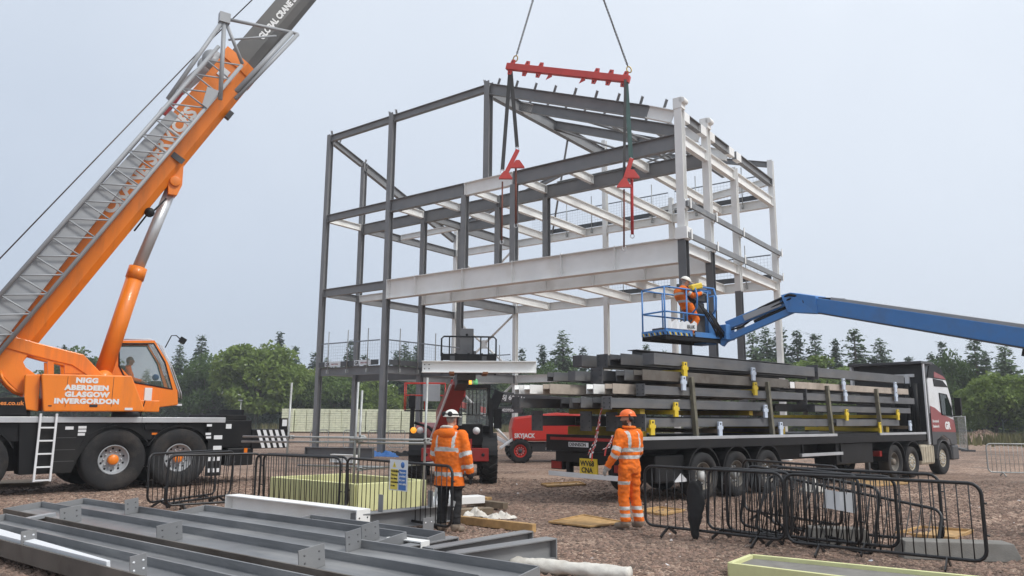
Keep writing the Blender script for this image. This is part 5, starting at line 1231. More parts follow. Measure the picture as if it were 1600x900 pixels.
m = MB(); m.add(vs, [(2*i, 2*i+2, 2*i+3, 2*i+1) for i in range(n)], SIGNW); bn_ = m.build('basket_banner', None); bn_.location = PB; bn_.rotation_euler = (0, 0, BA); bn_.modifiers.new('s', 'SOLIDIFY').thickness = .006
tag(bn_, 'crumpled white banner tied along the front of the blue basket', 'banner'); text_obj('lettering', 'BLUE', .12, DARKG, plane_xf((.68, -.056, .24), (1, 0, 0), (0, 0, 1)), bn_, bold=.003)
# jib, knuckle and main boom (points in the world, meshes local)
BI = BK.inverted()
def wl(p): return BI @ p
JA, JB = at_y(1136, 509, 19.6), at_y(1236, 468, 18.75); JC, JD_ = at_y(1133, 531, 19.6), at_y(1240, 484, 18.72)
K0 = at_y(1262, 474, 18.45); K1 = at_y(1600, 527, 13.6); KD = (K1-K0).normalized(); KE = K0+KD*9.6
m = MB(); m.bar(wl(JA), wl(JB), .16, .22, BLUE); jb = bp('jib', m, .015)
mid0, mid1 = wl(JA.lerp(JB, .28)), wl(JA.lerp(JB, .85)); m = MB(); off = BI.to_3x3() @ Vector((-.05, -.10, .0)); m.bar(mid0+off, mid1+off, .03, .15, GREYP); m.build('jib_panel', jb)
m = MB(); m.bar(wl(JC), wl(JD_), .14, .16, BLUE); m.tube(wl(JC.lerp(JB, .45)), wl(JD_.lerp(JB, .35)-KD*.05), .05, BLACKP, 10); m.build('jib_link', jb, .01)
m = MB(); hp = [JA+Vector((-.25, -.05, -.10)), JA+Vector((.3, -.08, .05)), JA.lerp(JB, .5)+Vector((0, -.1, .10)), JB+Vector((-.1, -.12, .10)), K0+Vector((0, -.2, .1)), K0+KD*1.2+Vector((0, 0, .22))]
m.path([wl(p) for p in hp], .035, BLACKP, 8); m.path([wl(p+Vector((.05, -.03, -.09))) for p in hp[:4]], .022, BLACKP, 8); m.build('hose_bundle', jb)
m = MB(); m.bar(wl(JA+Vector((-.2, .1, -.25))), wl(JC+Vector((.05, 0, -.06))), .25, .30, BLUE); m.box(wl((JA+JC)/2), (.34, .30, .40), BLUE); bp('jib_mount', m, .02)
m = MB(); kp_ = [JB+Vector((-.12, 0, .10)), JB+Vector((.10, -.05, .16)), K0+KD*.45+Vector((0, 0, .22)), K0+KD*.5+Vector((0, 0, -.20)), K0+Vector((0, 0, -.26)), JD_+Vector((-.02, 0, -.08))]
side_ = KD.cross(Vector((0, 0, 1))).normalized(); vs = [wl(p+side_*s) for s in (-.17, .17) for p in kp_]
m.add(vs, [(5, 4, 3, 2, 1, 0), (6, 7, 8, 9, 10, 11)]+[(i, (i+1) % 6, 6+(i+1) % 6, 6+i) for i in range(6)], BLUE)
m.tube(wl(K0+side_*-.22), wl(K0+side_*.22), .10, BLACKP, 12); bp('knuckle', m, .01)
m = MB(); m.bar(wl(K0), wl(KE), .30, .34, BLUE); mb_ = bp('main_boom', m, .012)
m = MB(); m.bar(wl(K0+KD*.9+Vector((0, 0, .205))), wl(KE+Vector((0, 0, .205))), .26, .075, GREYP); m.build('cable_tray', mb_)
m = MB(); m.bar(wl(K0+KD*.5+Vector((0, 0, -.19))), wl(KE+Vector((0, 0, -.19))), .31, .03, DARKG); m.build('wear_strip', mb_)
m = MB(); m.bar(wl(K0+KD*5.4+Vector((0, 0, -.26))), wl(K0+KD*6.2+Vector((0, 0, -.28))), .2, .16, BLACKP); m.build('boom_bracket', mb_)
gx = wl(Vector((KE.x, KE.y, 0)))
m = MB(); m.box2((gx.x-1.6, gx.y-1, gx.z+.45), (gx.x+1.6, gx.y+1, gx.z+.85), DARKG); bp('base_chassis', m, .05)
m = MB(); m.box2((gx.x-1.1, gx.y-.9, gx.z+.86), (gx.x+1.3, gx.y+.9, gx.z+1.6), BLUE); e_ = wl(KE); m.box2((gx.x-.25, gx.y-.2, gx.z+1.6), (gx.x+.25, gx.y+.2, e_.z+.1), BLUE); bp('turret', m, .05)
for a in (-1.1, 1.1):
    for b in (-1.05, 1.05): wheel(lift, (gx.x+a, gx.y+b, gx.z+.45), .45, .35, WHITEP, DARKG, -1 if b < 0 else 1)

# ================================================================ RED TELEHANDLER facing the camera
TPO, TPA = Vector((-1.72, 23.2, 0)), R(-86); TH = fr_mat(TPO, TPA)
tele = empty('telehandler', TPO, TPA, 'dark red telehandler facing the camera with a white beam on its forks', 'telehandler')
def hp_(name, m, bevel=.012, parent=None): return m.build(name, parent or tele, bevel)
for x in (1.65, -1.35):
    for s in (-1, 1): wheel(tele, (x, s*.98, .62), .62, .46, RED, DARKG, s, lugs=20, dish=.12, rr=.52)
    m = MB(); m.box2((x-.12, -.9, .5), (x+.12, .9, .74), BLACKP); hp_('axle', m)
m = MB(); m.box2((-2.3, -.55, .55), (2.1, .55, 1.05), DARKG); hp_('chassis', m)
m = MB(); m.box2((2.25, -.85, .62), (2.55, .95, .96), RED); m.box2((2.1, -.5, .7), (2.3, .5, 1.2), RED); hp_('front_bumper', m)
for y in (-.72, .80): m = MB(); m.tube((2.552, y, .79), (2.56, y, .79), .045, BLACKP, 10); hp_('bumper_eye', m, 0)
m = MB(); m.box2((1.9, .22, 1.0), (2.2, .80, 1.60), BLACKP); m.box2((1.5, -.2, .95), (2.1, .22, 1.35), BLACKP); hp_('front_cowl', m, .03)
m = MB(); m.tube((2.2, .62, 1.42), (2.26, .62, 1.42), .10, WHITEP, 16); hp_('headlight', m, 0)
m = MB(); m.tube((2.0, -.92, 1.42), (2.06, -.92, 1.42), .09, WHITEP, 16); hp_('headlight', m, 0)
m = MB(); m.tube((2.0, -1.10, 1.42), (2.06, -1.10, 1.42), .085, emat('orange_indicator', (.9, .35, .03), .6), 14); hp_('indicator', m, 0)
# cab on the machine's left = right in the photo
m = MB(); xs0, xs1, y0, y1 = .15, 1.75, .12, .98
for x, y in ((xs1, y0), (xs1, y1), (xs0, y0), (xs0, y1)): m.bar((x, y, 1.0), (x-(.18 if x == xs1 else 0), y, 2.62), .07, .07, BLACKP, up=(0, 1, 0))
m.box2((xs0-.05, y0-.04, 2.60), (xs1-.12, y1+.04, 2.70), BLACKP); m.box2((xs0, y0, .9), (xs1+.05, y1, 1.55), BLACKP); cabh = hp_('cab_frame', m, .01)
m = MB(); m.add([(xs1-.02, y0, 1.55), (xs1-.02, y1, 1.55), (xs1-.17, y1, 2.6), (xs1-.17, y0, 2.6)], [(0, 1, 2, 3)], GLASSL); m.build('windscreen', cabh)
m = MB(); m.add([(xs1, y1, 1.2), (xs0, y1, 1.2), (xs0, y1, 2.6), (xs1-.17, y1, 2.6)], [(0, 1, 2, 3)], GLASSL); m.build('side_window', cabh)
m = MB()
for k in range(8): y = y0+.08+k*.105; m.tube((xs1+.05, y, 1.85), (xs1-.10, y, 2.56), .011, BLACKP, 6)
for z in (1.85, 2.56): m.tube((xs1+.05-.21*(z-1.85), y0, z), (xs1+.05-.21*(z-1.85), y1, z), .014, BLACKP, 6)
m.build('guard_grille', cabh)
m = MB(); m.box2((.45, .35, 1.0), (.9, .78, 1.5), INTERIOR); m.box2((.40, .35, 1.5), (.5, .78, 2.2), INTERIOR); m.build('seat', cabh, .02)
AMB = emat('amber_beacon', (1.0, .42, .04), .7); GRN = emat('green_beacon', (.12, .42, .16), .12)
for y, mt in ((.42, AMB), (.60, GRN)): m = MB(); m.tube((1.0, y, 2.70), (1.0, y, 2.82), .075, mt, 14); m.ball((1.0, y, 2.82), .075, mt, half=True); m.build('beacon', cabh)
m = MB(); m.box((1.9, 1.22, 1.75), (.08, .22, .55), BLACKP); m.tube((1.75, .98, 2.0), (1.9, 1.2, 1.95), .02, BLACKP, 6); m.build('mirror', cabh, .02)
m = MB(); m.bar((2.05, 1.05, 1.1), (1.9, 1.02, 2.3), .05, .10, BLACKP, up=(0, 1, 0)); m.build('grab_rail', cabh)
for s in (-1, 1):
    m = MB(); n = 12; vs = []
    for k in range(n+1):
        a = R(10+130*k/n); x, z = 1.65+.72*math.cos(a), .64+.72*math.sin(a); vs += [(x, s*1.2, z), (x, s*.78, z)]
    m.add(vs, [(2*k, 2*k+1, 2*k+3, 2*k+2) for k in range(n)], BLACKP); o = hp_('mudguard', m, 0); o.modifiers.new('s', 'SOLIDIFY').thickness = .03
# engine pod on the other side
m = MB(); m.prism([(-1.0, .75), (-1.0, 1.55), (.6, 1.62), (1.35, 1.50), (1.5, 1.15), (1.5, .75)], 1, -1.08, -.32, RED); hp_('engine_cover', m, .06)
m = MB(); m.bar((1.7, -1.18, .9), (1.65, -1.16, 2.15), .13, .12, BLACKP, up=(0, 1, 0)); m.box((1.68, -1.18, 2.2), (.12, .18, .36), BLACKP); hp_('mirror_post', m, .02)
m = MB(); m.path([(1.6, -1.1, 1.62), (1.7, -.7, 1.5), (1.75, -.3, 1.15)], .04, BLACKP, 8); hp_('hand_rail', m, 0)
# telescopic boom rising toward the camera
bA, bB, bC = Vector((-2.3, -.42, 1.75)), Vector((2.7, .10, 2.55)), Vector((3.75, .22, 2.80))
m = MB(); m.bar(bA, bB, .40, .48, RED); tbm = hp_('boom', m, .02)
m = MB(); m.bar(bB-(bB-bA).normalized()*.4, bC, .30, .36, DARKG); m.build('inner_boom', tbm, .01)
m = MB(); m.box2((-2.6, -.5, 1.0), (-1.9, .15, 2.0), RED); m.build('boom_pivot', tbm, .03)
m = MB(); m.tube((.2, -.2, 1.1), bB+Vector((-.6, 0, -.25)), .09, BLACKP, 12); m.build('lift_cylinder', tbm)
m = MB(); m.bar((3.21, -.10, 2.62), (2.21, -.64, 1.15), .04, .03, WHITEP); m.build('hose_guard', tbm)
# sloping red nose plates seen below the boom
m = MB(); m.add([(3.2, -.06, 2.62), (3.2, .34, 2.62), (2.2, -.12, 1.15), (2.2, -.60, 1.15), (3.1, -.06, 2.72), (3.1, .34, 2.72), (2.05, -.12, 1.22), (2.05, -.60, 1.22)], [(0, 1, 2, 3), (7, 6, 5, 4), (0, 4, 5, 1), (1, 5, 6, 2), (2, 6, 7, 3), (3, 7, 4, 0)], RED); m.build('boom_nose', tbm, .01)
# head, carriage, forks
DY = .32; TY = Matrix.Translation((0, DY, 0))
m = MB(TY); m.box2((3.66, -.26, 2.72), (4.0, .22, 3.45), STEEL2); m.box2((3.72, -.20, 3.45), (4.0, .15, 4.02), STEEL2); m.tube((4.0, -.02, 3.86), (4.008, -.02, 3.86), .035, BLACKP, 8); hd = hp_('boom_head', m, .02)
m = MB(TY); X = 4.12
m.box2((X-.04, -.66, 3.20), (X+.04, .72, 3.36), BLACKP); m.box2((X-.04, -.66, 2.86), (X+.04, .72, 2.98), BLACKP); m.box2((X-.03, -.45, 2.98), (X-.01, .5, 3.20), DARKG); m.box2((X-.04, -.66, 3.05), (X+.02, .72, 3.09), DARKG)
for y in (-.64, -.30, .03, .36, .70): m.box2((X-.05, y-.03, 2.84), (X+.05, y+.03, 3.38), BLACKP)
m.path([(X, -.66, 3.30), (X, -.66, 3.74), (X, -.60, 3.80), (X, .66, 3.80), (X, .72, 3.74), (X, .72, 3.30)], .022, BLACKP, 8)
for y in (-.46, .14, .33, .53): m.tube((X, y, 3.36), (X, y, 3.80), .018, BLACKP, 6)
cg = hp_('fork_carriage', m, .004)
for y in (-.38, .42):
    m = MB(TY); m.box2((X+.05, y-.06, 2.80), (X+.11, y+.06, 3.3), DARKG); m.box2((X+.05, y-.06, 2.80), (X+1.15, y+.06, 2.85), RUST); m.build('fork', cg, .004)
fb0, fb1 = at_y(660, 564.5, 18.62), at_y(838, 567.5, 18.50)
zt = (TH @ Vector((X+.6, 0, 2.852))).z
r = empty('white_beam', fb0.lerp(fb1, .5)*1.0, math.atan2(fb1.y-fb0.y, fb1.x-fb0.x), 'short white I beam lying across the forks of the telehandler', 'beam'); r.location.z = zt; r['kind'] = 'thing'
hl = (fb1-fb0).length/2
m = MB(); m.ibeam((-hl, 0, .29), (hl, 0, .29), .288, .20, WHITE, tf=.02); m.build('web_and_flanges', r, .003)
m = MB()
for x in (-hl+.06, -hl+.17):
    for z in (.10, .20): m.tube((x, -.016, z), (x, -.0075, z), .014, TEXTK, 8)
m.build('bolt_holes', r)

# ================================================================ RED ARTICULATED LIFT behind
SKO, SKA = Vector((1.35, 31.9, 0)), R(4); SK = fr_mat(SKO, SKA)
sky_l = empty('articulated_lift', SKO, SKA, 'bright red articulated lift with dark grey arms parked behind the trailer tail', 'boom lift')
def kp2(name, m, bevel=.02, parent=None): return m.build(name, parent or sky_l, bevel)
for x in (-1.05, 1.25):
    for s in (-1, 1): wheel(sky_l, (x, s*.95, .46), .46, .34, REDB, DARKG, s, lugs=16, dish=.05)
m = MB(); m.box2((-1.3, -.7, .42), (1.5, .7, .78), DARKG); ck = kp2('chassis', m)
text_obj('lettering', 'SKYJACK', .13, TEXTW, SK.inverted() @ SK @ plane_xf((.0, -.705, .5), (1, 0, 0), (0, 0, 1)), ck, bold=.003)
m = MB(); m.box2((-.3, -.72, .70), (.9, -.70, .42), DARKG)
m = MB(); m.prism([(-1.35, .84), (-1.40, 1.35), (-1.30, 1.78), (.4, 1.98), (1.6, 1.95), (1.85, 1.5), (1.85, .84)], 1, -.95, .95, REDB); tt = kp2('turret_cover', m, .08)
text_obj('lettering', 'SKYJACK', .24, TEXTW, plane_xf((-1.28, -.955, .98), (1, 0, 0), (0, 0, 1)), tt, bold=.008, squash=.85)
m = MB(); m.box2((-.45, -.957, 1.30), (-.15, -.951, 1.75), WHITEP); o = m.build('logo_plate', tt); text_obj('lettering', 'S', .36, REDB, plane_xf((-.42, -.96, 1.40), (1, 0, 0), (0, 0, 1)), o, bold=.012)
m = MB(); m.bar((1.7, -.1, 2.35), (-1.85, -.1, 2.62), .34, .42, DARKG); ab = kp2('lower_arm', m, .02)
text_obj('lettering', 'SJ 60 AJ+', .26, TEXTW, plane_xf((-1.75, -.285, 2.52), (1, 0, -.076), (.076, 0, 1)), ab, bold=.006)
m = MB(); m.bar((-.9, -.1, 2.10), (-2.2, -.1, 2.06), .26, .26, DARKG); o = m.build('upper_arm', ab, .015); text_obj('lettering', '423926', .16, TEXTW, plane_xf((-1.75, -.24, 2.02), (1, 0, 0), (0, 0, 1)), o, bold=.004)
m = MB(); m.bar((-1.85, -.1, 2.85), (-2.25, -.1, 1.85), .40, .42, BLACKP, up=(0, 1, 0)); m.build('elbow', ab, .03)
m = MB(); m.bar((1.5, -.05, 1.9), (1.8, -.05, 2.6), .4, .4, DARKG, up=(0, 1, 0)); m.build('riser', ab, .03)
m = MB(); m.bar((-1.25, -.8, .98), (-1.85, -.82, .55), .18, .10, WHITEP); m.bar((-2.1, -.5, 1.05), (-1.3, -.6, .6), .12, .14, WHITEP); kp2('tow_arm', m)
m = MB(); m.bar((-2.2, -.1, 2.0), (-4.15, .2, 2.45), .22, .24, REDB); m.bar((-2.2, -.1, 1.7), (-3.9, .2, 2.2), .1, .1, BLACKP); kp2('fly_arm', m)
# red basket
bx0, bx1, by0, by1, bz0, bz1 = -5.75, -4.1, -.3, .6, 2.05, 3.15
m = MB()
for z in (bz1, (bz0+bz1)/2+.05): m.path([(bx0, by0, z), (bx1, by0, z), (bx1, by1, z), (bx0, by1, z)], .022, REDB, 6, closed=True)
for x in (bx0, (bx0+bx1)/2, bx1):
    for y in (by0, by1): m.tube((x, y, bz0), (x, y, bz1), .02, REDB, 6)
bk = kp2('basket', m, 0)
m = MB(); m.box2((bx0, by0, bz0-.05), (bx1, by1, bz0), BLACKP); m.build('basket_floor', bk); m = MB(); m.box2((bx0+.75, by0-.10, bz0+.35), (bx1-.2, by0+.05, bz1-.05), GREYP); m.build('control_box', bk, .02)

# ================================================================ STEEL LYING IN THE FOREGROUND (frame FG: x along the beams, y across, away from the camera)
FG = fr_mat((0, 0, 0), YAW)
def ground_beam(t0, t1, s0, s1, label, mud=False, z0=.07, fh=.205, tilt=6.5, cleats=(), endplates=(True, True), name='steel_beam', body=None, pale_holes=None):
    body = body or STEELW; tf = .022; r = empty(name, FG @ Vector((s0, t0, 0)), YAW, label, 'beam', 'steel beams lying in the foreground'); r.rotation_euler = (R(tilt), 0, YAW); L_, D = s1-s0, t1-t0; zc = z0+fh/2
    m = MB(); m.box2((0, tf, zc-.008), (L_, D-tf, zc+.008), body)
    m.add([(0, tf, zc+.008), (0, tf+.05, zc+.008), (0, tf, zc+.05), (L_, tf, zc+.008), (L_, tf+.05, zc+.008), (L_, tf, zc+.05)], [(1, 4, 5, 2)], body); m.build('web', r)
    m = MB(); m.box2((0, 0, z0), (L_, tf, z0+fh), STEELB if mud else body); m.build('flange', r, .003)
    m = MB(); m.box2((0, D-tf, z0), (L_, D, z0+fh), body); m.build('flange', r, .003)
    for e, x in zip(endplates, (-.013, L_+.013)):
        if e: m = MB(); m.box((x, D/2, zc), (.02, D*.96, fh*.98), STEEL); m.build('end_plate', r, .002)
    for s, a, w_ in cleats:
        x = s-s0; m = MB(); y0 = tf if a == 'near' else D-tf-w_
        if a == 'mid': y0 = (D-w_)/2
        m.box2((x-.006, y0, zc+.01), (x+.006, y0+w_, zc+.01+.235), STEEL); c_ = m.build('cleat', r, .002)
        m = MB()
        for fy in (.22, .78):
            for zz in (.10, .18): m.tube((x-.0085, y0+w_*fy, zc+zz), (x+.0085, y0+w_*fy, zc+zz), .013, SIGNW if pale_holes else STEEL2, 8)  # the flag only turns the hole discs white
        m.build('bolt_holes', c_)
    nb = max(2, int(L_/3))
    for i in range(nb): m = MB(); m.box(((i+.5)*L_/nb, D/2, z0/2+.0), (.09, D*.9, z0-.004), WOODO); m.build('packer', r)
    return r
def s_of(px, py, z=.27): q = FG.inverted() @ at_z(px, py, z); return q.x
ground_beam(3.98, 4.415, -13.2, -4.9, 'nearest grey beam with muddy outer flange and a white bar in its trough', True, cleats=((s_of(57, 848), 'near', .17), (s_of(230, 890), 'near', .17)), pale_holes=True)
wst = empty('white_bar', FG @ Vector((-13.1, 4.005, .215)), YAW+R(-.35), 'white bar built for the bright strip in the trough of the nearest grey beam', 'bar'); wst.rotation_euler = (R(6.5), 0, YAW+R(-.1)); MB().add([(0, .01, 0), (4.9, .01, 0), (4.9, .05, 0), (0, .23, 0), (0, .01, .092), (4.9, .01, .092), (4.9, .05, .092), (0, .23, .092)], [(3, 2, 1, 0), (4, 5, 6, 7), (0, 1, 5, 4), (1, 2, 6, 5), (2, 3, 7, 6), (3, 0, 4, 7)], SIGNW).build('bar', wst, .004)  # tapered white bar added to give the bright strip in the trough
ground_beam(4.425, 4.86, -13.07, -4.6, 'second nearest grey beam lying against the muddy front one')
ground_beam(5.23, 5.82, -14.25, -4.7, 'third grey beam from the front with a muddy outer flange', True, cleats=((s_of(150, 806), 'near', .30), (s_of(306, 833), 'near', .34), (s_of(530, 872), 'near', .34)))
ground_beam(5.83, 6.48, -14.2, -4.5, 'fourth grey beam from the front, lying against the third', False, cleats=((s_of(224, 798), 'far', .22), (s_of(573, 852), 'far', .24)))
ground_beam(6.72, 7.30, -11.75, -7.15, 'shorter grey beam lying between the long beams and the white beam', False, cleats=((-7.5, 'mid', .3),))
ground_beam(7.40, 7.75, -9.6, -6.9, 'grey beam with a drilled end plate under the end of the white beam', False)
tb_ = empty('timber_batten', FG @ Vector((-12.75, 4.87, .23)), YAW+R(35), 'pale timber batten bridging the gap between the long front beams', 'timber'); MB().box((.2, .18, .045), (.10, .62, .05), GREYP).build('batten', tb_, .004)
def up_beam(p0, p1, h, w_, mt, label, z0=.06, holes=True, name='steel_beam', group='steel beams lying in the foreground', cap=None):
    """I section standing upright on packers"""
    p0, p1 = Vector(p0), Vector(p1); d = p1-p0; az = math.atan2(d.y, d.x); L_ = Vector((d.x, d.y)).length
    r = empty(name, (p0.x, p0.y, 0), az, label, 'beam', group)
    m = MB(); m.ibeam((0, 0, z0+h), (L_, 0, z0+h), h, w_, mt, tf=.02, tw=.014); m.build('web_and_flanges', r, .004)
    for x, s in ((-.012, -1), (L_+.012, 1)):
        m = MB(); m.box((x, 0, z0+h/2), (.02, w_*1.02, h*1.0), mt); e = m.build('end_plate', r, .003)
        if holes:
            m = MB()
            for a in (-.3, .3):
                for b in (.3, .62): m.tube((x+s*.0105, a*w_, z0+h*b), (x+s*.013, a*w_, z0+h*b), .014, TEXTK, 8)
            m.build('bolt_holes', e)
    for x in (L_*.2, L_*.8): m = MB(); m.box((x, 0, z0/2), (.1, w_*1.3, z0), WOODO); m.build('packer', r)
    return r
def zz(px, py, z): return at_z(px, py, z)
up_beam(FG @ Vector((-12.35, 8.15, 0)), FG @ Vector((-8.95, 8.15, 0)), .33, .27, WHITE, 'long white beam standing upright in front of the middle barriers', .07, group='white beams in the foreground', name='white_beam')
q0, q1 = zz(708, 864, .3), zz(860, 841, .3); up_beam(q0, q1, .25, .19, STEEL, 'short grey beam nearest the right end of the steel, pointing away')
q0, q1 = zz(668, 853, .3), zz(836, 830, .28); up_beam(q0+Vector((.02, .03, 0)), q1+Vector((-.1, .05, 0)), .22, .17, STEEL, 'short grey beam just behind the nearest short one')
q0, q1 = zz(618, 851, .25), zz(708, 838, .22); up_beam(q0, q1, .17, .17, STEEL, 'short grey beam in front of the feet of the black trousered worker', .05)
q0, q1 = zz(612, 842, .22), zz(652, 846, .22); up_beam(q0, q0+Vector((.46, -.32, 0)), .20, .16, WHITE, 'short white stub beam left of the black trousered worker', .05, group='white beams in the foreground', name='white_beam')
st = empty('fin_plate', zz(660, 843, 0.)+Vector((.06, .2, 0)), R(50), 'upright drilled grey plate beside the white stub beam', 'plate'); m = MB(); m.box((0, 0, .16), (.22, .015, .26), STEEL); m.box((0, 0, .02), (.22, .12, .03), STEEL); m.build('plate', st, .003)
m = MB()
for a in (-.06, .06): m.tube((a, -.0085, .22), (a, .0085, .22), .013, SIGNW, 8)
m.build('bolt_holes', st)
q0, q1 = zz(556, 806, .30), zz(700, 791, .30); gb = up_beam(q0, q1, .27, .22, STEEL, 'grey beam with two upright plates behind the signed barrier')
for x in (.42, 1.42): m = MB(); m.box((x, -.05, .46), (.012, .12, .26), STEEL); m.build('fin_plate', gb, .002)
wbs = empty('white_bar', FG @ Vector((-12.0, 6.56, .06)), YAW, 'flat white bar beside the fourth grey beam', 'bar'); MB().box((.35, .0, .10), (.7, .10, .10), WHITE).build('bar', wbs, .004)
# beams and bits farther back
q0, q1 = at_z(478, 716, 0), at_z(582, 718, 0); up_beam(q0, q1, .42, .24, STEEL2, 'grey beam lying in front of the insulation stacks behind the scaffold rail', .05, False, group='steel beams lying in the background')
q0, q1 = at_z(519, 724, 0), at_z(558, 726, 0); up_beam(q0, q1, .30, .2, WHITE, 'short white beam lying behind the scaffold rail', .05, False, 'white_beam', 'steel beams lying in the background')
def sheet(name, c, sx, sy, h, mt, label, cat, seed=1, n=22, az=0):
    r_ = np.random.default_rng(seed); ph = r_.random(8)*6; V = []; F = []
    for i in range(n+1):
        for j in range(n+1):
            u, v = i/n*2-1, j/n*2-1; rr = max(abs(u), abs(v)); e = max(0, 1-rr**3)
            f = .5+.25*math.sin(5*u+3*v+ph[0])+.25*math.sin(7*v-4*u+ph[1])+.2*math.sin(11*u+ph[2])*math.sin(9*v+ph[3])
            k = 1+.18*math.sin(3*math.atan2(v, u)+ph[4])+.1*math.sin(7*math.atan2(v, u)+ph[5])
            V.append((u*sx*k, v*sy*k, max(.006, h*e*max(.1, f)+r_.normal(0, h*.05))))
    for i in range(n):
        for j in range(n): a = i*(n+1)+j; F.append((a, a+n+1, a+n+2, a+1))
    m = MB(); m.add(V, F, mt, True); o = m.build(name, loc=c, az=az); return tag(o, label, cat)
sheet('plastic_sheet', at_z(742, 806), .20, .13, .16, CLOTH, 'crumpled white sheet nearest the black trousered worker', 'sheet', 2)
sheet('plastic_sheet', at_z(782, 810), .26, .12, .12, CLOTH, 'crumpled white sheet right of the other white sheet on the gravel', 'sheet', 3)
sheet('plastic_sheet', at_z(1275, 768), .28, .2, .30, CLOTH, 'small white rag on the gravel behind the right barriers', 'sheet', 6)
sheet('tarpaulin', at_z(596, 713), .75, .5, .28, SIGNB, 'blue tarpaulin on the ground behind the second tall column', 'tarpaulin', 4)
sheet('tarpaulin', at_z(628, 712), .8, .5, .25, BLACKP, 'black sheeting on the ground right of the blue tarpaulin', 'tarpaulin', 5)
# roll of white fleece at the bottom edge
a, b = at_z(800, 890), at_z(985, 908); rl = empty('fleece_roll', a, math.atan2(b.y-a.y, b.x-a.x), 'long soft white roll lying along the bottom edge', 'roll'); L_ = (b-a).length; n, k = 40, 14; V = []; F = []
for i in range(n+1):
    for j in range(k):
        t = 6.283*j/k; rr = .085*(1+.07*math.sin(i*.37+j)+.05*math.sin(i*.8-j*2)+random.uniform(-.05, .05)); V.append((L_*i/n, rr*math.cos(t)*1.25, max(.0, .07+rr*math.sin(t))))
for i in range(n):
    for j in range(k): F.append((i*k+j, i*k+(j+1) % k, (i+1)*k+(j+1) % k, (i+1)*k+j))
m = MB(); m.add(V, F+[tuple(range(k)), tuple(n*k+j for j in range(k))[::-1]], CLOTH, True); m.build('roll', rl)
# timbers
def timber(p0, p1, w_, h, mt, label, z=0., group='loose timbers'):
    p0, p1 = Vector(p0), Vector(p1); r = empty('timber_baulk', (p0.x, p0.y, z), math.atan2(p1.y-p0.y, p1.x-p0.x), label, 'timber', group); MB().box(((p1-p0).length/2, 0, h/2), ((p1-p0).length, w_, h), mt).build('baulk', r, .008)
timber(at_z(650, 810), at_z(835, 832), .10, .13, WOOD, 'long yellow timber on the gravel behind the black trousered worker')
timber(at_z(704, 806), at_z(768, 803), .22, .12, WOODO, 'dark timber under the white wrapped pack', group='timbers beside the foam box')
timber(at_z(706, 796), at_z(752, 793), .30, .14, WHITE, 'white wrapped pack of timber right of the black trousered worker', .10, 'timbers beside the foam box')
timber(at_z(728, 789), at_z(790, 797), .14, .12, WOODO, 'dark timber sticking out to the right of the pack', .02, 'timbers beside the foam box')
timber(at_z(700, 784), at_z(745, 783), .16, .10, WOODO, 'grey timber behind the white wrapped pack', .02, 'timbers beside the foam box')
timber(at_z(708, 779), at_z(765, 783), .2, .06, WOOD, 'thin yellow board at the back of the timber pile', .02, 'timbers beside the foam box')
# timber lined pits in the gravel
def pit(pts, label, h=.03, dark=False):
    P = [at_z(*q) for q in pts]; c_ = sum(P, Vector())/4; r = empty('timber_pit', c_, 0, label, 'pit frame', 'timber lined pits'); P = [p-c_ for p in P]
    m = MB(); m.add([p+Vector((0, 0, .012)) for p in P], [(0, 1, 2, 3)], WOOD); m.build('lining', r)
    for i in range(4): a, b = P[i], P[(i+1) % 4]; m = MB(); m.bar(a+Vector((0, 0, h/2)), b+Vector((0, 0, h/2)), .035, h, WOOD); m.build('board', r, .004)
pit(((858, 817), (912, 806), (978, 818), (920, 824)), 'timber lined pit at the feet of the orange suited worker', .03)
pit(((995, 800), (1030, 794), (1070, 799), (1036, 806)), 'small timber lined pit behind the orange suited worker', .04)
pit(((846, 757), (905, 754), (915, 758), (856, 761)), 'timber lined pit near the trailer tail', .04)
pit(((1330, 752), (1400, 747), (1420, 756), (1350, 762)), 'timber lined pit under the lorry side behind the barriers', .05)
pit(((1400, 836), (1440, 826), (1520, 832), (1490, 844)), 'timber lined pit behind the concrete block on the right', .05)
# concrete blocks
def block(px, py, L_, az, label, w_=.42, h=.225):
    p = at_z(px, py); r = empty('concrete_block', p, az, label, 'concrete block', 'precast concrete blocks')
    m = MB(); m.add([(0, 0, 0), (L_, 0, 0), (L_, w_, 0), (0, w_, 0), (.05, .05, h), (L_-.08, .05, h), (L_-.08, w_-.05, h), (.05, w_-.05, h)], [(3, 2, 1, 0), (4, 5, 6, 7), (0, 1, 5, 4), (1, 2, 6, 5), (2, 3, 7, 6), (3, 0, 4, 7)], CONC); m.build('block', r, .012)
block(1412, 874, 1.45, R(-9), 'long grey concrete block under the right end of the front barrier')
block(1262, 852, .90, R(-12), 'grey concrete block behind the front barrier legs', .4, .24)
# foam tray with concrete at the bottom right
A_, B2, C2, D2 = at_z(1140, 879, .15), at_z(1174, 866, .15), at_z(1545, 902, .15), at_z(1500, 922, .15)
tr_ = empty('foam_formwork', (A_.x, A_.y, 0), 0, 'long pale yellow foam formwork tray filled with concrete at the bottom right', 'formwork'); o = Vector((A_.x, A_.y, 0))
def fr(p, z): return Vector((p.x-o.x, p.y-o.y, z))
for a, b in ((A_, B2), (B2, C2), (C2, D2), (D2, A_)): m = MB(); m.bar(fr(a, .075), fr(b, .075), .055, .15, FOAM); m.build('foam_wall', tr_, .004)
m = MB(); m.add([fr(p, .105) for p in (A_, B2, C2, D2)], [(0, 1, 2, 3)], CONC); m.build('concrete_fill', tr_)
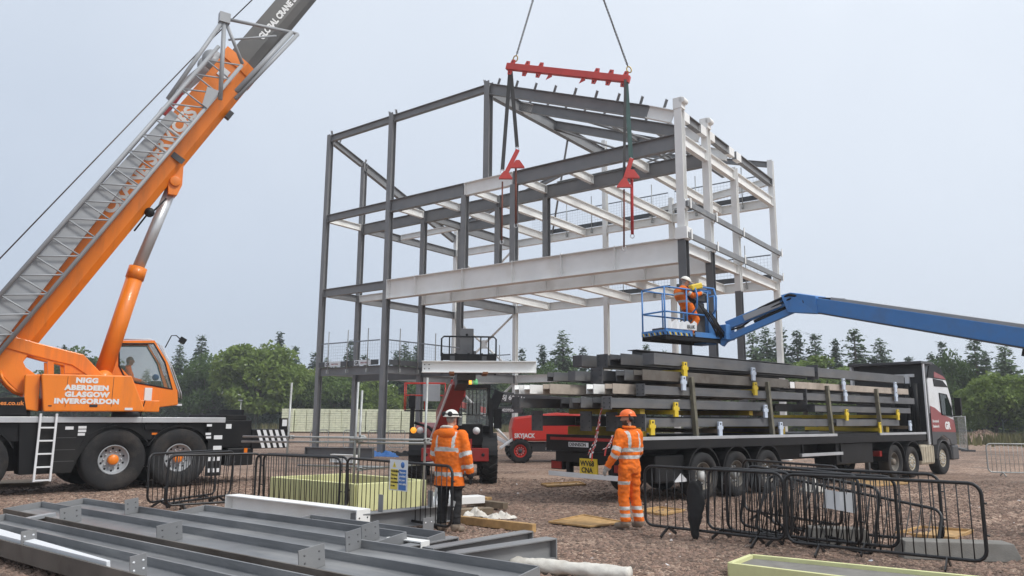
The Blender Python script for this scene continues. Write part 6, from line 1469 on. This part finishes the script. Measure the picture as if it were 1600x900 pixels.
# foam box round the pit in the middle
cor = [at_z(426, 745, .52), at_z(556, 756, .52), at_z(664, 750, .52), at_z(542, 739.5, .52)]
o = Vector((cor[0].x, cor[0].y, 0)); fbx = empty('foam_box', o, 0, 'pale yellow foam box round a pit behind the middle barriers', 'formwork')
for i in range(4): a, b = cor[i]-o, cor[(i+1) % 4]-o; m = MB(); m.bar((a.x, a.y, .26), (b.x, b.y, .26), .11, .52, FOAM); m.build('foam_wall', fbx, .008)
wbg = sheet('plastic_bag', at_z(686, 795)+Vector((0, .1, 0)), .2, .2, .55, SIGNW, 'white bag leaning behind the orange jacket', 'bag', 8)
# ---------------------------------------------------------------- scaffold guard rail round the pit
sc = empty('scaffold_rail', at_y(560, 700, 16.3)*1.0, 0, 'galvanised scaffold tube guard rail round the foam box', 'scaffold'); sc.location.z = 0; so = Vector(sc.location)
def tubep(a, b, name='tube'): m = MB(); m.tube(a-so, b-so, .0245, GALV, 10); m.build(name, sc)
posts = [(456, 598, 17.5), (560, 597, 16.3), (566, 610, 16.45), (668, 590, 15.2)]
for px, py, y in posts: t = at_y(px, py, y); b = Vector((t.x-.03, t.y, 0)); tubep(b, t, 'upright')
def sc_pt(px, py, y): return at_y(px, py, y)
for a, b in (((380, 682, 18.3), (572, 684, 16.25)), ((378, 690, 18.3), (566, 691, 16.35)), ((548, 686, 16.35), (700, 688, 15.0)), ((560, 692, 16.4), (690, 693, 15.3)), ((466, 727, 17.3), (600, 730, 16.0)), ((560, 734, 16.3), (690, 722, 15.1)), ((600, 578+42, 24), (690, 578+42, 24))):
    if a[2] == 24: continue
    tubep(sc_pt(*a), sc_pt(*b), 'ledger')
for px, py, y in ((562, 687, 16.3), (566, 683, 16.35), (667, 688, 15.15), (562, 733, 16.25), (456, 683, 17.45)):
    c_ = sc_pt(px, py, y)-so; m = MB(); m.box(c_, (.10, .10, .085), GALV, Matrix.Rotation(.5, 3, 'Z')); m.tube(c_+Vector((-.07, -.03, 0)), c_+Vector((.05, -.05, .02)), .014, CHAINM, 6); m.build('coupler', sc, .01)
# ---------------------------------------------------------------- pedestrian barriers
def barrier(p0, p1, label, h=1.04, z0=.13, lean=0., roll=0., nb=None, mt=None, group='black pedestrian barriers', feet=True, lift_=0.):
    mt = mt or BLACKR; p0, p1 = Vector((*p0, 0)), Vector((*p1, 0)); d = p1-p0; L_ = d.length
    r = empty('pedestrian_barrier', p0+Vector((0, 0, lift_)), 0, label, 'barrier', group); r.rotation_euler = (lean, roll, math.atan2(d.y, d.x)); r.rotation_mode = 'XYZ'
    rr = .13; pts = []
    for cx, cz, a0 in ((rr, z0+rr, 180), (L_-rr, z0+rr, 270), (L_-rr, h-rr, 0), (rr, h-rr, 90)):
        for k in range(5): a = R(a0+90*k/4); pts.append((cx+rr*math.cos(a), 0, cz+rr*math.sin(a)))
    m = MB(); m.path(pts, .022, mt, 8, closed=True); m.build('tube_frame', r)
    nb = nb or int(L_/.125); bar_me = None
    for i in range(1, nb):
        x = L_*i/nb
        if bar_me is None:
            m = MB(); m.tube((0, 0, z0), (0, 0, h), .008, mt, 5); o = m.build('bar', r); bar_me = o.data; o.location.x = x
        else: o = bpy.data.objects.new('bar', bar_me); COL.objects.link(o); o.parent = r; o.location.x = x
    if feet:
        for x in (L_*.18, L_*.82):
            m = MB()
            for s in (-1, 1): m.bar((x, 0, z0), (x, s*.24, 0.01), .045, .018, mt, up=(1, 0, 0))
            m.build('foot', r)
    for x in (-.02, L_+.02):
        for z in (h*.42, h*.78): m = MB(); m.tube((x-.03, 0, z), (x+.03, 0, z), .012, mt, 6); m.build('hook', r)
    return r
BR = barrier
BR((2.15, 12.45), (3.84, 10.97), 'front black barrier beside the orange suited worker, hung with a dark jacket')
BR((3.82, 10.84), (5.70, 9.43), 'front black barrier nearest the concrete blocks at the right')
BR((3.30, 11.90), (5.15, 10.42), 'black barrier standing close behind the rightmost front barrier')
BR((4.20, 12.35), (6.02, 10.92), 'black barrier farthest back and right in the right hand pile')
BR((4.25, 12.75), (4.74, 10.60), 'black barrier seen end on in the right hand pile')
BR((3.62, 11.75), (5.55, 10.38), 'black barrier leaning far over inside the right hand pile', lean=R(-28), roll=R(9), lift_=.04)
BR((3.55, 12.20), (4.95, 10.75), 'black barrier tilted sideways behind the notice in the right hand pile', lean=R(-8), roll=R(6), lift_=.05)
BR((3.05, 12.15), (3.95, 11.05), 'short black barrier doubled behind the one with the jacket', lean=R(-5))
BR((4.35, 14.5), (5.3, 12.5), 'black barrier running back towards the trailer wheels')
BR((-6.95, 14.95), (-6.35, 16.75), 'leftmost black barrier standing end on before the crane wheel', lean=R(-3))
BR((-6.55, 14.75), (-5.95, 16.50), 'second black barrier standing end on before the crane wheel', lean=R(3))
BR((-6.42, 14.55), (-5.02, 15.55), 'black barrier facing the camera before the crane outrigger')
BR((-4.98, 15.15), (-3.12, 14.20), 'front one of the two barriers before the foam box')
BR((-4.90, 15.50), (-3.02, 14.55), 'rear one of the two barriers before the foam box', lean=R(4))
bs = BR((-2.98, 14.10), (-.90, 11.98), 'black barrier carrying the yellow and blue notice in front of a worker')
# notice on that barrier
d = Vector((2.08, -2.12, 0)); L_ = d.length; f0 = (760/1-0)
sg = empty('safety_notice', Vector((-2.98, 14.10, 0))+d*.545, math.atan2(d.y, d.x), 'white notice with yellow warning and blue panel on the barrier', 'sign')
m = MB(); m.box((.0, -.03, .83), (.50, .006, .50), SIGNW); sh = m.build('board', sg)
m = MB(); m.box((-.115, -.035, .76), (.20, .004, .33), SIGNY); py_ = m.build('yellow_panel', sg); m = MB(); m.box((.115, -.035, .76), (.20, .004, .33), SIGNB); pb_ = m.build('blue_panel', sg)
m = MB(); m.prism([(-.165, .955), (-.065, .955), (-.115, 1.045)], 1, -.037, -.033, SIGNY); m.build('warning_triangle', sg); m = MB(); m.tube((.115, -.037, 1.0), (.115, -.033, 1.0), .05, SIGNB, 18); m.build('mandatory_disc', sg)
for i, s_ in enumerate(('WARNING', 'This area', 'has deep', 'excavation', 'in use')): text_obj('lettering', s_, .048, TEXTK, plane_xf((-.20, -.0385, .875-i*.058), (1, 0, 0), (0, 0, 1)), py_, bold=.001)
for i, s_ in enumerate(('They are', 'provided', 'for your', 'own safety')): text_obj('lettering', s_, .048, TEXTW, plane_xf((.03, -.0385, .865-i*.062), (1, 0, 0), (0, 0, 1)), pb_, bold=.001)
text_obj('lettering', '!', .06, TEXTK, plane_xf((-.122, -.0385, .962), (1, 0, 0), (0, 0, 1)), sh)
# paper on the right barriers
nt_ = empty('paper_notice', at_y(1308, 760, 10.9)*1.0, R(-37), 'white paper notice hanging behind the rightmost front barrier', 'notice'); nt_.location.z = .55
m = MB(); m.add([(-.20, 0, .02), (.02, -.03, 0), (.21, .02, -.03), (-.18, .03, .27), (.03, .0, .25), (.22, .05, .24)], [(0, 1, 4, 3), (1, 2, 5, 4)], WHITEP); o = m.build('sheet', nt_); o.modifiers.new('s', 'SOLIDIFY').thickness = .003
# dark jacket hung on the barrier
jk = empty('dark_jacket', Vector((2.15, 12.45, 0)).lerp(Vector((3.84, 10.97, 0)), .40), math.atan2(-1.48, 1.69), 'black jacket hung over the front barrier beside the orange suited worker', 'jacket')
n, k = 26, 16; V = []; F = []; prof = [(0, .05), (.03, .085), (.12, .10), (.30, .125), (.50, .135), (.66, .13), (.74, .10), (.82, .065), (.94, .055), (1., .03)]
for i in range(n+1):
    t = i/n; z = .86-.90*t*.93; w_ = np.interp(t, [p[0] for p in prof], [p[1] for p in prof])
    for j in range(k):
        a = 6.283*j/k; rr = 1+.20*math.sin(2*a+t*7)+.16*math.sin(5*a-t*11)+random.uniform(-.06, .06); V.append((w_*rr*math.cos(a)+.012*math.sin(t*6), -.05+w_*.42*rr*math.sin(a), z+.02*math.sin(3*a)))
for i in range(n):
    for j in range(k): F.append((i*k+j, i*k+(j+1) % k, (i+1)*k+(j+1) % k, (i+1)*k+j))
m = MB(); m.add(V, F+[tuple(range(k))[::-1], tuple(n*k+j for j in range(k))], TROUS, True); m.build('cloth', jk)
# galvanised barriers far off
GB = 'galvanised barriers in the distance'
p = at_z(1545, 744); BR((p.x, p.y), (p.x+2.3, p.y-.5), 'galvanised barrier cut by the right edge', mt=GALV, group=GB)
for a, b, lb_ in ((484, 512, 'far barrier left of the second grey column'), (536, 556, 'far barrier just left of the scaffold uprights'), (575, 596, 'far barrier just right of the scaffold uprights'), (606, 632, 'far barrier right of the second tall column')):
    p, q = at_z(a, 703), at_z(b, 703); BR((p.x, p.y), (q.x, q.y), lb_, mt=GALV, group=GB)
# mesh fence panels by the lorry
def fence_panel(p, q, label, h=2.0):
    d = q-p; L_ = d.length; r = empty('mesh_fence_panel', p, math.atan2(d.y, d.x), label, 'fence', 'temporary mesh fence panels')
    m = MB(); m.path([(0, 0, .12), (L_, 0, .12), (L_, 0, h), (0, 0, h)], .03, GALV, 8, closed=True); m.build('tube_frame', r)
    m = MB()
    for i in range(1, 24): x = L_*i/24; m.bar((x, 0, .12), (x, 0, h), .007, .007, GALV)
    for j in range(1, 9): z = .12+(h-.12)*j/9; m.bar((0, 0, z), (L_, 0, z), .007, .007, GALV)
    tag(m.build('wire_mesh', r), kind='stuff')
    for x in (0, L_): m = MB(); m.box((x, 0, .06), (.24, .72, .12), DARKG); m.build('foot_block', r, .02)
p1, p2, p3 = at_z(1522, 703), at_z(1484, 700), at_z(1513, 706)
fence_panel(p2, p3, 'mesh fence panel just right of the lorry cab'); fence_panel(p3, p3+Vector((1.2, 2.8, 0)), 'mesh fence panel turned back from the first beside the lorry cab')
# ---------------------------------------------------------------- stacks of insulation packs
st0 = at_y(452, 660, 80); stacks = []
ORD = ['first', 'second', 'third', 'fourth', 'fifth', 'sixth', 'seventh', 'eighth', 'ninth', 'tenth', 'eleventh', 'twelfth', 'thirteenth', 'fourteenth', 'fifteenth', 'sixteenth', 'seventeenth', 'eighteenth']
for i in range(16):
    x = st0.x+i*1.24+.05*random.uniform(-1, 1); r = empty('insulation_stack', (x, 80+.25*random.uniform(-1, 1), 0), R(random.uniform(-1.5, 1.5)), f'{ORD[i]} pale green stack of insulation packs from the left', 'stack', 'stacks of insulation packs')
    m = MB()
    for k in range(3): m.box((0, -.4+.4*k, .05), (1.15, .1, .1), WOODO)
    m.box((0, 0, .115), (1.16, 1.1, .03), WOODO); m.build('pallet', r); z = .14; nl = 10
    for l in range(nl):
        h = .235; 
        for s in (-.295, .295):
            mm = MB(); mm.box((s+random.uniform(-.008, .008), random.uniform(-.02, .02), z+h/2), (.575, 1.1, h-.022), FOAMP); mm.build('pack', r)
        z += h
# litter: a few fallen leaves and stones on the foreground gravel
tag(stone_field('loose_stones', 900, lambda n: np.stack([(rng.random(n)*2-1)*9, 8+9*rng.random(n), np.zeros(n)], 1), .03, .065), kind='stuff')

# ================================================================ PEOPLE
from mathutils import noise as mnoise
def seg_dist(p, a, b):
    ab = b-a; t = max(0, min(1, (p-a).dot(ab)/max(1e-9, ab.dot(ab)))); return (p-(a+ab*t)).length, t
def limb(m, pts, rad, mt):
    for (a, ra), (b, rb) in zip(zip(pts[:-1], rad[:-1]), zip(pts[1:], rad[1:])):
        m.tube(a, b, ra, mt, 12, r1=rb); m.ball(a, ra, mt, 12, 8); m.ball(b, rb, mt, 12, 8)
def ring_loft(m, rings, mt, n=20):
    """rings: centre, right axis vector*rx, forward axis vector*ry"""
    vs = []
    for c, x, y in rings: vs += [c+x*math.cos(6.283*j/n)+y*math.sin(6.283*j/n) for j in range(n)]
    k = len(rings); fs = [(i*n+j, i*n+(j+1) % n, (i+1)*n+(j+1) % n, (i+1)*n+j) for i in range(k-1) for j in range(n)]
    m.add(vs, fs+[tuple(range(n))[::-1], tuple((k-1)*n+j for j in range(n))], mt, True)
def hand(parent, w, d, nrm, thumb, mt, curl=.5, k=1.0):
    """w wrist, d pointing dir, nrm palm normal (fingers curl towards it), thumb side dir"""
    d, nrm, thumb = Vector(d).normalized(), Vector(nrm).normalized(), Vector(thumb).normalized(); m = MB(); w = Vector(w)
    side = -thumb; c = w+d*.05*k
    ring_loft(m, [(w-d*.02, thumb*.030*k, nrm*.024*k), (w+d*.02*k, thumb*.036*k, nrm*.020*k), (w+d*.085*k, thumb*.044*k, nrm*.016*k), (w+d*.095*k, thumb*.040*k, nrm*.012*k)], mt, 12)
    for i, L_ in enumerate((.070, .080, .074, .058)):
        base = w+d*.088*k+thumb*(.032-.022*i)*k; p = base; dd = d
        for s, f in ((.45, .40), (.32, .65), (.23, .65)):
            ax = thumb if True else side; a = curl*f
            dd = (dd*math.cos(a)+nrm*math.sin(a)).normalized(); q = p+dd*L_*s*k*1.05; m.tube(p, q, .0105*k, mt, 8, r1=.0095*k); m.ball(q, .0095*k, mt, 8, 5); p = q
    p = w+d*.028*k+thumb*.032*k; dd = (d*.75+thumb*.62+nrm*.15).normalized()
    for s, f in ((.040, 0), (.032, .35)):
        dd = (dd+nrm*f+d*.15).normalized(); q = p+dd*s*k; m.tube(p, q, .0125*k, mt, 8, r1=.0105*k); m.ball(q, .0105*k, mt, 8, 5); p = q
    return m.build('glove', parent)
def person(loc, az, J, label, mats, rad, torso, head_az=0., head_tilt=0., voxel=.014, wrinkle=.010, face=SKIN, boots=True):
    """J joints (local: x right, y forward, z up); torso rings; mats = function(face centre, info) -> material"""
    root = empty('person', loc, az-math.pi/2, label, 'person')
    m = MB(); X = SKIN
    ring_loft(m, torso, X)
    for s in ('l', 'r'):
        limb(m, [J['hip_'+s], J['knee_'+s], J['ankle_'+s]], rad['leg'], X)
        limb(m, [J['sho_'+s], J['elb_'+s], J['wri_'+s]], rad['arm'], X)
        if boots:
            a, t = J['ankle_'+s], J['toe_'+s]; limb(m, [a+Vector((0, 0, -.03)), t], [.052, .046], X); limb(m, [a+Vector((0, 0, -.05))-(t-a).normalized()*.035, t+Vector((0, 0, -.01))], [.045, .044], X)
    H = J['head']; hr = Matrix.Rotation(head_az, 3, 'Z') @ Matrix.Rotation(head_tilt, 3, 'X')
    def hp(x, y, z): return H+hr @ Vector((x, y, z))
    limb(m, [J['neck'], hp(0, -.015, -.09)], [.062, .058], X)
    for c, r in (((0, 0, .015), (.077, .098, .105)), ((0, .028, -.065), (.060, .066, .062)), ((0, .055, -.085), (.036, .036, .030))):
        mm = MB(); mm.ball((0, 0, 0), r, X, 16, 10); m.add([hp(*(Vector(c)+v)) for v in mm.v], mm.f, X)
    limb(m, [hp(0, .092, .02), hp(0, .112, -.022)], [.012, .017], X)
    for s in (-1, 1): limb(m, [hp(s*.078, -.012, .02), hp(s*.080, -.008, -.03)], [.020, .014], X)
    tmp = m.build('tmp_body'); rm = tmp.modifiers.new('r', 'REMESH'); rm.mode = 'VOXEL'; rm.voxel_size = voxel; sm_ = tmp.modifiers.new('s', 'SMOOTH'); sm_.iterations = 4; sm_.factor = .5
    dg = bpy.context.evaluated_depsgraph_get(); me = bpy.data.meshes.new_from_object(tmp.evaluated_get(dg)); bpy.data.objects.remove(tmp)
    me.update(); co = [v.co.copy() for v in me.vertices]; no = [v.normal.copy() for v in me.vertices]
    for v, c, nn in zip(me.vertices, co, no):
        if (c-H).length < .16 or c.z < .10: continue
        w_ = mnoise.noise(Vector((c.x*9, c.y*9, c.z*16)))*.7+mnoise.noise(Vector((c.x*20, c.y*20, c.z*34)))*.45
        v.co = c+nn*w_*wrinkle
    me.materials.clear(); ml = []
    arms = {s: [J['sho_'+s], J['elb_'+s], J['wri_'+s]] for s in 'lr'}
    idx = []
    for p in me.polygons:
        c = sum((me.vertices[i].co for i in p.vertices), Vector())/len(p.vertices); c0 = c
        reg, t = 'torso', 0
        best = 9
        for s in 'lr':
            a = arms[s]; d1, t1 = seg_dist(c, a[0], a[1]); d2, t2 = seg_dist(c, a[1], a[2])
            d, tt = (d1, t1) if d1 < d2 else (d2, 1+t2)
            if d < rad['arm'][1]*1.45 and d < best and tt > .12: best, reg, t = d, 'arm', tt
        lh = hr.inverted() @ (c-H)
        if lh.z > -.125 and lh.length < .165: reg = 'head'
        mt = mats(c, reg, t, lh)
        if mt not in ml: ml.append(mt)
        idx.append(ml.index(mt))
    for mt in ml: me.materials.append(mt)
    me.polygons.foreach_set('material_index', idx); me.polygons.foreach_set('use_smooth', [True]*len(idx)); me.update(); me.name = 'body'
    b = bpy.data.objects.new('body', me); COL.objects.link(b); b.parent = root
    return root, hp, hr
def helmet(root, hp, hr, mt, muffs=None, goggles=False, back=False):
    m = MB(); mm = MB(); mm.ball((0, -.008, .045), (.112, .140, .115), mt, 24, 8, half=True)
    m.add([hp(*v) for v in mm.v], mm.f, mt, True)
    mm = MB(); mm.lathe([(.113, 0), (.122, -.008), (.122, .004), (.110, .012)], (0, -.008, .045), (0, 0, 1), mt, 24); m.add([hp(v.x, v.y*1.24, v.z) for v in mm.v], mm.f, mt, True)
    mm = MB(); mm.prism([(-.085, .11), (.085, .11), (.06, .19), (-.06, .19)], 2, .035, .047, mt); m.add([hp(*v) for v in mm.v], mm.f, mt)
    mm = MB(); mm.bar((0, -.13, .10), (0, .12, .10), .02, .012, mt); 
    m.build('helmet', root)
    if muffs:
        for s in (-1, 1):
            m = MB(); m.ball(hp(s*.105, muffs[0], muffs[1]), .044, GLOVEB, 12, 8); m.bar(hp(s*.112, muffs[0], muffs[1]), hp(s*.118, -.005, .07), .022, .014, GLOVEB); m.build('ear_defender', root)
    if goggles:
        for s in (-1, 1):
            m = MB(); m.ball(hp(s*.060, -.118, .085), (.046, .030, .042), GLOVEB, 14, 8); m.build('goggle_lens', root)
        m = MB(); m.path([hp(-.118, .03, .075), hp(-.105, -.07, .08), hp(-.06, -.135, .085), hp(.06, -.135, .085), hp(.105, -.07, .08), hp(.118, .03, .075)], .012, GLOVEB, 6); m.build('goggle_strap', root)
V_ = Vector
def ring(c, rx, ry, a=0.): return (V_(c), V_((rx*math.cos(a), rx*math.sin(a), 0)), V_((-ry*math.sin(a), ry*math.cos(a), 0)))
# ---- worker in the orange jacket, back to the camera
def mats1(c, reg, t, lh):
    if reg == 'head':
        if lh.z > .02: return HELW if lh.z > .05 else HAIRG
        if lh.z < -.105: return HIVIS
        return HAIRG if (lh.y < -.03 and lh.z > -.06) else SKIN
    if c.z < .13: return BOOT
    if c.z < .72 and reg != 'arm': return TROUS
    if reg == 'arm':
        if t > 1.93: return GLOVEB
        return REFL if (abs(t-.86) < .10 or abs(t-1.52) < .11) else HIVIS
    if abs(c.z-1.29+.06*abs(c.x)) < .032 or abs(c.z-.90) < .032: return REFL
    if 1.29 < c.z < 1.56 and abs(abs(c.x)-.155) < .026: return REFL
    return HIVIS
J1 = dict(hip_l=V_((-.105, 0, .93)), hip_r=V_((.105, 0, .93)), knee_l=V_((-.125, .02, .50)), knee_r=V_((.12, .03, .50)), ankle_l=V_((-.125, -.02, .10)), ankle_r=V_((.13, -.01, .10)), toe_l=V_((-.15, .15, .045)), toe_r=V_((.165, .15, .045)),
          sho_l=V_((-.225, .0, 1.50)), sho_r=V_((.225, .0, 1.50)), elb_l=V_((-.315, .04, 1.17)), elb_r=V_((.325, .0, 1.17)), wri_l=V_((-.27, .24, .98)), wri_r=V_((.345, .07, .90)), neck=V_((0, -.01, 1.56)), head=V_((0, .03, 1.755)))
T1 = [ring((0, 0, .69), .270, .185), ring((0, 0, .80), .262, .180), ring((0, -.005, 1.00), .250, .170), ring((0, -.01, 1.20), .262, .175), ring((0, -.02, 1.38), .275, .175), ring((0, -.025, 1.49), .235, .150), ring((0, -.02, 1.56), .150, .115), ring((0, -.02, 1.62), .085, .085)]
w1, hp1, hr1 = person((-.98, 12.42, 0), R(62), J1, 'person in long orange hi vis jacket black trousers and white helmet, seen from behind', mats1, dict(leg=[.118, .092, .078], arm=[.098, .085, .068]), T1, head_az=R(-6), wrinkle=.015)
helmet(w1, hp1, hr1, HELW, goggles=True)
m = MB(); n = 14
ring_loft(m, [ring((0, -.10, 1.47), .145, .085), ring((0, -.125, 1.53), .165, .085), ring((0, -.115, 1.59), .150, .070), ring((0, -.085, 1.63), .115, .055)], HIVIS); m.build('hood', w1)
m = MB(); m.path([(.11*math.cos(a), -.015+.095*math.sin(a), 1.625+.012*math.sin(a)) for a in [6.283*k/16 for k in range(16)]], .030, HIVIS, 8, closed=True); m.build('collar', w1)
m = MB(); m.path([(-.11, -.10, 1.625), (-.05, -.145, 1.640), (.05, -.145, 1.640), (.11, -.10, 1.625)], .022, CLOTH, 8); m.build('hood_lining', w1)
hand(w1, J1['wri_r'], (.05, .10, -1), (-.8, .5, 0), (.1, 1, .1), GLOVEB, .55); hand(w1, J1['wri_l'], (.25, .7, -.5), (.6, -.2, -.6), (.3, .5, .8), GLOVEB, .5)
m = MB(); m.box((.13, -.078, .42), (.05, .012, .14), REFL, Matrix.Rotation(.3, 3, 'Y')); m.build('trouser_patch', w1)
# ---- worker in orange coveralls, head turned left
def mats2(c, reg, t, lh):
    if reg == 'head':
        if lh.z > .045: return HELO
        if lh.z < -.118: return HIVIS
        if lh.y > .018 and lh.z < -.035 or (lh.y > .0 and lh.z < -.07): return BEARD
        return BEARD if (lh.y < -.045) else SKIN
    if c.z < .12: return BOOT
    if reg == 'arm':
        if t > 1.93: return GLOVEG
        return REFL if (abs(t-.80) < .11 or abs(t-1.12) < .11) else HIVIS
    if c.z > .95:
        if abs(c.z-1.27) < .033 or abs(c.z-1.155) < .033: return REFL
        if 1.27 < c.z < 1.58 and abs(abs(c.x)-.115) < .026: return REFL
    elif abs(c.z-.33) < .030 or abs(c.z-.215) < .030: return REFL
    elif abs(c.z-.735) < .022 and c.x < -.06: return REFL
    return HIVIS
J2 = dict(hip_l=V_((-.10, 0, .97)), hip_r=V_((.10, 0, .97)), knee_l=V_((-.105, .045, .53)), knee_r=V_((.115, .01, .53)), ankle_l=V_((-.115, -.01, .10)), ankle_r=V_((.12, -.09, .10)), toe_l=V_((-.16, .16, .045)), toe_r=V_((.15, .07, .045)),
          sho_l=V_((-.205, .0, 1.53)), sho_r=V_((.205, .0, 1.53)), elb_l=V_((-.33, -.02, 1.22)), elb_r=V_((.28, .05, 1.22)), wri_l=V_((-.37, .14, .98)), wri_r=V_((.22, .22, 1.02)), neck=V_((0, -.01, 1.60)), head=V_((0, .03, 1.785)))
T2 = [ring((0, 0, .88), .165, .135), ring((0, -.01, .98), .200, .150), ring((0, 0, 1.10), .190, .138), ring((0, 0, 1.25), .215, .145), ring((0, -.015, 1.40), .238, .150), ring((0, -.02, 1.52), .205, .128), ring((0, -.015, 1.59), .125, .095), ring((0, -.01, 1.65), .072, .072)]
p2 = at_z(986, 826)
w2, hp2, hr2 = person((p2.x, p2.y+.05, 0), R(126), J2, 'person in orange coveralls and orange helmet standing by the trailer tail', mats2, dict(leg=[.122, .092, .085], arm=[.092, .075, .058]), T2, head_az=R(58), wrinkle=.019)
helmet(w2, hp2, hr2, HELO, muffs=(-.045, -.005))
m = MB(); m.path([(.105*math.cos(a), -.01+.09*math.sin(a), 1.645+.01*math.sin(a)) for a in [6.283*k/16 for k in range(16)]], .022, HIVIS, 8, closed=True); m.build('collar', w2)
hand(w2, J2['wri_l'], (-.15, .55, -.8), (.9, .1, 0), (.1, .8, .5), GLOVEG, .6); hand(w2, J2['wri_r'], (-.2, .6, -.5), (-.7, 0, -.6), (0, .5, .8), GLOVEG, .6)
# ---- worker in the blue basket, bent over the controls
def mats3(c, reg, t, lh):
    if reg == 'head': return HELW if lh.z > .045 else (HIVIS if lh.z < -.118 else (HAIRG if lh.y < -.02 else SKIN))
    if c.z < .11: return BOOT
    if reg == 'arm': return GLOVEG if t > 1.92 else (REFL if abs(t-.6) < .12 else HIVIS)
    if c.z > .8 and (abs(c.z-1.11) < .03 or abs(c.z-.92) < .03): return REFL
    return HIVIS
J3 = dict(hip_l=V_((-.10, .06, .80)), hip_r=V_((.10, .06, .80)), knee_l=V_((-.12, .27, .47)), knee_r=V_((.12, .24, .47)), ankle_l=V_((-.11, .10, .10)), ankle_r=V_((.12, .06, .10)), toe_l=V_((-.13, .26, .045)), toe_r=V_((.14, .22, .045)),
          sho_l=V_((-.20, -.12, 1.22)), sho_r=V_((.20, -.12, 1.22)), elb_l=V_((-.25, .12, 1.06)), elb_r=V_((.25, .10, 1.05)), wri_l=V_((-.16, .38, 1.17)), wri_r=V_((.16, .38, 1.15)), neck=V_((0, -.08, 1.29)), head=V_((0, .03, 1.44)))
T3 = [ring((0, .06, .70), .160, .135), ring((0, .04, .80), .185, .145), ring((0, -.04, .92), .195, .14), ring((0, -.12, 1.05), .21, .145), ring((0, -.14, 1.16), .225, .14), ring((0, -.12, 1.24), .19, .115), ring((0, -.09, 1.30), .10, .085)]
p3 = at_y(1072, 522, 19.25)
w3, hp3, hr3 = person((p3.x, p3.y, PB.z+.04), R(14), J3, 'person in orange with white helmet leaning over the controls in the blue basket', mats3, dict(leg=[.115, .088, .075], arm=[.085, .07, .056]), T3, head_az=R(-8), head_tilt=R(-22))
helmet(w3, hp3, hr3, HELW)
hand(w3, J3['wri_l'], (.1, 1, -.1), (0, 0, -1), (1, 0, 0), GLOVEG, .6); hand(w3, J3['wri_r'], (-.1, 1, -.1), (0, 0, -1), (-1, 0, 0), GLOVEG, .6)
m = MB(); m.bar((.26, .02, 1.25), (.20, .36, 1.34), .15, .15, YEL); yb = m.build('tool_bag', None, .03); yb.location = w3.location; yb.rotation_euler = w3.rotation_euler; tag(yb, 'yellow padded tool bag beside the worker in the blue basket', 'tool bag')
# ---- crane operator seated behind the glass
def mats4(c, reg, t, lh):
    if reg == 'head': return HAIRG if (lh.z > .03 or lh.y < -.02) else (HIVIS if lh.z < -.118 else SKIN)
    if reg == 'arm': return SKIN if t > 1.9 else HIVIS
    return HIVIS if c.z > .06 else TROUS
J4 = dict(hip_l=V_((-.10, 0, .02)), hip_r=V_((.10, 0, .02)), knee_l=V_((-.12, .42, .04)), knee_r=V_((.12, .42, .04)), ankle_l=V_((-.12, .52, -.30)), ankle_r=V_((.12, .52, -.30)), toe_l=V_((-.12, .66, -.33)), toe_r=V_((.12, .66, -.33)),
          sho_l=V_((-.20, -.05, .48)), sho_r=V_((.20, -.05, .48)), elb_l=V_((-.25, .06, .22)), elb_r=V_((.25, .06, .22)), wri_l=V_((-.22, .30, .18)), wri_r=V_((.22, .30, .18)), neck=V_((0, -.04, .56)), head=V_((0, .0, .72)))
T4 = [ring((0, 0, -.06), .17, .14), ring((0, -.01, .08), .18, .14), ring((0, -.03, .25), .195, .135), ring((0, -.05, .40), .215, .13), ring((0, -.05, .50), .18, .11), ring((0, -.04, .57), .09, .08)]
w4, hp4, hr4 = person(CRANE_SEAT, R(35), J4, 'grey haired person in orange seated behind the glass of the crane cab', mats4, dict(leg=[.10, .08, .06], arm=[.08, .065, .05]), T4, voxel=.018, boots=True)
hand(w4, J4['wri_l'], (.1, 1, -.2), (0, 0, -1), (1, 0, 0), SKIN, .6); hand(w4, J4['wri_r'], (-.1, 1, -.2), (0, 0, -1), (-1, 0, 0), SKIN, .6)

# groups of pieces too small to pick apart
for o in bpy.data.objects:
    if o.type == 'MESH' and o.name.split('.')[0] in ('bolt_holes', 'bolt_row', 'hydraulic_hoses', 'lacing', 'hose_bundle'): o['kind'] = 'stuff'

# ================================================================ damp air between the camera and the wood
hz = MB(); HM = bpy.data.materials.new('damp_air'); hn = nodes_of(HM); hn.nodes.remove(hn.nodes['Principled BSDF'])
pv = hn.nodes.new('ShaderNodeVolumePrincipled'); pv.inputs['Color'].default_value = (.93, .95, .98, 1); pv.inputs['Density'].default_value = .0010; pv.inputs['Anisotropy'].default_value = .2
hn.links.new(pv.outputs[0], hn.nodes['Material Output'].inputs['Volume'])
hz.box2((-345, -345, -1), (345, 345, 38), HM); hzo = hz.build('haze'); tag(hzo, kind='stuff')
